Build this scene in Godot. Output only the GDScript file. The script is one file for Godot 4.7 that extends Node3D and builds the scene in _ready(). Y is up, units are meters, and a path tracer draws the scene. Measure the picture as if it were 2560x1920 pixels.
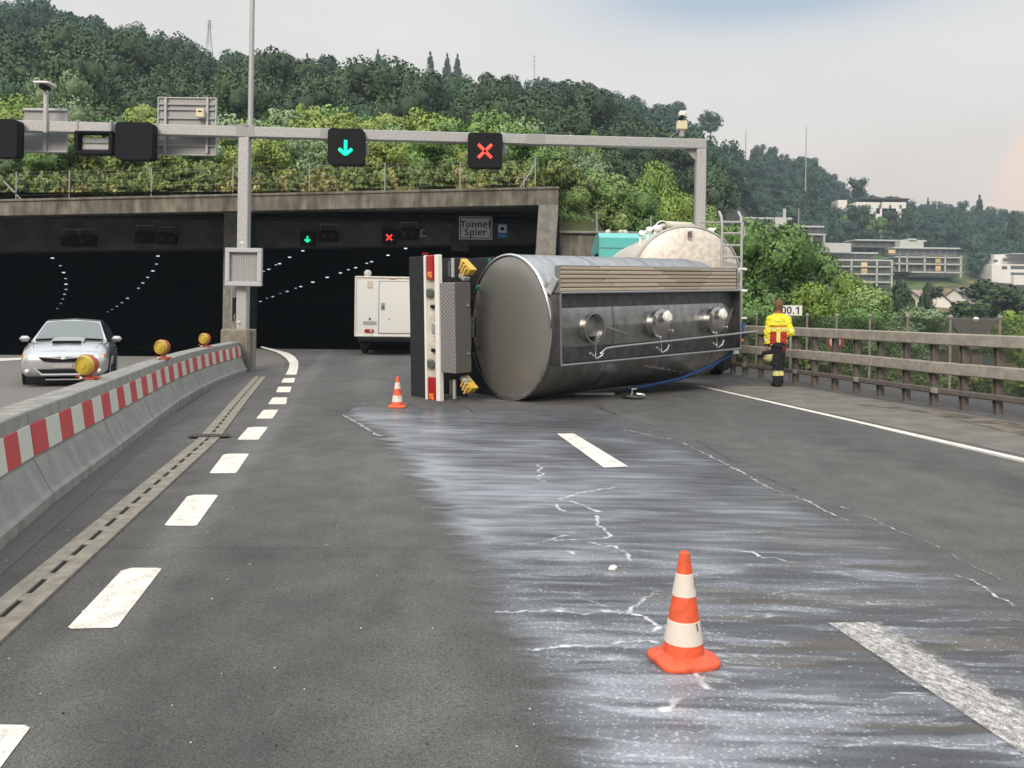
extends Node3D
# Photograph measurements are turned into metres with at() and gp(): photo pixel (2560 x 1920) + depth -> point.
const F := 2200.0
const CX := 1280.0
const HY := 778.0
const EYE := 1.52
const ROLL := 0.013
var rng := RandomNumberGenerator.new()
var M := {}
var T := {}
var used := {}

func inv(px: float, py: float) -> Vector2:
	var a := px - CX
	var b := py - HY
	return Vector2(a * cos(ROLL) + b * sin(ROLL), -a * sin(ROLL) + b * cos(ROLL))
func at(px: float, py: float, z: float) -> Vector3:
	var p := inv(px, py)
	return Vector3(p.x * z / F, EYE - p.y * z / F, -z)
func gp(px: float, py: float, h := 0.0) -> Vector3:
	var p := inv(px, py)
	var z := (EYE - h) * F / p.y
	return Vector3(p.x * z / F, h, -z)

# ---------- objects ----------
func numbered(n: String) -> String:
	var c: int = used.get(n, 0)
	used[n] = c + 1
	return n if c == 0 else "%s_%03d" % [n, c]
func tag(o: Node3D, label := "", category := "", group := "", kind := "") -> Node3D:
	if label: o.set_meta("label", label)
	if category: o.set_meta("category", category)
	if group: o.set_meta("group", group)
	if kind: o.set_meta("kind", kind)
	return o
func thing(called: String, label: String, category: String, where := Vector3.ZERO, turn := 0.0, group := "") -> Node3D:
	var o := Node3D.new()
	o.name = numbered(called)
	add_child(o)
	o.position = where
	o.rotation.y = turn
	tag(o, label, category, group)
	return o
func put(called: String, mesh: Mesh, m: Material, parent: Node3D = null) -> MeshInstance3D:
	var o := MeshInstance3D.new()
	o.mesh = mesh
	o.material_override = m
	if parent == null:
		o.name = numbered(called)
		add_child(o)
	else:
		o.name = called
		parent.add_child(o, true)
	return o
func obj(called: String, st: SurfaceTool, m: Material, parent: Node3D = null) -> MeshInstance3D:
	st.generate_normals()
	return put(called, st.commit(), m, parent)
func struct(called: String, st: SurfaceTool, m: Material, label := "") -> MeshInstance3D:
	var o := obj(called, st, m)
	tag(o, label, "", "", "structure")
	return o

# ---------- shapes ----------
func mb() -> SurfaceTool:
	var st := SurfaceTool.new()
	st.begin(Mesh.PRIMITIVE_TRIANGLES)
	st.set_smooth_group(-1)
	return st
func tri(st: SurfaceTool, a: Vector3, b: Vector3, c: Vector3, n: Vector3) -> void:
	if (b - a).cross(c - a).dot(n) > 0.0:
		st.add_vertex(a); st.add_vertex(c); st.add_vertex(b)
	else:
		st.add_vertex(a); st.add_vertex(b); st.add_vertex(c)
func quad(st: SurfaceTool, a: Vector3, b: Vector3, c: Vector3, d: Vector3, n: Vector3) -> void:
	tri(st, a, b, c, n)
	tri(st, a, c, d, n)
# a box with chamfered edges
func box(st: SurfaceTool, c: Vector3, s: Vector3, bev := 0.0, bas := Basis()) -> void:
	st.set_smooth_group(-1)
	var h := s * 0.5
	var b := minf(bev, minf(h.x, minf(h.y, h.z)) * 0.9)
	var xf := Transform3D(bas, c)
	for ax in 3:
		var u := (ax + 1) % 3
		var v := (ax + 2) % 3
		for sg in [-1.0, 1.0]:
			var p := []
			for k in [[-1, -1], [1, -1], [1, 1], [-1, 1]]:
				var q := Vector3.ZERO
				q[ax] = sg * h[ax]
				q[u] = k[0] * (h[u] - b)
				q[v] = k[1] * (h[v] - b)
				p.append(xf * q)
			var n := Vector3.ZERO
			n[ax] = sg
			quad(st, p[0], p[1], p[2], p[3], bas * n)
	if b <= 0.0:
		return
	for ax in 3:
		var u := (ax + 1) % 3
		var v := (ax + 2) % 3
		for su in [-1.0, 1.0]:
			for sv in [-1.0, 1.0]:
				var p := []
				for k in [[-1, 0], [1, 0], [1, 1], [-1, 1]]:
					var q := Vector3.ZERO
					q[ax] = k[0] * (h[ax] - b)
					q[u] = su * (h[u] - (0.0 if k[1] == 0 else b))
					q[v] = sv * (h[v] - (b if k[1] == 0 else 0.0))
					p.append(xf * q)
				var n := Vector3.ZERO
				n[u] = su
				n[v] = sv
				quad(st, p[0], p[1], p[2], p[3], bas * n)
	for sx in [-1.0, 1.0]:
		for sy in [-1.0, 1.0]:
			for sz in [-1.0, 1.0]:
				tri(st, xf * Vector3(sx * h.x, sy * (h.y - b), sz * (h.z - b)), xf * Vector3(sx * (h.x - b), sy * h.y, sz * (h.z - b)), xf * Vector3(sx * (h.x - b), sy * (h.y - b), sz * h.z), bas * Vector3(sx, sy, sz))
# a polygon in the xy plane of xf, pushed along its z
func prism(st: SurfaceTool, pts: PackedVector2Array, xf: Transform3D, depth: float) -> void:
	st.set_smooth_group(-1)
	var n := pts.size()
	var area := 0.0
	for i in n:
		area += pts[i].cross(pts[(i + 1) % n])
	var idx := Geometry2D.triangulate_polygon(pts)
	for k in range(0, idx.size(), 3):
		for e in [0.0, depth]:
			tri(st, xf * Vector3(pts[idx[k]].x, pts[idx[k]].y, e), xf * Vector3(pts[idx[k + 1]].x, pts[idx[k + 1]].y, e), xf * Vector3(pts[idx[k + 2]].x, pts[idx[k + 2]].y, e), xf.basis.z * (signf(depth) if e != 0.0 else -signf(depth)))
	for i in n:
		var a := pts[i]
		var b := pts[(i + 1) % n]
		var d := (b - a) * signf(area)
		quad(st, xf * Vector3(a.x, a.y, 0), xf * Vector3(b.x, b.y, 0), xf * Vector3(b.x, b.y, depth), xf * Vector3(a.x, a.y, depth), xf.basis * Vector3(d.y, -d.x, 0))
func tube(st: SurfaceTool, pts: Array, r: float, seg := 8, r2 := -1.0, caps := true) -> void:
	st.set_smooth_group(1)
	var n := pts.size()
	var rings := []
	var side := Vector3.ZERO
	for i in n:
		var d: Vector3 = (pts[mini(i + 1, n - 1)] - pts[maxi(i - 1, 0)]).normalized()
		if side == Vector3.ZERO:
			side = d.cross(Vector3.UP if absf(d.y) < 0.9 else Vector3.RIGHT).normalized()
		else:
			side = (side - d * side.dot(d)).normalized()
		var up := d.cross(side).normalized()
		var rr := r if r2 < 0.0 else lerpf(r, r2, float(i) / maxf(n - 1, 1))
		var ring := []
		for k in seg:
			var a := TAU * k / seg
			ring.append(pts[i] + (side * cos(a) + up * sin(a)) * rr)
		rings.append(ring)
	for i in n - 1:
		for k in seg:
			var l := (k + 1) % seg
			var m: Vector3 = (rings[i][k] + rings[i][l]) * 0.5 - pts[i]
			quad(st, rings[i][k], rings[i][l], rings[i + 1][l], rings[i + 1][k], m)
	if caps:
		st.set_smooth_group(-1)
		for e in [0, n - 1]:
			var d: Vector3 = (pts[0] - pts[1]) if e == 0 else (pts[n - 1] - pts[n - 2])
			for k in seg:
				tri(st, pts[e], rings[e][k], rings[e][(k + 1) % seg], d)
# profile: [radius, height] pairs turned round the y axis of xf; sx, sz squash the circle
func lathe(st: SurfaceTool, prof: Array, xf: Transform3D, seg := 24, smooth := false, sx := 1.0, sz := 1.0) -> void:
	for i in prof.size() - 1:
		st.set_smooth_group(1 if smooth else i + 2)
		var r0: float = prof[i][0]
		var y0: float = prof[i][1]
		var r1: float = prof[i + 1][0]
		var y1: float = prof[i + 1][1]
		var out := Vector2(y1 - y0, r0 - r1)
		for k in seg:
			var a := TAU * k / seg
			var b := TAU * (k + 1) / seg
			var ca := Vector3(cos(a) * sx, 0, sin(a) * sz)
			var cb := Vector3(cos(b) * sx, 0, sin(b) * sz)
			var m := ((ca + cb) * 0.5) * out.x + Vector3.UP * out.y
			if r0 > 1e-5 and r1 > 1e-5:
				quad(st, xf * (ca * r0 + Vector3.UP * y0), xf * (cb * r0 + Vector3.UP * y0), xf * (cb * r1 + Vector3.UP * y1), xf * (ca * r1 + Vector3.UP * y1), xf.basis * m)
			elif r0 > 1e-5:
				tri(st, xf * (ca * r0 + Vector3.UP * y0), xf * (cb * r0 + Vector3.UP * y0), xf * (Vector3.UP * y1), xf.basis * m)
			elif r1 > 1e-5:
				tri(st, xf * (Vector3.UP * y0), xf * (cb * r1 + Vector3.UP * y1), xf * (ca * r1 + Vector3.UP * y1), xf.basis * m)
	st.set_smooth_group(-1)
func along(y: Vector3) -> Basis:   # a basis whose y axis is that direction
	y = y.normalized()
	var x := y.cross(Vector3.FORWARD if absf(y.z) < 0.9 else Vector3.RIGHT).normalized()
	return Basis(x, y, x.cross(y))
func rrect(w: float, h: float, r: float, n := 4) -> PackedVector2Array:
	var p := PackedVector2Array()
	for c in [[1, 1, 0], [-1, 1, 1], [-1, -1, 2], [1, -1, 3]]:
		for k in n + 1:
			var a: float = (c[2] + float(k) / n) * PI / 2
			p.append(Vector2(c[0] * (w / 2 - r) + cos(a) * r, c[1] * (h / 2 - r) + sin(a) * r))
	return p
# flat polygon on the ground at height y
func sheet(st: SurfaceTool, pts: Array, y: float) -> void:
	st.set_smooth_group(-1)
	var p := PackedVector2Array()
	for q in pts:
		p.append(Vector2(q.x, q.z))
	var idx := Geometry2D.triangulate_polygon(p)
	for k in range(0, idx.size(), 3):
		var v := []
		for j in 3:
			v.append(Vector3(p[idx[k + j]].x, y, p[idx[k + j]].y))
		tri(st, v[0], v[1], v[2], Vector3.UP)

# ---------- materials ----------
func noise_tex(size: int, freq: float, oct: int, lo: float, hi: float, type := FastNoiseLite.TYPE_SIMPLEX, seed_ := 1) -> NoiseTexture2D:
	var n := FastNoiseLite.new()
	n.noise_type = type
	n.frequency = freq
	n.fractal_octaves = oct
	n.seed = seed_
	var t := NoiseTexture2D.new()
	t.width = size
	t.height = size
	t.seamless = true
	t.noise = n
	var g := Gradient.new()
	g.set_color(0, Color(lo, lo, lo))
	g.set_color(1, Color(hi, hi, hi))
	t.color_ramp = g
	return t
func mk(called: String, c: Color, rough := 0.8, metal := 0.0, tex := "", scale := 1.0, bump := 0.0) -> StandardMaterial3D:
	var m := StandardMaterial3D.new()
	m.resource_name = called
	m.albedo_color = c.linear_to_srgb()
	m.roughness = rough
	m.metallic = metal
	if tex:
		m.albedo_texture = T[tex]
		m.uv1_triplanar = true
		m.uv1_world_triplanar = true
		m.uv1_scale = Vector3.ONE * scale
		if bump > 0.0:
			m.heightmap_enabled = true
			m.heightmap_texture = T[tex]
			m.heightmap_scale = bump
	M[called] = m
	return m
func glow(called: String, c: Color, e: float) -> StandardMaterial3D:
	var m := mk(called, c * 0.3, 0.4)
	m.emission_enabled = true
	m.emission = c.linear_to_srgb()
	m.emission_energy_multiplier = e
	return m
func streaks() -> ImageTexture:   # concrete with run-off streaks down the face
	var n := FastNoiseLite.new()
	n.frequency = 0.02
	n.fractal_octaves = 4
	var im := Image.create(512, 256, false, Image.FORMAT_RGB8)
	for y in 256:
		for x in 512:
			var a := TAU * x / 512.0
			var v := n.get_noise_3d(cos(a) * 150.0, sin(a) * 150.0, y * 0.5)
			var w := n.get_noise_3d(cos(a) * 90.0 + 900.0, sin(a) * 90.0, y * 1.3)
			var k := clampf(0.80 + v * 0.24 + w * 0.28, 0.3, 1.0)
			im.set_pixel(x, y, Color(k, k * 0.985, k * 0.95))
	return ImageTexture.create_from_image(im)
func speckle() -> ImageTexture:   # asphalt stones
	var r := RandomNumberGenerator.new()
	r.seed = 7
	var im := Image.create(512, 512, false, Image.FORMAT_RGB8)
	for y in 512:
		for x in 512:
			var k := 0.72 + r.randf_range(-0.2, 0.2)
			im.set_pixel(x, y, Color(k, k, k * 0.99))
	for i in 5200:
		var k := r.randf()
		var c := 0.88 if k > 0.72 else 0.54
		var s := r.randi_range(1, 2)
		im.fill_rect(Rect2i(r.randi_range(0, 509), r.randi_range(0, 509), s, s + r.randi_range(0, 1)), Color(c, c, c * 0.97))
	return ImageTexture.create_from_image(im)
func checker() -> ImageTexture:   # tread plate: raised lozenges
	var im := Image.create(64, 64, false, Image.FORMAT_RGB8)
	im.fill(Color(0.55, 0.55, 0.55))
	for c in 2:
		for y in 64:
			for x in 64:
				var u := float((x + c * 32) % 64) - 32.0
				var v := float((y + c * 32) % 64) - 32.0
				var p := (u + v) * 0.7071 if c == 0 else (u - v) * 0.7071
				var q := (u - v) * 0.7071 if c == 0 else (u + v) * 0.7071
				if absf(p) / 18.0 + absf(q) / 5.0 < 1.0:
					im.set_pixel(x, y, Color(1, 1, 1))
	return ImageTexture.create_from_image(im)
func sky_picture() -> ImageTexture:
	var n := FastNoiseLite.new()
	n.seed = 4
	n.frequency = 0.9
	n.fractal_octaves = 5
	var w := 1024
	var h := 512
	var im := Image.create(w, h, false, Image.FORMAT_RGBF)
	for j in h:
		var el := (0.5 - (j + 0.5) / h) * PI
		for i in w:
			var az := wrapf((i + 0.5) / w * TAU, -PI, PI)   # the picture begins straight ahead
			var d := Vector3(sin(az) * cos(el), sin(el), -cos(az) * cos(el))
			if el < -0.03:
				im.set_pixel(i, j, Color(0.12, 0.12, 0.11))
				continue
			var s := maxf(d.y, 0.0)
			var c := Color(0.72, 0.60, 0.515).lerp(Color(0.655, 0.645, 0.625), smoothstep(0.04, 0.26, s))
			c = c * (1.0 + 1.6 * smoothstep(0.3, 1.0, s))
			var v := n.get_noise_3d(d.x * 1.6, d.y * 4.0, d.z * 1.6)
			c = c * (1.0 + 0.10 * v + 0.05 * n.get_noise_3d(d.x * 4.0 + 9.0, d.y * 9.0, d.z * 4.0))
			# the blue gaps between the clouds
			var gap := smoothstep(0.33, 0.47, s + 0.22 * n.get_noise_3d(d.x * 0.7 + 5.0, d.y * 2.0, d.z * 0.7)) * 0.55
			var patch := exp(-pow((az - 0.28) / 0.20, 2.0) - pow((el - 0.347) / 0.042, 2.0))
			gap = clampf(gap * 0.8 + patch * 1.5 * (0.9 + 0.3 * v), 0.0, 1.0)
			c = c.lerp(Color(0.33, 0.43, 0.54) * (1.0 + 0.9 * smoothstep(0.35, 1.0, s)), gap * 0.85)
			# far sunlit heaps of cloud low over the horizon
			var e := 0.02 + 0.11 * (0.5 + n.get_noise_2d(az * 1.1 + 3.1, 0.0) * 1.6) + 0.03 * n.get_noise_3d(d.x * 9.0, d.y * 14.0, d.z * 9.0)
			if az > 0.40 and az < 1.3:
				e = maxf(e * 0.6, minf(0.125 + 2.3 * (az - 0.497), 0.25 - maxf(0.0, az - 0.85) * 0.45) + 0.035 * n.get_noise_3d(d.x * 9.0, d.y * 12.0, d.z * 9.0) + 0.012 * n.get_noise_3d(d.x * 30.0, d.y * 30.0, d.z * 30.0))
			var open_ := smoothstep(0.42, 0.55, absf(az))
			c = c.lerp(Color(0.84, 0.63, 0.51), open_ * 0.85 * smoothstep(-0.006, 0.012, e - el))
			im.set_pixel(i, j, c)
	return ImageTexture.create_from_image(im)

func _ready() -> void:
	rng.seed = 11
	var cam := Camera3D.new()
	cam.name = "camera"
	cam.projection = Camera3D.PROJECTION_FRUSTUM
	cam.near = 0.1
	cam.far = 4000.0
	cam.size = 2.0 * 0.1 * 960.0 / F
	cam.frustum_offset = Vector2(0, -(960.0 - HY) / F * 0.1)
	cam.position = Vector3(0, EYE, 0)
	cam.rotation.z = ROLL
	add_child(cam)
	var we := WorldEnvironment.new()
	we.name = "environment"
	var env := Environment.new()
	env.background_mode = Environment.BG_SKY
	var sm := PanoramaSkyMaterial.new()
	sm.panorama = sky_picture()
	env.sky = Sky.new()
	env.sky.sky_material = sm
	env.tonemap_mode = Environment.TONE_MAPPER_LINEAR
	env.tonemap_exposure = 1.25
	env.sdfgi_enabled = true
	env.ssao_enabled = true
	env.ssil_enabled = true
	env.fog_enabled = true
	env.fog_density = 0.00045
	env.fog_light_color = Color(0.80, 0.88, 0.95)
	we.environment = env
	add_child(we)
	var sun := DirectionalLight3D.new()
	sun.name = "sun"
	sun.light_energy = 0.70
	sun.light_color = Color(1.0, 0.93, 0.84)
	sun.light_angular_distance = 24.0
	sun.shadow_enabled = true
	sun.rotation_degrees = Vector3(-34, -20, 0)
	add_child(sun)
	textures()
	materials()
	road()
	terrain()
	portal()
	gantry()
	barriers()
	guard_rail()
	buildings()
	forest()
	shrubs()
	trailer()
	tanker()
	van()
	car()
	cones()
	fire_fighter()
	small_things()

func textures() -> void:
	T.conc = noise_tex(512, 0.012, 5, 0.78, 1.0)
	T.fine = noise_tex(256, 0.08, 3, 0.72, 1.0, FastNoiseLite.TYPE_SIMPLEX, 3)
	T.pale = noise_tex(256, 0.08, 3, 0.86, 1.0, FastNoiseLite.TYPE_SIMPLEX, 3)
	T.chip = chipped()
	T.blot = noise_tex(512, 0.006, 4, 0.45, 1.0, FastNoiseLite.TYPE_SIMPLEX, 9)
	T.streak = streaks()
	T.asphalt = speckle()
	T.tread = checker()
	T.brush = brushed()
func chipped() -> ImageTexture:   # road paint with grey pits and tyre dust
	var r := RandomNumberGenerator.new()
	r.seed = 33
	var n := FastNoiseLite.new()
	n.frequency = 0.02
	n.fractal_octaves = 4
	var im := Image.create(256, 256, false, Image.FORMAT_RGB8)
	for y in 256:
		for x in 256:
			var v := n.get_noise_2d(x, y)
			var k := 0.95 + 0.10 * v + r.randf_range(-0.04, 0.02)
			if r.randf() < 0.05 + 0.25 * maxf(0.0, -v): k -= r.randf_range(0.1, 0.4)
			k = clampf(k, 0.3, 1.0)
			im.set_pixel(x, y, Color(k, k * 0.99, k * 0.97))
	return ImageTexture.create_from_image(im)
func brushed() -> ImageTexture:
	var r := RandomNumberGenerator.new()
	r.seed = 21
	var im := Image.create(256, 256, false, Image.FORMAT_RGB8)
	for y in 256:
		var row := r.randf_range(0.84, 1.0)
		for x in 256:
			var k := clampf(row + r.randf_range(-0.03, 0.03), 0, 1)
			im.set_pixel(x, y, Color(k, k, k))
	return ImageTexture.create_from_image(im)
func materials() -> void:
	mk("concrete", Color(0.30, 0.29, 0.265), 0.9, 0, "conc", 0.35, 0.3)
	mk("pale_concrete", Color(0.345, 0.34, 0.315), 0.9, 0, "conc", 0.5, 0.2)
	mk("stained_concrete", Color(0.235, 0.225, 0.20), 0.92, 0, "streak", 0.16, 0.3)
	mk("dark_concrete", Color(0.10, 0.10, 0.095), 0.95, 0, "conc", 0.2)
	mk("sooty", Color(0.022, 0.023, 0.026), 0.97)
	mk("tan_concrete", Color(0.30, 0.275, 0.23), 0.9, 0, "conc", 0.9, 0.2)
	mk("rail_concrete", Color(0.43, 0.39, 0.34), 0.85, 0, "conc", 0.7, 0.2)
	mk("post_steel", Color(0.17, 0.15, 0.135), 0.75, 0, "conc", 0.9)
	mk("galvanised", Color(0.50, 0.51, 0.52), 0.5, 0.2, "pale", 0.6)
	mk("galvanised_dull", Color(0.40, 0.41, 0.42), 0.6, 0.15, "pale", 0.9)
	mk("black_plastic", Color(0.010, 0.011, 0.014), 0.7).metallic_specular = 0.3
	mk("black_rubber", Color(0.018, 0.018, 0.02), 0.8, 0, "fine", 1.0)
	mk("steel_chrome", Color(0.75, 0.75, 0.74), 0.16, 1.0)
	mk("white_paint", Color(0.88, 0.865, 0.815), 0.6, 0, "chip", 1.1, 0.1)
	mk("worn_paint", Color(0.62, 0.60, 0.54), 0.7, 0, "fine", 5.0, 0.1)
	mk("white_enamel", Color(0.82, 0.82, 0.80), 0.3)
	mk("cream_enamel", Color(0.76, 0.73, 0.64), 0.35, 0, "conc", 0.6)
	mk("beige_plastic", Color(0.70, 0.64, 0.44), 0.5)
	mk("red_reflector", Color(0.55, 0.055, 0.06), 0.4)
	mk("pale_reflector", Color(0.62, 0.64, 0.56), 0.4)
	mk("red_lens", Color(0.38, 0.014, 0.012), 0.15)
	mk("amber_lens", Color(0.75, 0.22, 0.03), 0.2)
	mk("grass", Color(0.105, 0.135, 0.04), 1.0, 0, "blot", 0.15)
	mk("earth", Color(0.20, 0.165, 0.115), 1.0, 0, "blot", 0.3)
	var leaf := mk("leaf", Color(1, 1, 1), 0.65)
	leaf.vertex_color_use_as_albedo = true
	leaf.backlight_enabled = true
	leaf.backlight = Color(0.35, 0.38, 0.2)
	var far := mk("far_leaf", Color(1, 1, 1), 0.8)
	far.vertex_color_use_as_albedo = true
	mk("bark", Color(0.10, 0.085, 0.065), 0.95, 0, "fine", 2.0)
	var vc := mk("land", Color(1, 1, 1), 1.0, 0, "blot", 0.04)
	vc.vertex_color_use_as_albedo = true
	var cloth := mk("cloth", Color(1, 1, 1), 0.85)
	cloth.vertex_color_use_as_albedo = true

# ---------- the road ----------
func tiled_sheet(called: String, pts: Array, y: float, m: Material) -> MeshInstance3D:
	var st := mb()
	sheet(st, pts, y)
	return struct(called, st, m)
func road() -> void:
	var asph := mk("asphalt", Color(0.305, 0.303, 0.306), 0.85, 0, "asphalt", 0.6, 0.2)
	asph.detail_enabled = true
	asph.detail_blend_mode = BaseMaterial3D.BLEND_MODE_MUL
	asph.detail_uv_layer = BaseMaterial3D.DETAIL_UV_2
	asph.detail_albedo = wear_picture()
	# the right-hand carriageway, from behind the camera to the crest at the tunnel mouth
	var st := mb()
	var xs := [-2.65, -1.5, 0.0, 4.0, 8.0, 14.0]
	var zs := [60.0, 20.0, -1.0, -6.0, -12.0, -21.0, -28.0, -33.0]
	for i in xs.size() - 1:
		for j in zs.size() - 1:
			var q := []
			for k in [[0, 0], [1, 0], [1, 1], [0, 1]]:
				var z: float = zs[j + k[1]]
				q.append(Vector3(xs[i + k[0]] - 0.171 * (-z) * (1.0 if z < 0.0 else 0.6) - (0.13 * maxf(0.0, -z - 21.0) if i + k[0] == 0 else 0.0), 0, z))
			for k in [0, 2, 1, 0, 3, 2]:
				st.set_uv2(Vector2((q[k].x + 10.0) / 24.0, (-q[k].z - 1.0) / 34.0).clamp(Vector2.ZERO, Vector2(0.999, 0.999)))
				st.set_normal(Vector3.UP)
				st.add_vertex(q[k])
	var rd := obj("road", st, asph)
	tag(rd, "", "", "", "structure")
	# the dip beyond the crest, inside the tunnel
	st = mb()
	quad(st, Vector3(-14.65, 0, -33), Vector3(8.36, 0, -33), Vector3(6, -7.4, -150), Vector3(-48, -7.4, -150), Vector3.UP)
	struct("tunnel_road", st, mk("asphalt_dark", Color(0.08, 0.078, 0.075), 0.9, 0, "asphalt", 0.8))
	# left-hand carriageway, a little lower
	st = mb()
	quad(st, Vector3(8.5, -0.27, 60), Vector3(-60, -0.27, 60), Vector3(-60, -0.27, -29), Vector3(-6.3, -0.27, -32), Vector3.UP)
	var asph2 := mk("asphalt_left", Color(0.36, 0.345, 0.325), 0.85, 0, "asphalt", 0.45, 0.3)
	var lr := struct("opposite_road", st, asph2)
	st = mb()
	quad(st, Vector3(-60, -0.27, -29), Vector3(-6.3, -0.27, -32), Vector3(-46, -7.4, -150), Vector3(-100, -7.4, -150), Vector3.UP)
	struct("opposite_tunnel_road", st, M.asphalt_dark)
	st = mb()
	var p := [gp(-40, 905, -0.27), gp(62, 899, -0.27), gp(62, 894, -0.27), gp(-40, 897, -0.27)]
	sheet(st, p, -0.266)
	obj("edge_line", st, M.white_paint, lr)
	# short white dashes on the left of the lane: one metre of paint, one metre of gap
	var le := [Vector2(166, 1574), Vector2(310, 1421), Vector2(410, 1315), Vector2(471, 1238), Vector2(523, 1184), Vector2(560, 1135), Vector2(593, 1100), Vector2(621, 1068), Vector2(640, 1047), Vector2(659, 1025), Vector2(670, 1011), Vector2(682, 994), Vector2(690, 981), Vector2(696, 967), Vector2(703, 957), Vector2(709, 946)]
	var re := [Vector2(291, 1571), Vector2(406, 1421), Vector2(491, 1316), Vector2(546, 1238), Vector2(590, 1184), Vector2(623, 1135), Vector2(646, 1100), Vector2(670, 1068), Vector2(681, 1047), Vector2(696, 1025), Vector2(715, 1011), Vector2(718, 994), Vector2(725, 981), Vector2(729, 967), Vector2(735, 957), Vector2(738, 945)]
	for k in range(-2, 16, 2):
		st = mb()
		var a: Vector3
		var b: Vector3
		var c: Vector3
		var d: Vector3
		if k < 0:
			a = Vector3(-1.75, 0, -2.15); b = Vector3(-1.52, 0, -2.17); c = gp(80, 1815); d = c + Vector3(-0.225, 0, 0.0)
		else:
			a = gp(le[k].x, le[k].y); b = gp(re[k].x, re[k].y); c = gp(re[k + 1].x, re[k + 1].y); d = gp(le[k + 1].x, le[k + 1].y)
		var corner := 0.02
		sheet(st, [a.lerp(d, corner), a.lerp(b, 0.1), b.lerp(a, 0.1), b.lerp(c, corner), c.lerp(b, corner), c.lerp(d, 0.12), d.lerp(c, 0.2), d.lerp(a, 0.06)], 0.004)
		obj("lane_dash", st, M.white_paint, rd)
	# the solid white line that bends away to the left
	var inner := [Vector2(714, 937), Vector2(722, 921), Vector2(724, 908), Vector2(716, 896), Vector2(702, 886), Vector2(690, 880), Vector2(650, 868)]
	var outer := [Vector2(741, 937), Vector2(745, 921), Vector2(746, 905), Vector2(737, 892), Vector2(722, 883), Vector2(702, 877.5), Vector2(655, 866)]
	st = mb()
	for i in inner.size() - 1:
		sheet(st, [gp(inner[i].x, inner[i].y), gp(outer[i].x, outer[i].y), gp(outer[i + 1].x, outer[i + 1].y), gp(inner[i + 1].x, inner[i + 1].y)], 0.004)
	obj("bending_line", st, M.white_paint, rd)
	# lane dashes on the right, the near one worn and washed with milk
	st = mb()
	sheet(st, [gp(1392, 1086), gp(1435, 1086), gp(1571, 1169), gp(1510, 1172)], 0.0115)
	obj("lane_dash", st, M.white_paint, rd)
	worn_dash(rd)
	# right edge line: a main stripe and a thin ribbed stripe
	st = mb()
	sheet(st, [gp(1738, 964), gp(1752, 964), Vector3(5.64, 0, -9.0), Vector3(6.9, 0, -2.0), Vector3(6.74, 0, -2.0), Vector3(5.50, 0, -9.0)], 0.004)
	obj("edge_line", st, M.white_paint, rd)
	st = mb()
	sheet(st, [Vector3(4.96, 0, -11.99), Vector3(5.0, 0, -11.99), Vector3(5.47, 0, -9.0), Vector3(6.69, 0, -2.0), Vector3(6.62, 0, -2.0), Vector3(5.41, 0, -9.0), ], 0.004)
	obj("edge_line", st, M.worn_paint, rd)
	# pale shoulder
	st = mb()
	sheet(st, [Vector3(4.05, 0, -18.6), Vector3(6.05, 0, -18.6), Vector3(7.55, 0, -12.0), Vector3(9.7, 0, -2.0), Vector3(7.0, 0, -2.0), Vector3(5.75, 0, -9.2)], 0.0035)
	struct("shoulder", st, mk("shoulder_asphalt", Color(0.20, 0.185, 0.165), 0.85, 0, "conc", 0.22, 0.1))
	st = mb()
	sheet(st, [gp(2130, 1010), gp(2330, 1036), gp(2620, 1105), gp(2620, 1075), gp(2500, 1052), gp(2330, 1025)], 0.0075)
	struct("earth_patch", st, mk("tan_dust", Color(0.27, 0.235, 0.185), 0.95, 0, "blot", 0.5))
	# traffic island tip beyond the barrier
	st = mb()
	sheet(st, [gp(632, 926), gp(706, 926), gp(714, 908), gp(700, 890), gp(655, 873), gp(620, 876)], 0.0035)
	struct("traffic_island", st, mk("island_asphalt", Color(0.165, 0.15, 0.135), 0.9, 0, "conc", 0.6))
	# gutter strip along the barrier foot
	st = mb()
	sheet(st, [gp(-120, 1500), gp(0, 1440), gp(388, 1095), gp(600, 950), gp(631, 924), gp(540, 966), gp(291, 1133), gp(0, 1377), gp(-120, 1460)], 0.0035)
	struct("gutter", st, mk("gutter_asphalt", Color(0.19, 0.18, 0.17), 0.9, 0, "asphalt", 1.1))
	drain(rd)
	spill()
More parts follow.
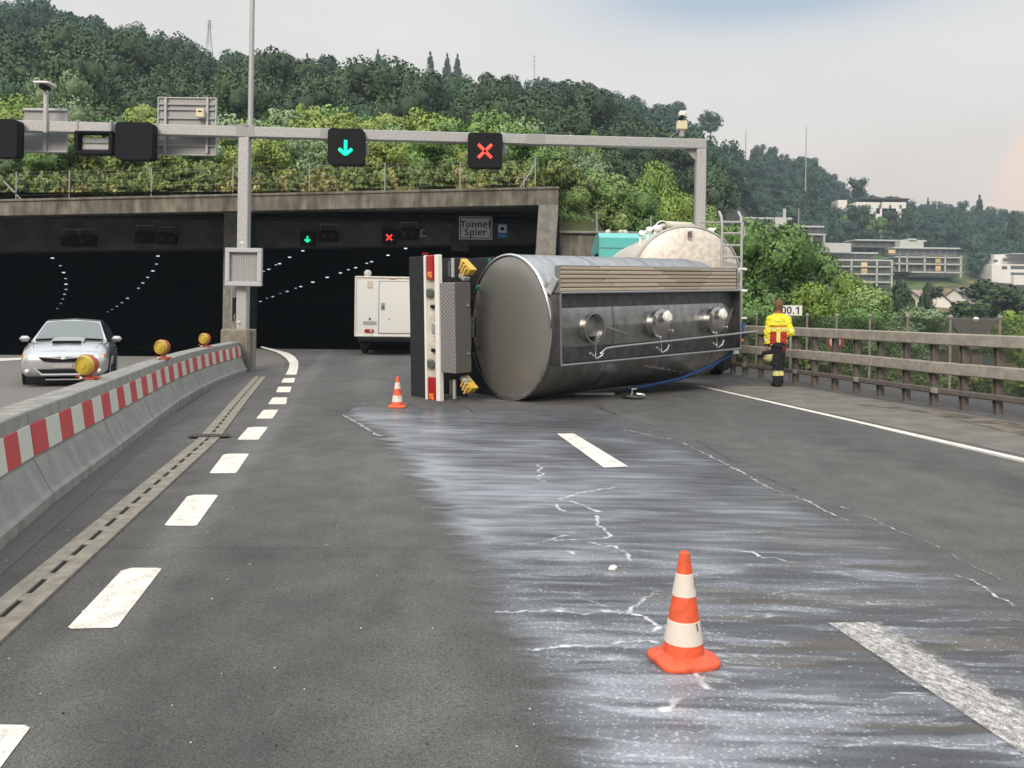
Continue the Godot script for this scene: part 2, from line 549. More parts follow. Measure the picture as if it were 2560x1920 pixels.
func worn_dash(rd: Node3D) -> void:   # speckled, washed-out paint: crisp on its left edge, frayed on its right
	var r := RandomNumberGenerator.new()
	r.seed = 3
	var n := FastNoiseLite.new()
	n.frequency = 0.03
	n.fractal_octaves = 4
	var im := Image.create(96, 640, false, Image.FORMAT_RGBA8)
	for y in 640:
		for x in 96:
			var u := (x + 0.5) / 96.0
			var e := smoothstep(0.0, 0.04, u) * (1.0 - smoothstep(0.68, 1.0, u + 0.25 * n.get_noise_2d(x * 1.0, y * 1.0)))
			var k := 0.74 + 0.22 * n.get_noise_2d(x * 2.0 + 400.0, y * 1.2) + r.randf_range(-0.22, 0.2)
			var al := clampf(e * (0.74 + 0.5 * n.get_noise_2d(x * 3.0, y * 2.0 + 900.0)) + (r.randf_range(-0.3, 0.3) if e > 0.02 else 0.0), 0.0, 1.0)
			k = clampf(k, 0.0, 0.97)
			im.set_pixel(x, y, Color(k, k * 0.985, k * 0.97, al))
	var m := StandardMaterial3D.new()
	m.albedo_texture = ImageTexture.create_from_image(im)
	m.transparency = BaseMaterial3D.TRANSPARENCY_ALPHA
	m.roughness = 0.6
	m.texture_repeat = false
	var q := [gp(2068, 1563), gp(2205, 1560), Vector3(2.24, 0, -2.35), Vector3(1.91, 0, -2.35)]
	var st := SurfaceTool.new()
	st.begin(Mesh.PRIMITIVE_TRIANGLES)
	var uv := [Vector2(0, 0), Vector2(1, 0), Vector2(1, 1), Vector2(0, 1)]
	for k in [0, 1, 2, 0, 2, 3]:
		st.set_normal(Vector3.UP)
		st.set_uv(uv[k])
		st.add_vertex(q[k] + Vector3(0, 0.0115, 0))
	tag(put("lane_dash", st.commit(), m, rd), "worn milk-washed lane dash")
func wear_picture() -> ImageTexture:   # tyre tracks, seams and patches of the carriageway, 24 x 34 m
	var n := FastNoiseLite.new()
	n.seed = 5
	n.frequency = 1.0
	n.fractal_octaves = 4
	var w := 768
	var h := 1024
	var im := Image.create(w, h, false, Image.FORMAT_RGB8)
	for j in h:
		var z := (j + 0.5) / h * 34.0 + 1.0
		for i in w:
			var x := (i + 0.5) / w * 24.0 - 10.0
			var lane := x + 0.171 * z + 0.95      # metres right of the short dashes
			var k := 0.80 + 0.13 * n.get_noise_2d(x * 0.5, z * 0.16) + 0.09 * n.get_noise_2d(x * 2.5 + 30.0, z * 2.0)
			k += 0.05 * (exp(-pow((lane - 1.15) / 0.3, 2.0)) + exp(-pow((lane - 2.75) / 0.3, 2.0)))
			k -= 0.05 * exp(-pow((lane - 1.95) / 0.35, 2.0))
			if absf(z - 5.62 - 0.03 * x) < 0.02 or absf(z - 9.9) < 0.02:
				k -= 0.07
			k += 0.09 * smoothstep(-0.48, -0.30, lane) * (1.0 - smoothstep(-0.14, 0.02, lane))   # ghost of an older line
			k -= 0.06 * smoothstep(0.20, 0.55, n.get_noise_2d(x * 0.8 + 200.0, z * 0.5))
			k = clampf(k, 0, 1)
			im.set_pixel(i, j, Color(k, k * 0.995, k * 0.985))
	return ImageTexture.create_from_image(im)
func drain(rd: Node3D) -> void:
	var d := thing("drain_channel", "long slotted drain channel of two tan concrete strips in the asphalt", "drain channel")
	var l := [Vector3(-2.17, 0, -2.0), Vector3(-2.61, 0, -4.52), Vector3(-3.58, 0, -10.07), Vector3(-4.55, 0, -14.4), Vector3(-5.67, 0, -19.52)]
	var total := 0.0
	var curve := Curve3D.new()
	for p in l:
		curve.add_point(p)
	total = curve.get_baked_length()
	var bed := mb()
	var n := int(total / 0.36)
	var slot := mk("drain_dark", Color(0.008, 0.008, 0.008), 1.0)
	var pts_a := []
	var pts_b := []
	for i in n + 1:
		var p := curve.sample_baked(i * 0.36)
		var q := curve.sample_baked(minf(i * 0.36 + 0.3, total))
		if i == n: q = p + (p - curve.sample_baked(i * 0.36 - 0.3))
		var dir := (q - p).normalized()
		var side := Vector3(-dir.z, 0, dir.x)
		pts_a.append(p)
		pts_b.append(side)
	for i in n:
		var p: Vector3 = pts_a[i]
		var q: Vector3 = pts_a[i + 1]
		var sp: Vector3 = pts_b[i]
		var sq: Vector3 = pts_b[i + 1]
		sheet(bed, [p + sp * 0.08, p + sp * 0.15, q + sq * 0.15, q + sq * 0.08], 0.0045)
		for e in [[0.0, 0.098], [0.132, 0.235]]:
			var st := mb()
			var c: Vector3 = (p + q) * 0.5 + (sp + sq) * 0.25 * (e[0] + e[1])
			var len := p.distance_to(q) - 0.003
			box(st, Vector3(c.x, 0.006, c.z), Vector3(e[1] - e[0], 0.022, len), 0.003, Basis.looking_at((q - p).normalized()))
			obj("channel_slab", st, M.tan_concrete, d)
		var st2 := mb()
		var c2 := p.lerp(q, 0.14) + sp * 0.115
		box(st2, Vector3(c2.x, 0.004, c2.z), Vector3(0.04, 0.018, 0.10), 0.002, Basis.looking_at((q - p).normalized()))
		obj("slot_bridge", st2, M.tan_concrete, d)
	obj("slot", bed, slot, d)
	var g := thing("drain_grate", "dark iron grate set across the slotted drain channel", "drain grate", gp(524, 1094) + Vector3(0, 0.012, 0), 0.17)
	var st3 := mb()
	box(st3, Vector3(0, 0.012, 0), Vector3(0.46, 0.014, 0.16), 0.003)
	obj("frame", st3, mk("grate_iron", Color(0.07, 0.065, 0.06), 0.7), g)
	for k in 9:
		var st4 := mb()
		box(st4, Vector3(-0.19 + k * 0.047, 0.022, 0), Vector3(0.02, 0.008, 0.13))
		obj("bar", st4, M.grate_iron, g)
# ---------- the milk ----------
func spill() -> void:
	var w := 1280
	var h := 1600
	var x0 := -2.4
	var x1 := 7.2
	var z0 := 2.2
	var z1 := 15.8
	var n := FastNoiseLite.new()
	n.seed = 8
	n.frequency = 1.0
	n.fractal_octaves = 4
	var f := FastNoiseLite.new()
	f.seed = 3
	f.frequency = 1.0
	f.fractal_octaves = 2
	var rs := RandomNumberGenerator.new()
	rs.seed = 14
	var lp := [Vector2(1420, 1990), Vector2(1412, 1920), Vector2(1385, 1800), Vector2(1340, 1725), Vector2(1295, 1630), Vector2(1250, 1550), Vector2(1200, 1458), Vector2(1155, 1377), Vector2(1110, 1308), Vector2(1075, 1250), Vector2(1022, 1180), Vector2(983, 1122), Vector2(925, 1070), Vector2(868, 1040), Vector2(850, 1022), Vector2(840, 1008)]
	var rp := [Vector2(2900, 1800), Vector2(2560, 1530), Vector2(2312, 1365), Vector2(2141, 1300), Vector2(1967, 1215), Vector2(1794, 1140), Vector2(1620, 1075), Vector2(1500, 1018), Vector2(1400, 1000), Vector2(1390, 985)]
	var lg := PackedVector2Array()
	for p in lp:
		var q := gp(p.x, p.y)
		lg.append(Vector2(q.x, -q.z))
	var rg := PackedVector2Array()
	for p in rp:
		var q := gp(p.x, p.y)
		rg.append(Vector2(q.x, -q.z))
	var edge := func(g: PackedVector2Array, z: float) -> float:
		for i in g.size() - 1:
			if z <= g[i + 1].y:
				return lerpf(g[i].x, g[i + 1].x, clampf((z - g[i].y) / maxf(g[i + 1].y - g[i].y, 0.001), -2.0, 1.0))
		return g[g.size() - 1].x
	var im := Image.create(w, h, false, Image.FORMAT_RGBA8)
	for j in h:
		var z := z0 + (j + 0.5) / h * (z1 - z0)
		var le: float = edge.call(lg, z)
		var ri: float = edge.call(rg, z)
		var zz := z * (7.0 / pow(z, 0.45))
		for i in w:
			var x := x0 + (i + 0.5) / w * (x1 - x0)
			if x < le - 0.5 or x > ri + 0.4:
				continue
			# ribs across the road: the film runs in the grooves
			var rib := n.get_noise_2d(x * (0.45 + 0.5 * exp(-z * 0.12)), zz * 2.3 + 0.25 * x + 0.35 * n.get_noise_2d(x * 1.3 + 60.0, z * 1.1))
			var rib2 := f.get_noise_2d(x * 1.1 + 40.0, zz * 4.2 + 0.2 * x)
			var inl := smoothstep(-0.10, 0.22, x - le - 0.20 * rib - 0.07 * rib2)
			var inr := 1.0 - smoothstep(-0.55, 0.22, x - ri - 0.05 - 0.16 * n.get_noise_2d(x * 2.0, z * 1.3) )
			var cover := inl * inr * (1.0 - smoothstep(12.6, 14.2, z + 0.5 * rib))
			if cover <= 0.003:
				continue
			var big := n.get_noise_2d(x * 0.55 + 9.0, z * 0.5)
			var near := 1.0 - smoothstep(3.6, 7.5, z)
			var groove := lerpf(rib, 0.42 * (2.0 * smoothstep(-0.10, 0.10, rib + 0.25 * rib2) - 1.0), 0.25 + 0.6 * near)
			var lside := exp(-maxf(x - le - 0.1, 0.0) / 1.5)
			var milk := 0.36 + 0.33 * groove * (0.45 + 0.55 * near) + 0.22 * rib2 + 0.35 * big + 0.42 * lside
			milk += 0.16 * smoothstep(5.0, 8.0, z) - 0.12 * smoothstep(0.8, 3.0, x - le) * smoothstep(4.0, 9.0, z)
			var g := f.get_noise_2d(x * 60.0, z * 60.0)
			var sp := (0.4 + 0.6 * rs.randf()) if rs.randf() < 0.07 * near * smoothstep(0.25, 0.9, milk + 0.5 * g) else 0.0
			milk = clampf(milk + 0.18 * g * near, 0.0, 1.0)
			var tan := smoothstep(0.16, 0.26, n.get_noise_2d(x * 0.35 + 70.0, zz * 1.7 + 0.2 * x)) * near * smoothstep(0.5, 1.2, x - le)
			var rim := (1.0 - smoothstep(0.0, 0.035, absf(rib - 0.10 - 0.5 * big))) * smoothstep(-0.05, 0.25, rib2 + 0.3 * g) * (0.25 + 0.75 * near)
			var c := Color(0.070, 0.073, 0.082).lerp(Color(0.43, 0.465, 0.525), milk * milk * 0.7 + milk * 0.16)
			c = c.lerp(Color(0.095, 0.078, 0.056), tan * 0.8)
			c = c.lerp(Color(0.80, 0.83, 0.87), maxf(sp * 0.7, rim * 0.45))
			var a := cover * clampf(0.44 - 0.14 * smoothstep(7.0, 13.0, z) + 0.46 * milk + 0.4 * sp + 0.2 * tan + 0.3 * rim, 0.0, 0.96)
			c = c.linear_to_srgb()
			im.set_pixel(i, j, Color(c.r, c.g, c.b, a))
	# rivulets of white milk and dark cracks, as photographed
	var lines := [
		[0.9, 0.014, [Vector2(1340, 1163), Vector2(1357, 1170), Vector2(1346, 1178), Vector2(1358, 1188), Vector2(1338, 1196), Vector2(1362, 1206)]],
		[0.9, 0.016, [Vector2(1540, 1220), Vector2(1450, 1232), Vector2(1400, 1250), Vector2(1440, 1258), Vector2(1492, 1282)]],
		[0.9, 0.018, [Vector2(1392, 1262), Vector2(1400, 1278), Vector2(1415, 1282)]],
		[0.9, 0.015, [Vector2(1492, 1290), Vector2(1490, 1310), Vector2(1530, 1340), Vector2(1500, 1348), Vector2(1360, 1355), Vector2(1420, 1342)]],
		[0.9, 0.014, [Vector2(1470, 1358), Vector2(1540, 1370), Vector2(1570, 1390), Vector2(1576, 1408)]],
		[0.9, 0.016, [Vector2(1418, 1376), Vector2(1432, 1386), Vector2(1430, 1380)]],
		[0.7, 0.010, [Vector2(1442, 1492), Vector2(1480, 1505), Vector2(1515, 1518)]],
		[0.85, 0.013, [Vector2(1640, 1480), Vector2(1600, 1510), Vector2(1570, 1532), Vector2(1610, 1550), Vector2(1655, 1570), Vector2(1620, 1580)]],
		[0.85, 0.012, [Vector2(1250, 1535), Vector2(1400, 1534), Vector2(1570, 1532)]],
		[0.85, 0.012, [Vector2(1310, 1622), Vector2(1450, 1616), Vector2(1650, 1612)]],
		[0.85, 0.020, [Vector2(1650, 1780), Vector2(1680, 1765), Vector2(1705, 1752)]],
		[0.8, 0.020, [Vector2(1725, 1680), Vector2(1750, 1702), Vector2(1768, 1728)]],
		[0.8, 0.012, [Vector2(1828, 1379), Vector2(1885, 1383), Vector2(1905, 1398), Vector2(1960, 1402), Vector2(2010, 1414)]],
		[0.6, 0.016, [Vector2(1560, 1075), Vector2(1700, 1105), Vector2(1850, 1180), Vector2(1930, 1225), Vector2(2010, 1252), Vector2(2120, 1305)]],
		[0.6, 0.010, [Vector2(2110, 1270), Vector2(2200, 1310), Vector2(2300, 1350), Vector2(2460, 1430), Vector2(2560, 1478)]],
		[0.7, 0.012, [Vector2(2370, 1432), Vector2(2440, 1460), Vector2(2530, 1515)]],
		[0.03, 0.012, [Vector2(1610, 1060), Vector2(1700, 1078), Vector2(1800, 1136), Vector2(1880, 1180), Vector2(1990, 1228)]],
		[0.03, 0.018, [Vector2(1165, 1018), Vector2(1180, 1030), Vector2(1192, 1036)]],
		[0.03, 0.022, [Vector2(1498, 1018), Vector2(1510, 1026), Vector2(1540, 1036)]],
		[0.03, 0.015, [Vector2(1188, 1092), Vector2(1206, 1088)]],
		[0.03, 0.010, [Vector2(1610, 1214), Vector2(1660, 1218), Vector2(1650, 1226)]],
		[0.7, 0.02, [Vector2(840, 1012), Vector2(930, 1008), Vector2(1010, 1010), Vector2(1060, 1010)]],
		[0.5, 0.035, [Vector2(850, 1035), Vector2(900, 1062), Vector2(950, 1092)]],
	]
	for l in lines:
		var pts: Array = l[2]
		for i in pts.size() - 1:
			var a := gp(pts[i].x, pts[i].y)
			var b := gp(pts[i + 1].x, pts[i + 1].y)
			var steps := int(a.distance_to(b) / 0.005) + 1
			for s in steps:
				var p := a.lerp(b, float(s) / steps)
				p.x += 0.035 * n.get_noise_2d(p.x * 5.0, p.z * 5.0)
				p.z += 0.06 * n.get_noise_2d(p.x * 4.0 + 50.0, p.z * 4.0)
				var wd: float = l[1] * (0.26 + 0.95 * absf(n.get_noise_2d(p.x * 9.0 + 20.0, p.z * 9.0)) * 1.6)
				var fade := clampf(0.5 + 0.85 * n.get_noise_2d(p.x * 3.0 + 90.0, p.z * 3.0), 0.08, 0.85)
				var ax := int(wd / (x1 - x0) * w) + 1
				var az := int(wd * 0.9 / (z1 - z0) * h) + 1
				var pi_ := int((p.x - x0) / (x1 - x0) * w)
				var pj := int((-p.z - z0) / (z1 - z0) * h)
				for dj in range(-az, az + 1):
					for di in range(-ax, ax + 1):
						var i2 := pi_ + di
						var j2 := pj + dj
						if i2 < 1 or j2 < 1 or i2 >= w - 1 or j2 >= h - 1:
							continue
						var r := Vector2(float(di) / ax, float(dj) / az).length()
						if r > 1.0:
							continue
						var c := im.get_pixel(i2, j2)
						var k := (1.0 - r * r) * fade
						var v: float = l[0]
						var tgt := Color(v, v * 1.01, v * 1.02).linear_to_srgb() if v > 0.1 else Color(0.1, 0.1, 0.1)
						c = Color(lerpf(c.r, tgt.r, k), lerpf(c.g, tgt.g, k), lerpf(c.b, tgt.b, k), maxf(c.a, minf(c.a + k * 0.5, 0.9)))
						im.set_pixel(i2, j2, c)
	var m := StandardMaterial3D.new()
	m.albedo_texture = ImageTexture.create_from_image(im)
	m.transparency = BaseMaterial3D.TRANSPARENCY_ALPHA
	m.roughness = 0.30
	m.texture_repeat = false
	# outline a little outside the wet edge
	var out := []
	out.append(Vector3(lg[0].x - 0.2, 0, -z0))
	for p in lg:
		out.append(Vector3(clampf(p.x - 0.3, x0, x1), 0, -clampf(p.y, z0, z1)))
	for k in range(rg.size() - 1, -1, -1):
		out.append(Vector3(clampf(rg[k].x + 0.25, x0, x1), 0, -clampf(rg[k].y, z0, z1)))
	out.append(Vector3(x1, 0, -z0))
	var p2 := PackedVector2Array()
	for p in out:
		p2.append(Vector2(p.x, p.z))
	var st := SurfaceTool.new()
	st.begin(Mesh.PRIMITIVE_TRIANGLES)
	var idx := Geometry2D.triangulate_polygon(p2)
	for k in range(0, idx.size(), 3):
		var o := [idx[k], idx[k + 1], idx[k + 2]]
		if (p2[o[1]] - p2[o[0]]).cross(p2[o[2]] - p2[o[0]]) < 0.0:
			o = [o[0], o[2], o[1]]
		for q in o:
			st.set_normal(Vector3.UP)
			st.set_uv(Vector2((p2[q].x - x0) / (x1 - x0), (-p2[q].y - z0) / (z1 - z0)))
			st.add_vertex(Vector3(p2[q].x, 0.0075, p2[q].y))
	var o2 := put("spilled_milk", st.commit(), m)
	tag(o2, "thin film of spilled milk running across the asphalt from the overturned tanker", "spill", "", "stuff")

# ---------- hills ----------
const HPX := [-1200.0, 0.0, 700.0, 1390.0, 1700.0, 2000.0, 2160.0, 2300.0, 2560.0, 3700.0]
const HZ := [38.0, 46.0, 60.0, 100.0, 180.0, 260.0, 340.0, 420.0, 520.0, 800.0]
const HH := [
	[6.35, 6.35, 6.6, 6.75, 1.0, -2.0, -2.6, -3.0, -3.2, -3.2],
	[7.7, 7.7, 8.0, 7.6, 2.4, -1.0, -2.4, -3.0, -3.2, -3.2],
	[10.5, 10.5, 10.0, 8.5, 4.5, 0.5, -2.0, -2.6, -3.2, -3.2],
	[21.0, 21.0, 19.0, 16.0, 10.0, 3.5, 1.0, 0.0, -1.0, -2.0],
	[52.0, 52.0, 43.0, 37.0, 28.0, 8.0, 3.5, 3.0, 2.0, 0.0],
	[84.0, 82.0, 59.0, 58.0, 50.0, 16.0, 8.0, 9.0, 8.0, 4.0],
	[82.0, 78.0, 77.0, 79.0, 70.0, 44.0, 30.0, 28.0, 24.0, 14.0],
	[60.0, 60.0, 76.0, 96.0, 86.0, 68.0, 50.0, 47.0, 43.0, 30.0],
	[40.0, 40.0, 55.0, 80.0, 76.0, 62.0, 52.0, 52.0, 50.0, 40.0],
	[20.0, 20.0, 30.0, 40.0, 40.0, 36.0, 30.0, 28.0, 26.0, 24.0]]
func height(px: float, z: float) -> float:
	var i := 0
	while i < HPX.size() - 2 and px > HPX[i + 1]: i += 1
	var j := 0
	while j < HZ.size() - 2 and z > HZ[j + 1]: j += 1
	var u := clampf((px - HPX[i]) / (HPX[i + 1] - HPX[i]), 0, 1)
	var v := clampf((z - HZ[j]) / (HZ[j + 1] - HZ[j]), 0, 1)
	u = u * u * (3 - 2 * u)
	return lerpf(lerpf(HH[j][i], HH[j][i + 1], u), lerpf(HH[j + 1][i], HH[j + 1][i + 1], u), v)
func land(px: float, z: float) -> Vector3:
	return Vector3((px - CX) * z / F, height(px, z), -z)
func screen(p: Vector3) -> Vector2:
	var x := p.x * F / -p.z
	var y := (EYE - p.y) * F / -p.z
	return Vector2(x * cos(ROLL) - y * sin(ROLL) + CX, x * sin(ROLL) + y * cos(ROLL) + HY)
func meadow(s: Vector2, z: float) -> bool:   # clearings in the wood
	return (s.x > 960 and s.x < 1064 and s.y > 226 and s.y < 345 and z > 220) or (s.x > 1690 and s.x < 1880 and absf(s.y - (372 + (s.x - 1770) * 0.42)) < 26 and z > 180) or (s.x > 2330 and s.x < 2450 and s.y > 700 and s.y < 780 and z > 120) or (s.x > 2040 and s.x < 2420 and s.y > 640 and s.y < 745 and z > 120)
func terrain() -> void:
	var st := mb()
	st.set_smooth_group(0)
	var zz := []
	var z := 38.0
	while z < 800.0:
		zz.append(z)
		z *= 1.045
	var pxs := []
	for k in range(0, 165):
		pxs.append(-1200.0 + k * 30.0)
	for i in pxs.size() - 1:
		for j in zz.size() - 1:
			var q := [land(pxs[i], zz[j]), land(pxs[i + 1], zz[j]), land(pxs[i + 1], zz[j + 1]), land(pxs[i], zz[j + 1])]
			for k in [0, 2, 1, 0, 3, 2]:
				var p: Vector3 = q[k]
				var s := screen(p)
				var c := Color(0.055, 0.07, 0.03)
				if -p.z < 75.0:
					c = Color(0.15, 0.155, 0.055)
				if -p.z < 41.0 and s.x < 1400:
					c = Color(0.24, 0.20, 0.10)
				if meadow(s, -p.z):
					c = Color(0.12, 0.21, 0.05)
					if s.x > 2330 and s.y > 708: c = Color(0.34, 0.27, 0.11)
				if s.x > 2400 and -p.z > 430.0: c = Color(0.05, 0.07, 0.06)
				st.set_color(c)
				st.add_vertex(p)
	for i in pxs.size() - 1:   # the foot of the slope, down to the back of the wing wall
		if pxs[i] < 1375.0: continue
		var q := [land(pxs[i], 38.0), land(pxs[i + 1], 38.0)]
		for k in 2:
			var px: float = pxs[i + k]
			q.append(Vector3((px - CX) * 34.9 / F, minf(height(px, 38.0) - 0.4, 4.35), -34.9))
		for k in [0, 1, 3, 0, 3, 2]:
			st.set_color(Color(0.13, 0.15, 0.05))
			st.add_vertex(q[k])
	struct("hillside", st, M.land)
	# flat valley ground reaching the horizon
	st = mb()
	quad(st, Vector3(-1600, -7.6, 1200), Vector3(1600, -7.6, 1200), Vector3(1600, -7.6, -1500), Vector3(-1600, -7.6, -1500), Vector3.UP)
	struct("ground", st, M.grass)
	# the bank that falls away on the right of the road
	st = mb()
	var bank := [Vector3(10.6, -0.03, 60), Vector3(9.9, -0.03, -2), Vector3(7.95, -0.03, -13.6), Vector3(5.75, -0.03, -22.5), Vector3(5.0, -0.03, -26), Vector3(5.0, -0.03, -35)]
	for i in bank.size() - 1:
		var a: Vector3 = bank[i]
		var b: Vector3 = bank[i + 1]
		for e in [[0.0, 0.0, 1.6, -0.12], [1.6, -0.12, 9.0, -2.3], [9.0, -2.3, 40.0, -3.2]]:
			quad(st, a + Vector3(e[0], e[1], 0), b + Vector3(e[0], e[1], 0), b + Vector3(e[2], e[3], 0), a + Vector3(e[2], e[3], 0), Vector3.UP)
	struct("embankment", st, mk("bank", Color(0.15, 0.155, 0.065), 1.0, 0, "blot", 0.6))
	st = mb()
	for i in bank.size() - 1:
		var a: Vector3 = bank[i]
		var b: Vector3 = bank[i + 1]
		quad(st, a + Vector3(-0.9, 0.025, 0), b + Vector3(-0.9, 0.025, 0), b + Vector3(1.1, -0.02, 0), a + Vector3(1.1, -0.02, 0), Vector3.UP)
	struct("verge", st, M.earth)
	st = mb()
	for i in bank.size() - 1:
		var a: Vector3 = bank[i] + Vector3(1.55, -0.02, 0)
		var b: Vector3 = bank[i + 1] + Vector3(1.55, -0.02, 0)
		box(st, (a + b) * 0.5, Vector3(0.25, 0.2, a.distance_to(b)), 0.02, Basis.looking_at((b - a).normalized()))
	struct("kerb", st, M.pale_concrete)
	# blue far ridges
	for r in [[900.0, 62.0, 96.0, 4]]:
		st = mb()
		st.set_smooth_group(0)
		var nn := FastNoiseLite.new()
		nn.seed = r[3]
		nn.frequency = 0.004
		for k in 60:
			var p0 := -3000.0 + k * 150.0
			for e in 1:
				var q := []
				for w in [p0, p0 + 150.0]:
					var top: float = r[1] + (r[2] - r[1]) * (0.55 + 0.45 * nn.get_noise_1d(w)) * smoothstep(4600, 1200, w)
					q.append([Vector3((w - CX) * r[0] / F, -8, -r[0]), Vector3((w - CX) * (r[0] + 160) / F, top, -r[0] - 160), Vector3((w - CX) * (r[0] + 500) / F, -8, -r[0] - 500)])
				for m in 2:
					quad(st, q[0][m], q[1][m], q[1][m + 1], q[0][m + 1], Vector3(0, 1, 0.4 if m == 0 else -0.4))
		struct("distant_hills", st, mk("ridge", Color(0.045, 0.062, 0.05), 1.0, 0, "blot", 0.02))

# ---------- tunnel ----------
func portal() -> void:
	var o := thing("tunnel_portal", "wide concrete tunnel portal with a stained parapet over two dark openings", "tunnel portal")
	# front parapet, rising slightly to the right
	var zf := 33.0
	var l0 := at(-700, 512, zf)
	var tl := at(-700, 524, zf)
	var st := mb()
	var a := at(-900, 524, zf)
	var b := at(-900, 552, zf)
	var c := at(1396, 511, zf)
	var d := at(1396, 473, zf)
	var pts := PackedVector2Array([Vector2(a.x, a.y), Vector2(b.x, b.y), Vector2(at(0, 539, zf).x, at(0, 539, zf).y), Vector2(c.x, c.y), Vector2(d.x, d.y), Vector2(at(0, 506, zf).x, at(0, 506, zf).y)])
	prism(st, pts, Transform3D(Basis(), Vector3(0, 0, -zf)), -0.7)
	obj("parapet", st, M.stained_concrete, o)
	# parapet cap
	st = mb()
	var p0 := at(-900, 522, zf)
	var p1 := at(0, 505, zf)
	var p2 := at(1398, 473, zf)
	for s in [[p0, p1], [p1, p2]]:
		var dir: Vector3 = (s[1] - s[0]).normalized()
		box(st, (s[0] + s[1]) * 0.5 + Vector3(0, 0.05, -0.35), Vector3(s[0].distance_to(s[1]), 0.1, 0.8), 0.02, Basis(dir, Vector3(-dir.y, dir.x, 0), Vector3(0, 0, 1)))
	obj("coping", st, M.stained_concrete, o)
	# construction joints
	for px in [165.0, 470.0, 830.0, 1048.0, 1240.0]:
		st = mb()
		var q := at(px, 500 - px * 0.01, zf)
		box(st, Vector3(q.x, q.y - 0.1, -zf + 0.002), Vector3(0.025, 0.55, 0.006))
		obj("joint", st, M.dark_concrete, o)
	# soffit between parapet and the recessed head wall
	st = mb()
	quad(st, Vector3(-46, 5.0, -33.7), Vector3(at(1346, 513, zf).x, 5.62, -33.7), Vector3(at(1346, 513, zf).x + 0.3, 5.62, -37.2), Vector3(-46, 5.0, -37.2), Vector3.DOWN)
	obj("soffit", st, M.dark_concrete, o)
	st = mb()
	quad(st, Vector3(-46, 5.34, -33.4), Vector3(at(1390, 513, zf).x, 6.12, -33.4), Vector3(at(1390, 513, zf).x + 0.3, 6.75, -38.3), Vector3(-46, 6.25, -38.3), Vector3.UP)
	obj("deck", st, M.earth, o)
	# head walls over the two tubes
	st = mb()
	var zl := 37.0
	var h0 := at(-900, 640, zl)
	var h1 := at(575, 621, zl)
	var h2 := at(1350, 608, zl)
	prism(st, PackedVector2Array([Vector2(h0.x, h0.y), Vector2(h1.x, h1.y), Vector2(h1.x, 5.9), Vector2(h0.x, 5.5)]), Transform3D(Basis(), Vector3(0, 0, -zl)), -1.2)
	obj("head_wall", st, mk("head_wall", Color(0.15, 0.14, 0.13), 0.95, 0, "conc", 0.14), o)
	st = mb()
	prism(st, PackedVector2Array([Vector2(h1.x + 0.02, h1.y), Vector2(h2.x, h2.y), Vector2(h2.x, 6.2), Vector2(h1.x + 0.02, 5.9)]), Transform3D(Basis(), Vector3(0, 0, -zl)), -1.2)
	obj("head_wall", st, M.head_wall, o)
	# darker bay at the right end of the head wall
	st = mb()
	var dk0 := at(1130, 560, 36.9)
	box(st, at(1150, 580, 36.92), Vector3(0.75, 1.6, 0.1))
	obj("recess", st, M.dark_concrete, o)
	# middle pier between the tubes
	st = mb()
	var m0 := at(573, 530, 36.2)
	var m1 := at(606, 530, 36.2)
	box(st, Vector3((m0.x + m1.x) * 0.5, 2.6, -36.3), Vector3(m1.x - m0.x, 6.2, 1.6), 0.04)
	obj("middle_pier", st, M.concrete, o)
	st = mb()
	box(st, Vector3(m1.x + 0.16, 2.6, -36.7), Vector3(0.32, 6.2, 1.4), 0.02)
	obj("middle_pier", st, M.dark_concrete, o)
	st = mb()
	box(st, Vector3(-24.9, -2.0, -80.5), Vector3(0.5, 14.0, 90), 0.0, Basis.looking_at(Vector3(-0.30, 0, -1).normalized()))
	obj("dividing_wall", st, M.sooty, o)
	# right pier and its inner face, leaning as in the photograph
	st = mb()
	var r := [at(1347, 512, zf), at(1396, 511, zf), at(1386, 640, zf), at(1338, 640, zf)]
	var bot := 0.0
	var pr := PackedVector2Array([Vector2(r[0].x, r[0].y), Vector2(r[1].x, r[1].y), Vector2(r[2].x - 0.14, -0.2), Vector2(r[3].x - 0.16, -0.2)])
	prism(st, pr, Transform3D(Basis(), Vector3(0, 0, -zf - 0.003)), -0.7)
	obj("right_pier", st, M.concrete, o)
	for y in [2.2, 3.35]:
		st = mb()
		box(st, Vector3(r[3].x + 0.34, y, -zf + 0.002), Vector3(0.78, 0.03, 0.012))
		obj("joint", st, M.dark_concrete, o)
	st = mb()
	box(st, Vector3(r[0].x + 0.55, -1.8, -80), Vector3(0.6, 14, 92))
	obj("side_wall", st, M.sooty, o)
	st = mb()
	box(st, Vector3(-66.0, -2.0, -88), Vector3(0.6, 14, 125), 0.0, Basis.looking_at(Vector3(-0.5, 0, -1).normalized()))
	obj("side_wall", st, M.sooty, o)
	# roof of the tubes, dipping with the road, and the far bend
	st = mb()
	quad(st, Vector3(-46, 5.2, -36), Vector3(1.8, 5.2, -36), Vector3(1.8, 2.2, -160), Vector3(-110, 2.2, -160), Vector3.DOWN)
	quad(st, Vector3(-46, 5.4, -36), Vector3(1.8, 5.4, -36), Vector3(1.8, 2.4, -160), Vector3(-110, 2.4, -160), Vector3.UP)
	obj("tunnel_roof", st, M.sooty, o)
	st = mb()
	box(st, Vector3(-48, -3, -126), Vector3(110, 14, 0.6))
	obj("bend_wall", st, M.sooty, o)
	# wing wall on the right
	var w := thing("wing_wall", "low stained concrete wing wall right of the tunnel portal", "wall")
	st = mb()
	var w0 := at(1392, 583, 34.2)
	var w1 := at(1700, 590, 34.2)
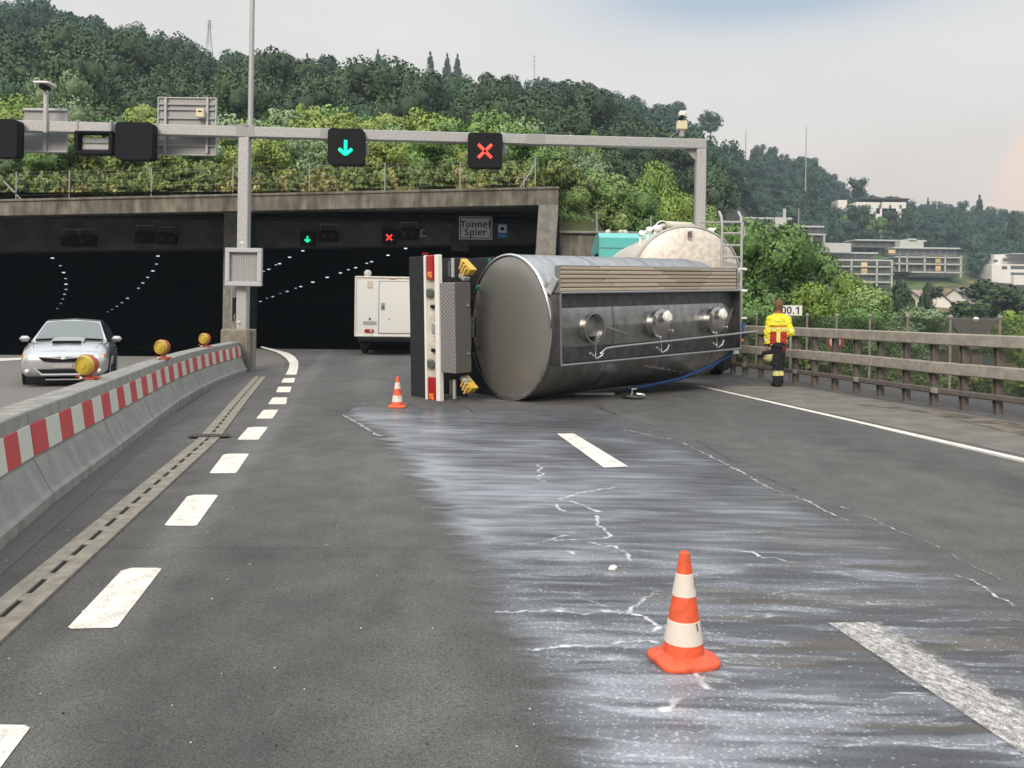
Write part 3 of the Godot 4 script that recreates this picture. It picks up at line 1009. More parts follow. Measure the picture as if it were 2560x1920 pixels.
	prism(st, PackedVector2Array([Vector2(w0.x, -0.5), Vector2(w1.x, -0.5), Vector2(w1.x, w1.y), Vector2(w0.x, w0.y)]), Transform3D(Basis(), Vector3(0, 0, -34.2)), -0.5)
	obj("wall_face", st, M.stained_concrete, w)
	st = mb()
	box(st, Vector3((w0.x + w1.x) * 0.5, w0.y + 0.04, -34.4), Vector3(w1.x - w0.x + 0.1, 0.1, 0.66), 0.02)
	obj("coping", st, M.concrete, w)
	# lamps under the roof
	var rows := [
		[[769, 622, 0.6], [757, 628, 1.0], [724, 644, 1.0], [699, 660, 1.0], [690, 663, 0.6], [672, 674, 0.9], [659, 679, 0.6], [640, 691, 0.5]],
		[[1028, 616, 0.6], [1014, 622, 1.1], [970, 639, 1.1], [929, 655, 1.0], [917, 659, 0.8], [889, 670, 1.0], [871, 675, 0.8], [851, 683, 1.0], [818, 694, 1.1], [782, 706, 1.1], [752, 717, 0.9], [739, 721, 0.5], [718, 729, 0.8], [701, 734, 0.3], [682, 742, 0.7], [667, 746, 0.4], [651, 754, 0.7], [639, 757, 0.6], [625, 765, 0.6]],
		[[131, 646, 1.0], [151, 665, 0.6], [159, 682, 1.0], [164, 697, 0.6], [165, 711, 1.0], [165, 724, 0.7], [161, 736, 0.7], [157, 748, 0.5], [152, 759, 0.4], [143, 772, 0.3]],
		[[395, 641, 1.0], [391, 661, 0.7], [382, 678, 1.0], [369, 694, 0.8], [357, 708, 0.8], [346, 721, 0.7], [319, 746, 0.8], [305, 757, 0.6], [292, 766, 0.5], [280, 774, 0.3], [269, 780, 0.3]]]
	var lg := mk("lamp_glow", Color(0.8, 0.85, 0.85), 0.4)
	var names := ["short row beside the framed panel", "long row above the box van", "curved row above the silver car", "straight row of the left tube"]
	for k in rows.size():
		var prev := 0
		for e in rows[k]:
			prev += 1
			var y := inv(e[0], e[1]).y
			# the roof falls from 5.2 m at 36 m to 2.2 m at 160 m
			var zl2 := clampf((5.02 - EYE + 0.0242 * 36.0) / (0.0242 - y / F), 38.5, 122.0)
			var q := at(e[0], e[1], zl2)
			var key := "lamp%.1f" % e[2]
			if not M.has(key):
				glow(key, Color(0.86, 0.95, 1.0), 0.2 + 0.75 * e[2] * e[2])
			var t := thing("tunnel_lamp", "small white tunnel lamp, %s from the portal in the %s" % [NTH[prev - 1], names[k]], "lamp", q, 0.0, "tunnel lamps in the " + names[k])
			st = mb()
			var s: float = zl2 / F * (4.0 + 3.0 * e[2])
			box(st, Vector3(0, 0.02, 0), Vector3(s, s * 0.30, 0.10), 0.01)
			obj("lens", st, M[key], t)
			st = mb()
			box(st, Vector3(0, 0.02 + s * 0.25, -0.02), Vector3(s * 1.1, s * 0.12, 0.16), 0.01)
			obj("housing", st, M.black_plastic, t)
	# signals and boxes hung on the head wall
	signal_head("lane_signal", "small green arrow signal hung under the tunnel head wall", at(770, 597, 36.6), 0.60, "arrow")
	signal_head("lane_signal", "small red cross signal hung under the tunnel head wall", at(974, 593, 36.6), 0.60, "cross")
	for e in [[178, 603, "dark unlit signal box at the far left of the head wall", false], [217, 603, "dark box with a faint red lamp left of the silver car's lamp row", true], [362, 594, "dark unlit signal box on the head wall left of the middle pier", false], [418, 598, "dark box with a faint red lamp nearest to the middle pier", true], [822, 591, "dark traffic light box between the small green arrow and the red cross", true], [1022, 586, "dark traffic light box right of the small red cross", true]]:
		var t := thing("signal_box", e[2], "signal box", at(e[0], e[1], 36.75))
		st = mb()
		box(st, Vector3.ZERO, Vector3(0.78, 0.46, 0.25), 0.04)
		obj("housing", st, M.black_plastic, t)
		st = mb()
		tube(st, [Vector3(-0.36, 0.2, 0), Vector3(-0.36, 0.5, 0), Vector3(0.36, 0.5, 0), Vector3(0.36, 0.2, 0)], 0.02, 6)
		obj("bracket", st, M.galvanised_dull, t)
		if e[3]:
			for s in [-0.18, 0.18]:
				st = mb()
				lathe(st, [[0.0, 0.0], [0.085, 0.0], [0.085, -0.02], [0.0, -0.03]], Transform3D(Basis(Vector3.RIGHT, -PI / 2), Vector3(s, 0, 0.128)), 14)
				obj("lens", st, mk("dim_red_lens", Color(0.09, 0.012, 0.012), 0.3) if s < 0 else M.black_rubber, t)
	var cb := thing("steel_bracket", "pale angled steel bracket right of the tunnel's small red cross", "bracket", at(1059, 583, 36.7))
	st = mb()
	box(st, Vector3(-0.1, 0, 0), Vector3(0.07, 0.32, 0.1), 0.01)
	box(st, Vector3(0.0, 0.13, 0), Vector3(0.14, 0.06, 0.098), 0.01)
	box(st, Vector3(0.03, -0.13, 0), Vector3(0.2, 0.06, 0.098), 0.01)
	obj("bracket_arm", st, M.galvanised, cb)
	# tunnel name sign
	var sg := thing("tunnel_sign", "white rectangular sign reading Tunnel Spier at the right of the portal", "sign", at(1189, 570, 35.8))
	var sc := 35.8 / F
	plate(sg, 83 * sc, 57 * sc, 0.08, M.pale_sign if M.has("pale_sign") else mk("pale_sign", Color(0.62, 0.63, 0.66), 0.5))
	st = mb()
	for e in [[0.0, 25.0, 75.0, 2.0], [0.0, -25.0, 75.0, 2.0], [-37.5, 0.0, 2.0, 48.0], [37.5, 0.0, 2.0, 48.0]]:
		box(st, Vector3(e[0] * sc, e[1] * sc, 0.045), Vector3(e[2] * sc, e[3] * sc, 0.006))
	obj("border", st, M.black_plastic, sg)
	text(sg, "Tunnel", 17 * sc, Vector3(0, 9 * sc, 0.042), mk("sign_ink", Color(0.05, 0.05, 0.06), 0.7))
	text(sg, "Spier", 17 * sc, Vector3(0, -11 * sc, 0.042), M.sign_ink)
	var bs := thing("camera_sign", "small blue sign with a white panel and black square beside the tunnel name sign", "sign", at(1256, 577, 35.8))
	plate(bs, 26 * sc, 36 * sc, 0.06, mk("sign_blue", Color(0.03, 0.14, 0.42), 0.5))
	st = mb()
	box(st, Vector3(0, 5 * sc, 0.034), Vector3(20 * sc, 20 * sc, 0.008))
	obj("white_panel", st, M.pale_sign, bs)
	st = mb()
	box(st, Vector3(0, 5 * sc, 0.041), Vector3(8.5 * sc, 8.5 * sc, 0.008))
	obj("black_square", st, M.black_plastic, bs)
	st = mb()
	box(st, Vector3(0, -12 * sc, 0.034), Vector3(19 * sc, 3 * sc, 0.006))
	obj("caption_bar", st, mk("sign_light_blue", Color(0.12, 0.3, 0.6), 0.5), bs)
	# fence on the parapet
	var xs := [40.0, 173.0, 378.0, 582.0, 773.0, 962.0, 1150.0, 1338.0]
	var fe := thing("parapet_fence", "thin wire fence on steel posts along the top of the portal parapet", "fence")
	var tops := []
	for k in xs.size():
		var bt := at(xs[k], 506 - xs[k] * 0.0232, 33.5)
		var hgt := 1.15 if k < 7 else 1.25
		tops.append(bt)
		st = mb()
		tube(st, [bt, bt + Vector3(0, hgt, 0)], 0.024, 7)
		obj("post", st, M.galvanised_dull, fe)
	for hgt in [0.25, 0.5, 0.75, 1.0, 1.12]:
		st = mb()
		for k in xs.size() - 1:
			tube(st, [tops[k] + Vector3(0, hgt, 0), tops[k + 1] + Vector3(0, hgt, 0)], 0.003, 4, -1, false)
		obj("wire", st, M.galvanised_dull, fe)
	st = mb()
	tube(st, [tops[7] + Vector3(0, 1.0, 0), at(1298, 474, 33.5)], 0.03, 7)
	tube(st, [at(1310, 474, 33.5), at(1310, 440, 33.5)], 0.025, 7)
	obj("brace", st, M.galvanised_dull, fe)
	st = mb()
	tube(st, [tops[0] + Vector3(0.3, 0.0, 0.0), tops[0] + Vector3(-0.5, 0.8, 0)], 0.03, 7)
	obj("brace", st, M.galvanised_dull, fe)
	var f2 := thing("wing_wall_fence", "single steel fence posts standing behind the wing wall", "fence")
	for e in [[1492, 582, 532], [1627, 585, 540]]:
		st = mb()
		tube(st, [at(e[0], e[1] + 20, 34.9), at(e[0], e[2], 34.9)], 0.035, 7)
		obj("post", st, M.galvanised_dull, f2)
func plate(o: Node3D, w: float, h: float, d: float, m: Material, r := 0.05) -> void:
	var st := mb()
	prism(st, rrect(w, h, r), Transform3D(Basis(), Vector3(0, 0, -d / 2)), d)
	obj("panel", st, m, o)
func text(o: Node3D, s: String, size: float, where: Vector3, m: Material, font := "Droid Sans") -> void:
	var t := TextMesh.new()
	var f := SystemFont.new()
	f.font_names = PackedStringArray([font])
	f.font_weight = 700
	t.font = f
	t.text = s
	t.font_size = 64
	t.pixel_size = size / 48.0
	t.depth = 0.004
	t.curve_step = 4.0
	var n := put("lettering", t, m, o)
	n.position = where
func signal_head(called: String, label: String, where: Vector3, s: float, face: String) -> Node3D:
	var o := thing(called, label, "traffic signal", where)
	var st := mb()
	prism(st, rrect(s, s, s * 0.1), Transform3D(Basis(), Vector3(0, 0, -s * 0.18)), s * 0.36)
	obj("housing", st, M.black_plastic, o)
	st = mb()
	var z := s * 0.18
	var w := s * 0.045
	if face == "arrow":
		if not M.has("green_led"): glow("green_led", Color(0.0, 1.0, 0.38), 1.6)
		tube(st, [Vector3(0, s * 0.17, z), Vector3(0, -s * 0.2, z)], w, 8)
		obj("led_shaft", st, M.green_led, o)
		for k in [-1, 1]:
			st = mb()
			tube(st, [Vector3(k * s * 0.18, -s * 0.07, z), Vector3(0, -s * 0.23, z)], w, 8)
			obj("led_barb", st, M.green_led, o)
	elif face == "cross":
		if not M.has("red_led"): glow("red_led", Color(1.0, 0.06, 0.04), 1.7)
		for a in 4:
			st = mb()
			var d := Vector3(cos(PI / 4 + a * PI / 2), sin(PI / 4 + a * PI / 2), 0)
			tube(st, [Vector3(0, -s * 0.03, z) + d * s * 0.045, Vector3(0, -s * 0.03, z) + d * s * 0.27], w, 8)
			obj("led_bar", st, M.red_led, o)
	return o

# ---------- gantry ----------
func gantry() -> void:
	var o := thing("sign_gantry", "grey steel sign gantry spanning the road on a middle and a right post", "gantry")
	var zm := 22.1
	var beam_l := at(-500, 308, 21.4)
	var pm := at(613, 331, zm)
	var pr := at(1752, 361, 24.0)
	var b0 := at(28, 319, 21.75)
	# one straight beam through the two post heads
	var dir := (pr - pm).normalized()
	var a := pm - dir * 14.5
	var b := pr + dir * 0.12
	var up := Vector3(-dir.y, dir.x, 0).normalized()
	var back := dir.cross(up).normalized()
	var bas := Basis(dir, up, back)
	var st := mb()
	box(st, (a + b) * 0.5, Vector3(a.distance_to(b), 0.26, 0.26), 0.015, bas)
	obj("beam", st, M.galvanised, o)
	for e in [0.02, 2.1, 7.4, -2.3]:
		st = mb()
		box(st, pm + dir * e, Vector3(0.45 if absf(e) < 0.1 else 0.5, 0.275, 0.275), 0.01, bas)
		obj("splice", st, M.galvanised_dull, o)
	st = mb()
	box(st, Vector3(pm.x, (pm.y - 0.13 + 0.3) * 0.5, pm.z), Vector3(0.27, pm.y - 0.13 - 0.3, 0.27), 0.02)
	obj("middle_post", st, M.galvanised, o)
	st = mb()
	box(st, Vector3(pr.x, (pr.y - 0.13) * 0.5, pr.z), Vector3(0.27, pr.y - 0.13, 0.27), 0.02)
	obj("right_post", st, M.galvanised, o)
	st = mb()
	prism(st, PackedVector2Array([Vector2(0, 0), Vector2(-0.3, 0), Vector2(0, -0.3)]), Transform3D(Basis(), pr + Vector3(-0.14, -0.14, -0.02)), 0.04)
	obj("gusset", st, M.galvanised_dull, o)
	st = mb()
	box(st, pm + Vector3(-0.14, 0.15, 0), Vector3(0.5, 0.03, 0.3), 0.005)
	obj("mast_plate", st, M.galvanised_dull, o)
	st = mb()
	var mt := at(626, 318, zm)
	tube(st, [mt, Vector3(mt.x + 0.02, 13.0, mt.z)], 0.068, 12, 0.055)
	obj("lamp_mast", st, M.galvanised, o)
	st = mb()
	box(st, Vector3(pm.x, 3.15, pm.z + 0.137), Vector3(0.08, 0.05, 0.01))
	obj("tag_plate", st, M.white_enamel, o)
	# lane signals on the beam
	var on := func(px: float, py: float, fwd: float) -> Vector3:
		var z := 22.3
		for k in 4:
			var p := at(px, py, z)
			var t := (p.x - pm.x) / dir.x
			z = -(pm + dir * t).z - fwd
		return at(px, py, z)
	signal_head("lane_signal", "large black lane signal with a lit green down arrow on the gantry", on.call(867, 369, 0.32), 0.90, "arrow")
	signal_head("lane_signal", "large black lane signal with a lit red cross on the gantry", on.call(1213, 378, 0.32), 0.89, "cross")
	for e in [[4, 348, "black back of a lane signal cut by the left edge of the view"], [341, 355, "black back of a lane signal between the two grey sign backs"]]:
		signal_head("lane_signal", e[2], on.call(e[0], e[1], 0.32), 0.90, "")
	for e in [[916, 384, "small grey junction box beside the green arrow signal"], [1262, 384, "small grey junction box beside the red cross signal"]]:
		var t := thing("junction_box", e[2], "box", on.call(e[0], e[1] - 8, 0.05))
		st = mb()
		box(st, Vector3.ZERO, Vector3(0.1, 0.24, 0.16), 0.01)
		obj("box_body", st, M.galvanised_dull, t)
		st = mb()
		box(st, Vector3(0, 0.13, 0), Vector3(0.06, 0.1, 0.06), 0.005)
		obj("mount", st, M.galvanised_dull, t)
	# backs of two signs
	var s1 := thing("road_sign", "plain grey square sign back under a camera at the left of the gantry", "sign", on.call(116, 327, -0.35))
	var k1 := 22.2 / F
	plate(s1, 105 * k1, 110 * k1, 0.06, M.galvanised_dull, 0.03)
	for e in [[0.0, 50.0, 107.0, 6.0, "top_rail"], [0.0, -52.0, 107.0, 4.0, "bottom_rail"]]:
		st = mb()
		box(st, Vector3(e[0] * k1, e[1] * k1, 0.06), Vector3(e[2] * k1, e[3] * k1, 0.07), 0.01)
		obj(e[4], st, M.galvanised, s1)
	st = mb()
	box(st, Vector3(0, 0, 0.06), Vector3(0.1, 1.1, 0.06), 0.01)
	obj("stay", st, M.galvanised, s1)
	var s2 := thing("road_sign", "large grey ribbed sign back with a beige box beside the middle post", "sign", on.call(469, 317, -0.35))
	plate(s2, 144 * k1, 143 * k1, 0.05, M.galvanised_dull, 0.03)
	for y in [55.0, 42.0, 20.0, -20.0, -48.0]:
		st = mb()
		box(st, Vector3(0, y * k1, 0.05), Vector3(140 * k1, 5 * k1, 0.05), 0.008)
		obj("rib", st, M.galvanised_dull, s2)
	for x in [-52.0, 52.0]:
		st = mb()
		box(st, Vector3(x * k1, 2 * k1, 0.085), Vector3(6 * k1, 140 * k1, 0.06), 0.01)
		obj("stay", st, M.galvanised, s2)
	st = mb()
	for e in [[0.0, 71.0, 146.0, 3.0], [0.0, -71.0, 146.0, 3.0], [-72.0, 0.0, 3.0, 146.0], [72.0, 0.0, 3.0, 146.0]]:
		box(st, Vector3(e[0] * k1, e[1] * k1, 0.02), Vector3(e[2] * k1, e[3] * k1, 0.09), 0.006)
	obj("rim", st, M.galvanised, s2)
	var bx := thing("beige_box", "small beige cabinet hung on the ribbed sign back", "box", on.call(502, 284, -0.12))
	st = mb()
	box(st, Vector3.ZERO, Vector3(0.2, 0.22, 0.16), 0.02)
	obj("cabinet", st, M.beige_plastic, bx)
	st = mb()
	box(st, Vector3(0, 0.04, 0.083), Vector3(0.1, 0.03, 0.01))
	obj("vent", st, M.black_plastic, bx)
	# shuttered device under the beam
	var dv := thing("shutter_display", "small black framed display with grey shutters hung under the gantry beam", "display", on.call(243, 360, 0.02))
	st = mb()
	for e in [[0.0, 0.25, 0.92, 0.06], [0.0, -0.24, 0.92, 0.09], [-0.42, 0.0, 0.1, 0.44], [0.42, 0.0, 0.1, 0.44]]:
		box(st, Vector3(e[0], e[1], 0.08), Vector3(e[2], e[3], 0.28), 0.015)
	obj("frame", st, M.black_plastic, dv)
	for k in 2:
		st = mb()
		box(st, Vector3(0, 0.08 - k * 0.17, 0), Vector3(0.72, 0.15, 0.1), 0.02, Basis(Vector3.RIGHT, 0.15 - 0.3 * k))
		obj("shutter", st, M.galvanised_dull, dv)
	for x in [-0.4, 0.4]:
		st = mb()
		box(st, Vector3(x, 0.38, 0.04), Vector3(0.05, 0.34, 0.3), 0.01)
		obj("hanger", st, M.galvanised_dull, dv)
	# cameras
	var c1 := thing("traffic_camera", "traffic camera on a short pole above the plain square sign back", "camera", on.call(114, 310, 0.16))
	st = mb()
	box(st, Vector3(0, 0.36, 0), Vector3(0.09, 1.15, 0.09), 0.01)
	obj("pole", st, M.galvanised, c1)
	st = mb()
	box(st, Vector3(0, 0.95, 0.05), Vector3(0.36, 0.05, 0.42), 0.015)
	obj("sun_hood", st, M.white_enamel, c1)
	st = mb()
	lathe(st, [[0.0, -0.16], [0.07, -0.15], [0.07, 0.16], [0.0, 0.17]], Transform3D(Basis(Vector3.RIGHT, PI / 2), Vector3(0, 0.86, 0.05)), 12)
	obj("camera_body", st, M.black_plastic, c1)
	var c2 := thing("traffic_camera", "traffic camera with a beige box near the right end of the gantry", "camera", on.call(1704, 338, 0.0))
	st = mb()
	box(st, Vector3(0, 0.1, 0), Vector3(0.12, 0.3, 0.12), 0.01)
	obj("pole", st, M.galvanised_dull, c2)
	st = mb()
	box(st, Vector3(0.0, 0.26, 0), Vector3(0.28, 0.24, 0.22), 0.02)
	obj("beige_case", st, M.beige_plastic, c2)
	st = mb()
	lathe(st, [[0.0, -0.15], [0.06, -0.14], [0.06, 0.14], [0.0, 0.15]], Transform3D(Basis(Vector3.RIGHT, PI / 2), Vector3(-0.02, 0.46, 0.0)), 12)
	obj("camera_body", st, M.black_plastic, c2)
	st = mb()
	box(st, Vector3(0.0, 0.57, 0.02), Vector3(0.18, 0.14, 0.24), 0.02)
	obj("sun_hood", st, M.white_enamel, c2)
	st = mb()
	tube(st, [Vector3(-0.32, -0.06, 0), Vector3(-0.02, 0.16, 0)], 0.012, 6)
	obj("cable", st, M.galvanised_dull, c2)
	# square framed panel on the middle post and the equipment under it
	var fp := thing("framed_panel", "square grey framed grille panel on the middle gantry post", "panel", at(611, 668, 21.85))
	var kf := 21.85 / F
	st = mb()
	for e in [[0.0, 42.0, 91.0, 11.0], [0.0, -42.0, 91.0, 11.0], [-40.0, 0.0, 11.0, 73.0], [40.0, 0.0, 11.0, 73.0]]:
		box(st, Vector3(e[0] * kf, e[1] * kf, 0.04), Vector3(e[2] * kf, e[3] * kf, 0.14), 0.012)
	obj("frame", st, mk("frame_grey", Color(0.46, 0.48, 0.51), 0.5), fp)
	st = mb()
	box(st, Vector3(0, 0, -0.01), Vector3(72 * kf, 76 * kf, 0.02))
	obj("backing", st, M.galvanised_dull, fp)
	for k in 12:
		st = mb()
		box(st, Vector3((-33 + k * 6) * kf, 0, 0.005), Vector3(1.6 * kf, 74 * kf, 0.014))
		obj("grille_bar", st, M.galvanised, fp)
	var eq := thing("cable_cabinet", "dark narrow cabinets with cables on the middle pier under the framed panel", "cabinet", at(600, 815, 22.3))
	for e in [[0.13, 0.35, 0.22, 0.5], [0.13, 0.83, 0.22, 0.36]]:
		st = mb()
		box(st, Vector3(e[0], e[1], 0.1), Vector3(e[2], e[3], 0.1), 0.01)
		obj("cabinet_box", st, mk("slate", Color(0.085, 0.09, 0.09), 0.7), eq)
	st = mb()
	box(st, Vector3(-0.12, 0.42, 0.05), Vector3(0.1, 0.6, 0.1), 0.02)
	obj("meter", st, M.black_plastic, eq)
	st = mb()
	tube(st, [Vector3(-0.2, 0.0, 0.06), Vector3(-0.2, 1.0, 0.06)], 0.018, 6)
	tube(st, [Vector3(-0.05, 0.02, 0.06), Vector3(-0.12, 0.2, 0.1), Vector3(-0.1, 0.3, 0.1)], 0.015, 6)
	obj("cable", st, M.galvanised_dull, eq)
	var bl := thing("bollard_lamp", "small round white lamp on top of the barrier end block", "lamp", at(597, 817, 21.3))
	st = mb()
	lathe(st, [[0.0, 0.0], [0.04, 0.0], [0.025, 0.03], [0.02, 0.06], [0.05, 0.08], [0.055, 0.11], [0.03, 0.15], [0.0, 0.155]], Transform3D(), 12, true)
	obj("lamp_globe", st, M.cream_enamel, bl)

# ---------- concrete barrier with warning lamps ----------
func barriers() -> void:
	var foot := [Vector3(-2.5, 0, -1.9), Vector3(-3.14, 0, -5.43), Vector3(-3.5, 0, -6.76), Vector3(-4.03, 0, -9.05), Vector3(-4.57, 0, -11.3), Vector3(-5.1, 0, -13.55), Vector3(-5.55, 0, -15.8), Vector3(-5.92, 0, -18.1), Vector3(-6.26, 0, -20.9)]
	var words := ["cut by the left edge of the view", "just inside the left edge of the view", "before the nearest warning lamp", "under the nearest yellow warning lamp", "under the middle yellow warning lamp", "between the middle and farthest warning lamps", "under the farthest yellow warning lamp", "last before the end block"]
	# cross-section from the road side: x to the left of the foot line, y up
	var sec := PackedVector2Array([Vector2(0, -0.3), Vector2(0, 0.08), Vector2(0.03, 0.11), Vector2(0.13, 0.315), Vector2(0.145, 0.34), Vector2(0.195, 0.70), Vector2(0.205, 0.71), Vector2(0.45, 0.71), Vector2(0.46, 0.70), Vector2(0.50, 0.34), Vector2(0.66, 0.12), Vector2(0.68, 0.08), Vector2(0.68, -0.3)])
	for i in foot.size() - 1:
		var a: Vector3 = foot[i]
		var b: Vector3 = foot[i + 1]
		var dir := (b - a).normalized()
		var left := Vector3(dir.z, 0, -dir.x)
		var t := thing("concrete_barrier", "grey concrete barrier block with red-white plates, " + words[i], "barrier", a, 0.0, "concrete barrier blocks along the left of the lane")
		var xf := Transform3D(Basis(left, Vector3.UP, dir), dir * 0.006)
		var len := a.distance_to(b) - 0.012
		var st := mb()
		prism(st, sec, xf, len)
		obj("block", st, M.pale_concrete, t)
		# reflector plates fixed in a band under the top
		var n := int(round(len / 0.375 / 2.0)) * 2
		var w := len / n
		# plate lies on the upper face between y 0.49 and 0.68
		var f0 := Vector2(0.148, 0.365)
		var f1 := Vector2(0.1808, 0.605)
		for k in n:
			st = mb()
			var c := (f0 + f1) * 0.5
			var e := (f1 - f0).normalized()
			var bas := xf.basis * Basis(Vector3(0, 0, 1), Vector3(e.x, e.y, 0), Vector3(-e.y, e.x, 0))
			box(st, xf * Vector3(c.x - 0.004, c.y, (k + 0.5) * w), Vector3(w - 0.004, f0.distance_to(f1), 0.012), 0.003, bas)
			obj("red_plate" if k % 2 == 0 else "white_plate", st, M.red_reflector if k % 2 == 0 else M.pale_reflector, t)
	# end block
	var eb := thing("barrier_end_block", "taller tan concrete end block closing the barrier row beneath the gantry post", "barrier", Vector3(-6.26, 0, -20.9))
	var st := mb()
	box(st, Vector3(-0.33, 0.32, -0.35), Vector3(0.74, 1.36, 0.66), 0.02, Basis(Vector3.UP, 0.16))
	obj("block", st, M.tan_concrete, eb)
	st = mb()
	box(st, Vector3(0.0, 0.45, -0.16), Vector3(0.09, 1.1, 0.4), 0.01, Basis(Vector3.UP, 0.16))
	obj("end_plate", st, M.post_steel, eb)
	# lamps
	var names := ["nearest large yellow warning lamp on the concrete barrier, in front of the silver car", "middle yellow warning lamp on the concrete barrier", "farthest small yellow warning lamp on the concrete barrier, next to the end block"]
	var spots := [[214, 913, 9.6], [403, 868, 13.5], [510, 847, 17.8]]
	for k in 3:
		var c := at(spots[k][0], spots[k][1], spots[k][2])
		var t := thing("warning_lamp", names[k], "warning lamp", Vector3(c.x, 0.71, c.z), -0.16, "yellow warning lamps on the barrier")
		var h := c.y - 0.71
		st = mb()
		lathe(st, [[0.0, 0.052], [0.03, 0.05], [0.035, 0.04], [0.085, 0.03], [0.096, 0.012], [0.098, 0.0], [0.0, 0.0]], Transform3D(Basis(Vector3.RIGHT, PI / 2).scaled(Vector3(1.14, 1.14, 1.25)), Vector3(0, h, 0.0)), 28)
		var am := mk("yellow_lens", Color(0.52, 0.40, 0.055), 0.25)
		var lens := obj("lens", st, am, t)
		st = mb()
		for rr in [0.045, 0.065, 0.082]:
			lathe(st, [[rr - 0.003, 0.036], [rr, 0.042], [rr + 0.003, 0.034]], Transform3D(Basis(Vector3.RIGHT, PI / 2).scaled(Vector3(1.14, 1.14, 1.25)), Vector3(0, h, 0.0)), 28)
		obj("lens_rib", st, am, lens)
		st = mb()
		lathe(st, [[0.0, -0.085], [0.07, -0.08], [0.098, -0.06], [0.102, -0.002], [0.104, 0.006], [0.098, 0.01]], Transform3D(Basis(Vector3.RIGHT, PI / 2).scaled(Vector3(1.14, 1.14, 1.25)), Vector3(0, h, 0)), 28)
		obj("housing", st, mk("lamp_orange", Color(0.40, 0.085, 0.045), 0.45), t)
		st = mb()
		box(st, Vector3(0.015, (h - 0.1) * 0.5, -0.04), Vector3(0.06, maxf(h - 0.08, 0.04), 0.06), 0.01)
		box(st, Vector3(0.02, 0.012, -0.04), Vector3(0.17, 0.022, 0.10), 0.006)
		obj("bracket", st, M.lamp_orange, t)
		st = mb()
		tube(st, [Vector3(0.0, 0.03, -0.04), Vector3(0.16, 0.03, -0.02)], 0.012, 6)
		tube(st, [Vector3(-0.05, 0.03, 0.02), Vector3(-0.09, 0.05, 0.05)], 0.014, 6)
		obj("clamp_screw", st, M.lamp_orange, t)
		st = mb()
		lathe(st, [[0.0, 0.0], [0.016, 0.004], [0.018, 0.02], [0.0, 0.03]], Transform3D(Basis(), Vector3(-0.03, 0.01, 0.03)), 10, true)
		obj("bolt_cap", st, M.white_enamel, t)

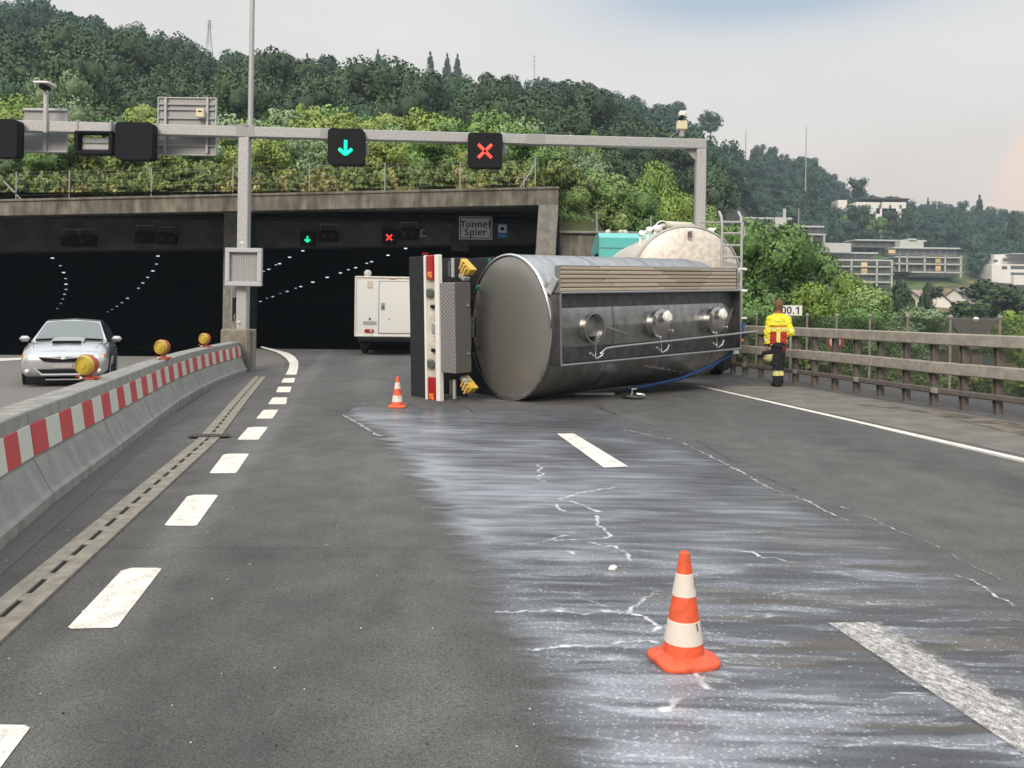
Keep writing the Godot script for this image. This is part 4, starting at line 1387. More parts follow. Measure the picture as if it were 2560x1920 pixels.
# ---------- guard rail at the right ----------
func guard_rail() -> void:
	var o := thing("guard_rail", "long brown-grey guard rail of three beams on steel posts along the right shoulder", "guard rail")
	var px := [[2497, 1037], [2411, 1025], [2336, 1014], [2267, 1002], [2202, 991], [2142, 982], [2088, 973], [2037, 966], [1989, 958], [1944, 951], [1902, 946], [1863, 940], [1832, 935]]
	var pts := []
	for k in [4, 3, 2, 1]:
		pts.append(Vector3(7.63 + k * 0.19, 0, -13.75 + k * 0.72))
	for e in px:
		pts.append(gp(e[0], e[1]))
	for k in 5:
		var l: Vector3 = pts[pts.size() - 1]
		pts.append(l + Vector3(-0.17, 0, -0.75))
	for p in pts:
		var st := mb()
		var c: Vector3 = p + Vector3(0.02, 0.56, -0.07)
		var bas := Basis(Vector3.UP, 0.24)
		box(st, c, Vector3(0.02, 1.3, 0.1), 0.0, bas)
		box(st, c + Vector3(0.0, -0.004, 0.056), Vector3(0.125, 1.292, 0.012), 0.003, bas)
		box(st, c + Vector3(0.0, -0.004, -0.056), Vector3(0.125, 1.292, 0.012), 0.003, bas)
		obj("post", st, M.post_steel, o)
	for e in [[1.145, 0.20, 0.14, "upper_beam"], [0.655, 0.20, 0.14, "middle_beam"], [0.265, 0.10, 0.08, "lower_beam"]]:
		var i := 0
		while i < pts.size() - 1:
			var step := 3 if e[3] != "middle_beam" else 2
			var j := mini(i + step, pts.size() - 1)
			var a: Vector3 = pts[i] + Vector3(-0.02, e[0], 0.03)
			var b: Vector3 = pts[j] + Vector3(-0.02, e[0], 0.03)
			var st := mb()
			box(st, (a + b) * 0.5, Vector3(e[2], e[1], a.distance_to(b) - 0.006), 0.018, Basis.looking_at((b - a).normalized()))
			obj(e[3], st, M.rail_concrete if e[3] != "lower_beam" else M.post_steel, o)
			st = mb()
			var d := (b - a).normalized()
			box(st, b - d * 0.04, Vector3(e[2] + 0.012, e[1] * 0.9, 0.16), 0.006, Basis.looking_at(d))
			obj("splice_plate", st, M.rail_concrete, o)
			i = j
	# screen fence behind it
	var f := thing("screen_fence", "dark green mesh screen fence on pale posts behind the guard rail", "fence")
	var fp := []
	for k in 15:
		var z := 10.0 + k * 1.22
		fp.append(Vector3(9.5 - 0.243 * (z - 13.75), -0.35, -z))
	var scr := mk("screen_mesh", Color(0.05, 0.075, 0.05), 0.9)
	scr.transparency = BaseMaterial3D.TRANSPARENCY_ALPHA
	scr.albedo_color.a = 0.30
	for k in fp.size():
		var st := mb()
		tube(st, [fp[k], fp[k] + Vector3(0, 1.86, 0)], 0.028, 8)
		obj("post", st, M.tan_concrete, f)
		st = mb()
		lathe(st, [[0.045, 1.85], [0.05, 1.87], [0.03, 1.91], [0.0, 1.92]], Transform3D(Basis(), fp[k]), 8)
		obj("post_cap", st, M.pale_concrete, f)
		if k < fp.size() - 1:
			st = mb()
			var a: Vector3 = fp[k] + Vector3(0, 0.95, 0)
			var b: Vector3 = fp[k + 1] + Vector3(0, 0.95, 0)
			box(st, (a + b) * 0.5, Vector3(0.006, 1.76, a.distance_to(b) - 0.08), 0.0, Basis.looking_at((b - a).normalized()))
			obj("mesh_panel", st, scr, f)
	# kilometre board
	var kb := thing("kilometre_board", "small white board with black figures on a post behind the guard rail", "sign", at(1978, 776, 20.6))
	var s := 20.6 / F
	plate(kb, 54 * s, 25 * s, 0.02, M.white_enamel, 0.01)
	text(kb, "00.1", 19 * s, Vector3(-1.5 * s, 0, 0.012), M.sign_ink)
	var st := mb()
	tube(st, [Vector3(0, 0.1, -0.03), Vector3(0, -2.0, -0.03)], 0.03, 8)
	obj("post", st, M.galvanised_dull, kb)
	# prohibition ring sign standing down the bank
	var rs := thing("ring_sign", "round white sign with a red rim seen through the guard rail", "sign", at(2088, 855, 24.5), -0.5)
	st = mb()
	lathe(st, [[0.0, -0.01], [0.235, -0.01], [0.235, 0.01], [0.0, 0.01]], Transform3D(Basis(Vector3.RIGHT, PI / 2), Vector3.ZERO), 28)
	obj("rim", st, mk("sign_red", Color(0.42, 0.03, 0.05), 0.5), rs)
	st = mb()
	lathe(st, [[0.0, 0.012], [0.15, 0.012], [0.15, 0.016], [0.0, 0.016]], Transform3D(Basis(Vector3.RIGHT, PI / 2), Vector3.ZERO), 28)
	obj("face", st, M.white_enamel, rs)
	st = mb()
	tube(st, [Vector3(0, -0.2, -0.04), Vector3(0, -2.0, -0.04)], 0.03, 8)
	obj("post", st, M.galvanised_dull, rs)

# ---------- buildings ----------
# terraced flats: storeys given from the top: [left px, right px, top py, bottom py, depth offset]
func flats(o: Node3D, z: float, storeys: Array, posts: Array, accents: Array, boxes: Array) -> void:
	var glass: Material = M.flat_glass if M.has("flat_glass") else mk("flat_glass", Color(0.11, 0.13, 0.145), 0.15)
	var slab: Material = M.flat_slab if M.has("flat_slab") else mk("flat_slab", Color(0.50, 0.52, 0.50), 0.8)
	var inner: Material = M.flat_inner if M.has("flat_inner") else mk("flat_inner", Color(0.24, 0.245, 0.235), 0.9)
	for s in storeys:
		var zz: float = z + s[4]
		var a := at(s[0], s[2], zz)
		var b := at(s[1], s[3], zz)
		var w: float = b.x - a.x
		var h: float = a.y - b.y
		var st := mb()
		box(st, Vector3((a.x + b.x) * 0.5, a.y + 0.0, -zz - 3.0), Vector3(w, 0.42, 9.5), 0.05)
		obj("floor_slab", st, slab, o)
		st = mb()
		box(st, Vector3((a.x + b.x) * 0.5, (a.y + b.y) * 0.5, -zz - 4.0), Vector3(w - 0.5, h, 7.0))
		obj("wall", st, inner, o)
		var n := maxi(3, int(w / 2.6))
		for k in n:
			st = mb()
			var ww := (w - 1.2) / n
			box(st, Vector3(a.x + 0.6 + (k + 0.5) * ww, (a.y + b.y) * 0.5 + 0.1, -zz - 0.47), Vector3(ww * (0.80 if (k * 7) % 3 else 0.6), h - 0.75, 0.08))
			obj("window", st, glass, o)
		st = mb()
		for hh in [0.5, 0.85]:
			box(st, Vector3((a.x + b.x) * 0.5, b.y + hh, -zz + 1.5), Vector3(w * 0.96, 0.07, 0.05))
		obj("balcony_rail", st, inner, o)
	for p in posts:
		var a := at(p[0], p[1], z - 0.02)
		var b := at(p[0], p[2], z - 0.02)
		var st := mb()
		box(st, Vector3(a.x, (a.y + b.y) * 0.5, -z + 1.55), Vector3(0.42, a.y - b.y, 0.4), 0.02)
		obj("balcony_post", st, slab, o)
	for p in accents:
		var a := at(p[0], p[2], z)
		var b := at(p[1], p[3], z)
		var st := mb()
		box(st, Vector3((a.x + b.x) * 0.5, (a.y + b.y) * 0.5, -z + 1.2), Vector3(b.x - a.x, a.y - b.y, 0.15), 0.02)
		obj("sun_blind", st, M.blind if M.has("blind") else mk("blind", Color(0.72, 0.53, 0.27), 0.8), o)
	for p in boxes:
		var a := at(p[0], p[2], z + 3)
		var b := at(p[1], p[3], z + 3)
		var st := mb()
		box(st, Vector3((a.x + b.x) * 0.5, (a.y + b.y) * 0.5, -z - 5.0), Vector3(b.x - a.x, a.y - b.y, 4.0), 0.05)
		obj("stair_head", st, slab, o)
func gable(o: Node3D, c: Vector3, w: float, d: float, h: float, rise: float, wall: Material, roof: Material, turn := 0.0) -> void:
	var bas := Basis(Vector3.UP, turn)
	var st := mb()
	box(st, c + Vector3(0, h * 0.5, 0), Vector3(w, h, d), 0.0, bas)
	prism(st, PackedVector2Array([Vector2(-d / 2, 0), Vector2(d / 2, 0), Vector2(0, rise)]), Transform3D(bas * Basis(Vector3(0, 0, 1), Vector3.UP, Vector3(-1, 0, 0)), c + Vector3(0, h, 0) + bas * Vector3(w / 2 - 0.02, 0, 0)), w - 0.04)
	obj("wall", st, wall, o)
	st = mb()
	for s in [-1.0, 1.0]:
		var e := Vector2(d / 2 + 0.4, -0.4 * rise / (d / 2))
		var len := Vector2(e.x, rise - e.y).length()
		var ang := atan2(rise - e.y, e.x)
		var b2 := bas * Basis(Vector3.RIGHT, ang * s)
		box(st, c + Vector3(0, h + (rise + e.y) * 0.5 + 0.1, 0) + bas * Vector3(0, 0, s * e.x * 0.5), Vector3(w + 0.8, 0.16, len), 0.0, b2)
	obj("roof", st, roof, o)
	for k in [-1.0, 1.0]:
		st = mb()
		box(st, c + bas * Vector3(k * w * 0.25, h * 0.55, d / 2 + 0.01), Vector3(w * 0.16, h * 0.35, 0.06), 0.0, bas)
		obj("window", st, M.flat_glass, o)
func buildings() -> void:
	var b1 := thing("apartment_block", "stepped pale apartment block with orange blinds, left of the two in the valley", "building")
	flats(b1, 262.0, [[2050, 2190, 632, 648, 6.0], [2055, 2225, 650, 664, 3.0], [2058, 2228, 666, 685, 0.0], [2090, 2228, 685, 705, 0.0], [2110, 2222, 705, 722, 0.0]], [[2124, 652, 704], [2187, 652, 720], [2224, 652, 722], [2086, 652, 680]], [[2149, 2164, 656, 668], [2149, 2164, 672, 686]], [[2062, 2128, 607, 632]])
	var b2 := thing("apartment_block", "stepped pale apartment block with orange blinds and penthouse, right of the two", "building")
	flats(b2, 275.0, [[2132, 2310, 601, 620, 8.0], [2228, 2394, 620, 640, 4.0], [2232, 2400, 643, 660, 0.0], [2235, 2400, 660, 681, 0.0], [2275, 2400, 681, 694, 0.0]], [[2262, 640, 680], [2306, 640, 684], [2357, 640, 684], [2396, 640, 694], [2243, 640, 680]], [[2334, 2347, 645, 658], [2334, 2347, 664, 679], [2217, 2234, 625, 634]], [[2250, 2309, 600, 622], [2272, 2292, 596, 604]])
	var b3 := thing("apartment_block", "grey flat-roofed apartment building half hidden by trees up the slope above the tanker", "building")
	flats(b3, 236.0, [[1812, 1976, 546, 560, 6.0], [1885, 2055, 566, 585, 2.0], [1990, 2060, 587, 604, 0.0]], [[2055, 588, 610], [2024, 588, 606]], [], [[1938, 1966, 543, 562]])
	var st := mb()
	tube(st, [at(1961, 550, 240), at(1961, 522, 240)], 0.45, 6)
	obj("chimney", st, M.flat_slab, b3)
	var wh := mk("white_wall", Color(0.78, 0.77, 0.74), 0.8)
	var b4 := thing("white_house", "white terraced house with long dark windows at the right edge of the view", "building")
	for e in [[2486, 2640, 636, 662, 4.0], [2480, 2640, 660, 690, 2.0], [2535, 2640, 688, 706, 0.0]]:
		st = mb()
		var a := at(e[0], e[2], 280 + e[4])
		var b := at(e[1], e[3], 280 + e[4])
		box(st, Vector3((a.x + b.x) / 2, (a.y + b.y) / 2 - 2.5, -284 - e[4]), Vector3(b.x - a.x, a.y - b.y + 5.0, 8), 0.1)
		obj("wall", st, wh, b4)
	for e in [[2520, 2640, 644, 654], [2540, 2640, 663, 672], [2540, 2640, 680, 689], [2518, 2530, 664, 671], [2498, 2506, 648, 655]]:
		st = mb()
		var a := at(e[0], e[2], 279)
		var b := at(e[1], e[3], 279)
		box(st, Vector3((a.x + b.x) / 2, (a.y + b.y) / 2, -281.9), Vector3(b.x - a.x, a.y - b.y, 0.3))
		obj("window", st, M.flat_glass, b4)
	st = mb()
	box(st, at(2560, 636, 283), Vector3(11, 0.3, 6), 0.05)
	obj("roof", st, M.flat_slab, b4)
	var b5 := thing("white_mansion", "large white house among the trees on the ridge above the apartment blocks", "building")
	for e in [[2095, 2118, 500, 530], [2140, 2200, 505, 535], [2205, 2265, 505, 560], [2190, 2240, 520, 600]]:
		st = mb()
		var a := at(e[0], e[2], 345)
		var b := at(e[1], e[3], 345)
		box(st, Vector3((a.x + b.x) / 2, (a.y + b.y) / 2, -349), Vector3(b.x - a.x, a.y - b.y, 8), 0.1)
		obj("wall", st, wh, b5)
	for k in 9:
		st = mb()
		var a := at(2150 + k * 13, 516 + (k % 2) * 16, 344)
		box(st, Vector3(a.x, a.y, -344.9), Vector3(0.8, 1.4, 0.25))
		obj("window", st, M.flat_glass, b5)
	st = mb()
	box(st, at(2200, 500, 349), Vector3(20, 0.5, 9), 0.1)
	obj("roof", st, mk("brown_roof", Color(0.12, 0.095, 0.09), 0.9, 0, "conc", 0.3), b5)
	var hs := thing("small_house", "small pale house with a pinkish roof between the two dark poplars", "building")
	gable(hs, at(2294, 758, 170) + Vector3(0, -0.6, 0), 2.5, 4.0, 1.9, 1.1, mk("ivory_wall", Color(0.76, 0.74, 0.58), 0.8), mk("pink_roof", Color(0.34, 0.26, 0.26), 0.9), 0.3)
	var h2 := thing("farmhouse", "dark-roofed farmhouse with a white gable right of the second poplar", "building")
	gable(h2, at(2347, 775, 190) + Vector3(0, -1.6, 0), 4.0, 5.0, 3.2, 2.2, wh, M.brown_roof, 1.1)
	var h3 := thing("barn", "long grey-roofed barn above the yellow field", "building")
	gable(h3, at(2425, 738, 210) + Vector3(0, -2.5, 0), 11.0, 6.0, 1.8, 2.0, wh, mk("grey_roof", Color(0.20, 0.20, 0.21), 0.9), 0.5)
	var h4 := thing("brown_roofed_house", "house with a broad brown tiled roof just behind the screen fence", "building")
	gable(h4, at(2465, 868, 62) + Vector3(0, -1.8, 0), 4.6, 5.0, 1.9, 1.75, mk("brown_wall", Color(0.20, 0.15, 0.12), 0.9), M.brown_roof, 0.0)
	st = mb()
	box(st, at(2440, 798, 59.6), Vector3(0.3, 0.22, 0.2), 0.03, Basis(Vector3.RIGHT, 0.6))
	obj("roof_window", st, M.white_enamel, h4)
	# masts on the ridge
	for e in [[523, 112, 50, 300.0, "lattice", "thin lattice pylon on the skyline left of the lamp mast"], [1335, 225, 138, 395.0, "cross", "wooden power mast with cross arms on the ridge above the red cross signal"], [1069, 232, 160, 335.0, "lattice", "small lattice pylon in front of the wood right of the meadow"], [2014, 452, 314, 330.0, "plain", "tall plain grey mast on the slope at the right of the hill"], [1864, 390, 326, 340.0, "plain", "short grey mast beside the strip of meadow on the slope"], [1996, 590, 520, 250.0, "plain", "thin pole among the trees behind the half-hidden apartment building"]]:
		var q := at(e[0], e[1], e[3])
		var t := at(e[0], e[2], e[3])
		var o := thing("power_mast", e[5], "mast", Vector3(q.x, q.y, q.z))
		var h := t.y - q.y
		st = mb()
		if e[4] == "lattice":
			for sx in [-1, 1]:
				for sz in [-1, 1]:
					tube(st, [Vector3(sx * 0.9, -3, sz * 0.9), Vector3(sx * 0.12, h, sz * 0.12)], 0.10, 5)
			obj("leg_frame", st, M.galvanised_dull, o)
			st = mb()
			for k in 7:
				var f := k / 7.0
				var w := lerpf(0.9, 0.12, f)
				for s in [-1, 1]:
					tube(st, [Vector3(-w * s, h * f, w), Vector3(w * s, h * (f + 0.12), w)], 0.06, 4)
			obj("lacing", st, M.galvanised_dull, o)
		else:
			tube(st, [Vector3(0, -4, 0), Vector3(0, h, 0)], 0.26, 8, 0.14)
			obj("pole", st, M.galvanised_dull, o)
		if e[4] != "plain":
			for k in 3:
				st = mb()
				box(st, Vector3(0, h * (0.72 + 0.12 * k), 0), Vector3(2.6 - 0.4 * k, 0.16, 0.16))
				obj("cross_arm", st, M.galvanised_dull, o)

# ---------- trees ----------
# leaf-sized faces spread through lobes of a crown that fits a box of radii r round (0, r.y, 0)
func crown(sd: int, r: Vector3, lobes: int, leaves: int, size: float, dark: Color, light: Color, shape := "round") -> ArrayMesh:
	var g := RandomNumberGenerator.new()
	g.seed = sd
	var lc := []
	for i in lobes:
		var y := g.randf_range(-0.75, 0.85)
		var wide := sqrt(maxf(0.08, 1.0 - y * y))
		if shape == "cone": wide = 0.95 * (1.0 - (y + 1.0) * 0.47)
		if shape == "column": wide = 0.62 * sqrt(maxf(0.1, 1.0 - absf(y) * 0.9))
		if shape == "mound": wide = 1.05 - 0.5 * (y + 1.0) * 0.5
		var a := g.randf() * TAU
		var d := wide * sqrt(g.randf()) * 0.78
		var s := g.randf_range(0.26, 0.46) if shape != "cone" else lerpf(0.34, 0.14, (y + 1.0) * 0.5)
		if shape == "column": s *= 0.8
		lc.append([Vector3(cos(a) * d, y * 0.8, sin(a) * d), s, g.randf()])
	if shape == "cone":
		lc.append([Vector3(0, 0.9, 0), 0.10, 0.4])
	var verts := PackedVector3Array()
	var norms := PackedVector3Array()
	var cols := PackedColorArray()
	var idx := PackedInt32Array()
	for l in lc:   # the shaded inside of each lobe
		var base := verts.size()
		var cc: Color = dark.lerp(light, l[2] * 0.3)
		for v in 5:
			for h in 8:
				var el := -PI / 2 + PI * v / 4.0
				var dd := Vector3(cos(el) * cos(h * TAU / 8), sin(el), cos(el) * sin(h * TAU / 8))
				var q: Vector3 = l[0] + dd * l[1] * 0.60 * g.randf_range(0.7, 1.15)
				verts.append(Vector3(q.x * r.x, (q.y + 1.0) * r.y, q.z * r.z))
				norms.append(dd)
				cols.append(cc)
		for v in 4:
			for h in 8:
				var a0 := base + v * 8 + h
				var a1 := base + v * 8 + (h + 1) % 8
				idx.append_array([a0, a1, a0 + 8, a1, a1 + 8, a0 + 8])
	for i in leaves:
		var l: Array = lc[i % lc.size()]
		var d := Vector3(g.randfn(), g.randfn() + 0.25, g.randfn()).normalized()
		var p: Vector3 = l[0] + d * l[1] * (0.55 + 0.5 * sqrt(g.randf()))
		p = Vector3(p.x * r.x, (p.y + 1.0) * r.y, p.z * r.z)
		var n := (d + Vector3(g.randfn(), g.randfn(), g.randfn()) * 0.55).normalized()
		var t := n.cross(Vector3(g.randfn(), g.randfn(), g.randfn())).normalized()
		var b := n.cross(t)
		var s := size * g.randf_range(0.6, 1.25)
		var base := verts.size()
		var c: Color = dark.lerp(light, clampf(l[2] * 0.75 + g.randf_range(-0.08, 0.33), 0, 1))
		c = c * g.randf_range(0.88, 1.12)
		for v in [t * s * 0.5, b * s * 0.28 + n * s * 0.07, -t * s * 0.5, -b * s * 0.28 + n * s * 0.07]:
			verts.append(p + v)
			norms.append((d * 1.0 + n * 0.55).normalized())
			cols.append(c)
		for k in [0, 2, 1, 0, 3, 2]:
			idx.append(base + k)
	var arr := []
	arr.resize(Mesh.ARRAY_MAX)
	arr[Mesh.ARRAY_VERTEX] = verts
	arr[Mesh.ARRAY_NORMAL] = norms
	arr[Mesh.ARRAY_COLOR] = cols
	arr[Mesh.ARRAY_INDEX] = idx
	var m := ArrayMesh.new()
	m.add_surface_from_arrays(Mesh.PRIMITIVE_TRIANGLES, arr)
	return m
func trunk_mesh(sd: int, h: float, r: float, spread: float) -> ArrayMesh:
	var g := RandomNumberGenerator.new()
	g.seed = sd
	var st := mb()
	var pts := []
	for k in 6:
		pts.append(Vector3(g.randfn() * 0.03 * h * k / 6.0, h * k / 5.0 - 0.3, g.randfn() * 0.03 * h * k / 6.0))
	tube(st, pts, r, 8, r * 0.35)
	for k in 6:
		var p: Vector3 = pts[2 + k % 4]
		var a := g.randf() * TAU
		var e := p + Vector3(cos(a) * spread, spread * g.randf_range(0.5, 1.1), sin(a) * spread)
		tube(st, [p, p.lerp(e, 0.5) + Vector3(0, 0.1 * spread, 0), e], r * 0.4, 6, r * 0.12)
	st.generate_normals()
	return st.commit()
func scatter(called: String, mesh: Mesh, m: Material, xs: Array, cols: Array, parent: Node3D) -> void:
	var mm := MultiMesh.new()
	mm.transform_format = MultiMesh.TRANSFORM_3D
	mm.use_colors = true
	mm.mesh = mesh
	mm.instance_count = xs.size()
	for i in xs.size():
		mm.set_instance_transform(i, xs[i])
		mm.set_instance_color(i, cols[i])
	var o := MultiMeshInstance3D.new()
	o.name = called
	o.multimesh = mm
	o.material_override = m
	parent.add_child(o, true)
	o.set_meta("kind", "stuff")
func forest() -> void:
	var o := thing("forest", "dense dark green wood covering the hill behind the tunnel", "forest")
	o.set_meta("kind", "stuff")
	var kinds := []
	for k in 4:
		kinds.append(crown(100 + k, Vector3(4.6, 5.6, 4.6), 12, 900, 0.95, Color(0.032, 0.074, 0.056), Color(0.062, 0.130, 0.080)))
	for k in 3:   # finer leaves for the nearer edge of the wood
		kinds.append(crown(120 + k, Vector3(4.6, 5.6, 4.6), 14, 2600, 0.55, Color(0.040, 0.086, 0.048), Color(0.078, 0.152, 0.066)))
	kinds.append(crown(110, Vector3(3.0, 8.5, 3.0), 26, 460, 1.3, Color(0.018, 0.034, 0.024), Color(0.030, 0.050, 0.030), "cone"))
	var xs := [[], [], [], [], [], [], [], []]
	var cs := [[], [], [], [], [], [], [], []]
	var g := RandomNumberGenerator.new()
	g.seed = 77
	var nn := FastNoiseLite.new()
	nn.seed = 12
	nn.frequency = 0.018
	var z := 84.0
	while z < 470.0:
		var step := 5.2 + z * 0.006
		var px := -420.0
		while px < 3000.0:
			var p := land(px + g.randf_range(-0.5, 0.5) * step / z * F, z + g.randf_range(-0.5, 0.5) * step)
			px += step / z * F
			var pz := -p.z
			var s := screen(p)
			if s.x < -330 or s.x > 2900: continue
			# valley floor on the right is open: houses and fields
			if s.x > 1990 and pz < 285.0 and (s.y > 560 or pz < 200.0): continue
			if s.x > 1560 and pz < 120.0: continue
			if s.x > 2080 and s.x < 2290 and s.y > 500 and s.y < 590 and pz > 315 and pz < 350 and g.randf() < 0.12: continue
			if s.x > 1780 and s.x < 2085 and pz < 250.0 and s.y - 9.0 * F / pz < 606.0: continue
			if s.x > 945 and s.x < 1082 and s.y > 226 and s.y - 13.0 * F / pz < 284.0 and pz > 130.0: continue
			if meadow(s, pz) or false: continue
			var v := nn.get_noise_2d(p.x, p.z)
			var k := g.randi_range(0, 3)
			if pz < 190.0: k = g.randi_range(4, 6)
			if v > 0.30 and g.randf() < 0.08: k = 7
			var sc := g.randf_range(0.62, 1.05)
			if pz < 110.0: sc *= 0.8
			var up := g.randf_range(0.85, 1.2)
			if k == 7: up = g.randf_range(0.7, 1.05)
			xs[k].append(Transform3D(Basis(Vector3.UP, g.randf() * TAU).scaled(Vector3(sc, sc * up, sc)), p + Vector3(0, -0.6, 0)))
			var t := g.randf_range(0.72, 1.25) * (1.0 + 0.25 * v)
			var warm := g.randf_range(-0.1, 0.16)
			if pz < 150.0: warm += 0.12
			cs[k].append(Color(t * (1.0 + warm), t, t * (1.0 - warm * 0.5)))
		z += step * 0.92
	for k in 8:
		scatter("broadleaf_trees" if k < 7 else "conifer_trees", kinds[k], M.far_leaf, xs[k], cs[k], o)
	# woods and valley sides behind and beside the camera, seen in the polished tank
	var o2 := thing("roadside_wood", "band of trees lining the road behind the viewer", "forest")
	o2.set_meta("kind", "stuff")
	var x2 := []
	var c2 := []
	for k in 420:
		var a := g.randf_range(-2.25, 2.25)
		var d := g.randf_range(55.0, 110.0)
		var p := Vector3(sin(a) * d, -3.0, cos(a) * d)
		if p.z < -4.0 or (absf(p.x + p.z * 0.17 * -1.0) < 17.0): continue
		x2.append(Transform3D(Basis(Vector3.UP, a * 9.0).scaled(Vector3.ONE * g.randf_range(0.9, 1.7)), p))
		c2.append(Color(1, 1, 1) * g.randf_range(0.8, 1.3))
	scatter("broadleaf_trees", kinds[0], M.far_leaf, x2, c2, o2)
func plant(called: String, label: String, cat: String, group: String, where: Vector3, mesh: Mesh, trunk: Mesh, sc: Vector3, turn: float) -> Node3D:
	var o := thing(called, label, cat, where, turn, group)
	var c := put("crown" if trunk else "foliage", mesh, M.leaf, o)
	c.scale = sc
	if trunk:
		var t := put("trunk", trunk, M.bark, o)
		t.scale = Vector3(sc.x, sc.y, sc.z)
	return o
const NTH := ["first", "second", "third", "fourth", "fifth", "sixth", "seventh", "eighth", "ninth", "tenth", "eleventh", "twelfth", "thirteenth", "fourteenth", "fifteenth", "sixteenth", "seventeenth", "eighteenth", "nineteenth", "twentieth"]
func shrubs() -> void:
	var g := RandomNumberGenerator.new()
	g.seed = 31
	# four shades, each with two shapes of bush
	var shades := [["yellow-green", Color(0.184, 0.284, 0.061), Color(0.368, 0.420, 0.121)], ["mid green", Color(0.112, 0.207, 0.054), Color(0.235, 0.388, 0.107)], ["grey-green", Color(0.154, 0.239, 0.107), Color(0.287, 0.401, 0.215)], ["dark green", Color(0.056, 0.116, 0.040), Color(0.133, 0.233, 0.074)]]
	var bush := []
	for s in shades.size():
		for v in 2:
			bush.append(crown(200 + s * 5 + v, Vector3(1.7, 1.35, 1.5), 15, 3600, 0.19, shades[s][1], shades[s][2], "mound"))
	var rows := [["front", 40.0, 1.0, 70.0], ["middle", 47.0, 1.3, 78.0], ["back", 58.0, 1.75, 88.0]]
	for r in rows:
		var px := -20.0 + g.randf() * 30
		var n := 0
		while px < 1400.0 and n < 20:
			var z: float = r[1] + g.randf_range(-2.0, 2.5)
			var p := land(px, z)
			var s: float = r[2] * g.randf_range(0.75, 1.2)
			if r[0] == "front": s *= 0.85
			var sh := g.randi_range(0, 3)
			if r[0] == "front" and sh == 3: sh = 0
			if px > 560 and sh == 3: sh = 0
			plant("shrub", "%s shrub on the slope above the portal, %s from left in the %s row" % [shades[sh][0], NTH[n], r[0]], "shrub", "shrubs on the slope above the tunnel", p, bush[sh * 2 + g.randi_range(0, 1)], null, Vector3(s, s * g.randf_range(0.8, 1.25), s), g.randf() * TAU)
			px += r[3] * g.randf_range(0.8, 1.15)
			n += 1
	# dry grass along the parapet, and rough growth between the shrubs
	var tuft := crown(260, Vector3(0.5, 0.34, 0.5), 9, 260, 0.15, Color(0.22, 0.22, 0.07), Color(0.40, 0.38, 0.15), "mound")
	var gr := crown(261, Vector3(0.6, 0.4, 0.6), 9, 260, 0.17, Color(0.11, 0.16, 0.045), Color(0.25, 0.31, 0.09), "mound")
	var xa := []
	var ca := []
	var xb := []
	var cb := []
	for k in 2600:
		var z := 38.2 + 36.0 * pow(g.randf(), 1.6)
		var px := g.randf_range(-120, 1460)
		var p := land(px, z)
		if z < 39.2 and px < 1390.0: p.z = -33.9 - g.randf() * 4.0; p.y = 5.38 + 0.00053 * px + (-33.9 - p.z) * 0.10; p.x = (px - CX) * -p.z / F
		var x := Transform3D(Basis(Vector3.UP, g.randf() * TAU).scaled(Vector3(1, g.randf_range(0.7, 1.5), 1) * g.randf_range(0.7, 1.3)), p)
		if z < 42.0 and px < 1380.0 and g.randf() < (0.38 if px > 520.0 else 0.15):
			xa.append(x); ca.append(Color(1, 1, 1) * g.randf_range(0.8, 1.2))
		else:
			xb.append(x); cb.append(Color(1, 1, 1) * g.randf_range(0.7, 1.25))
	for k in 900:   # the bank behind the guard rail
		var z := g.randf_range(9.0, 34.0)
		var off := g.randf_range(1.9, 9.0)
		var p := Vector3(7.95 - 0.245 * (z - 13.6) + off, -0.12 - (off - 1.6) * 0.29, -z)
		var x := Transform3D(Basis(Vector3.UP, g.randf() * TAU).scaled(Vector3(1, g.randf_range(0.6, 1.2), 1) * g.randf_range(0.6, 1.1)), p)
		if g.randf() < 0.35:
			xa.append(x); ca.append(Color(1, 1, 1) * g.randf_range(0.7, 1.1))
		else:
			xb.append(x); cb.append(Color(1, 1, 1) * g.randf_range(0.7, 1.2))
	var go := thing("rough_grass", "dry and green rough grass on the slope above the portal and the bank by the guard rail", "grass")
	go.set_meta("kind", "stuff")
	scatter("dry_tufts", tuft, M.leaf, xa, ca, go)
	scatter("green_tufts", gr, M.leaf, xb, cb, go)
	# single trees: [label, px, depth, foot py or -1 for the land, height m, width m, shade, shape]
	var lightc := [Color(0.163, 0.272, 0.081), Color(0.317, 0.420, 0.161)]
	var pale := [Color(0.174, 0.259, 0.134), Color(0.307, 0.420, 0.242)]
	var mid := [Color(0.077, 0.162, 0.048), Color(0.174, 0.304, 0.081)]
	var yel := [Color(0.149, 0.245, 0.048), Color(0.307, 0.420, 0.088)]
	var dark := [Color(0.028, 0.055, 0.03), Color(0.055, 0.09, 0.042)]
	var deep := [Color(0.038, 0.07, 0.03), Color(0.075, 0.115, 0.042)]
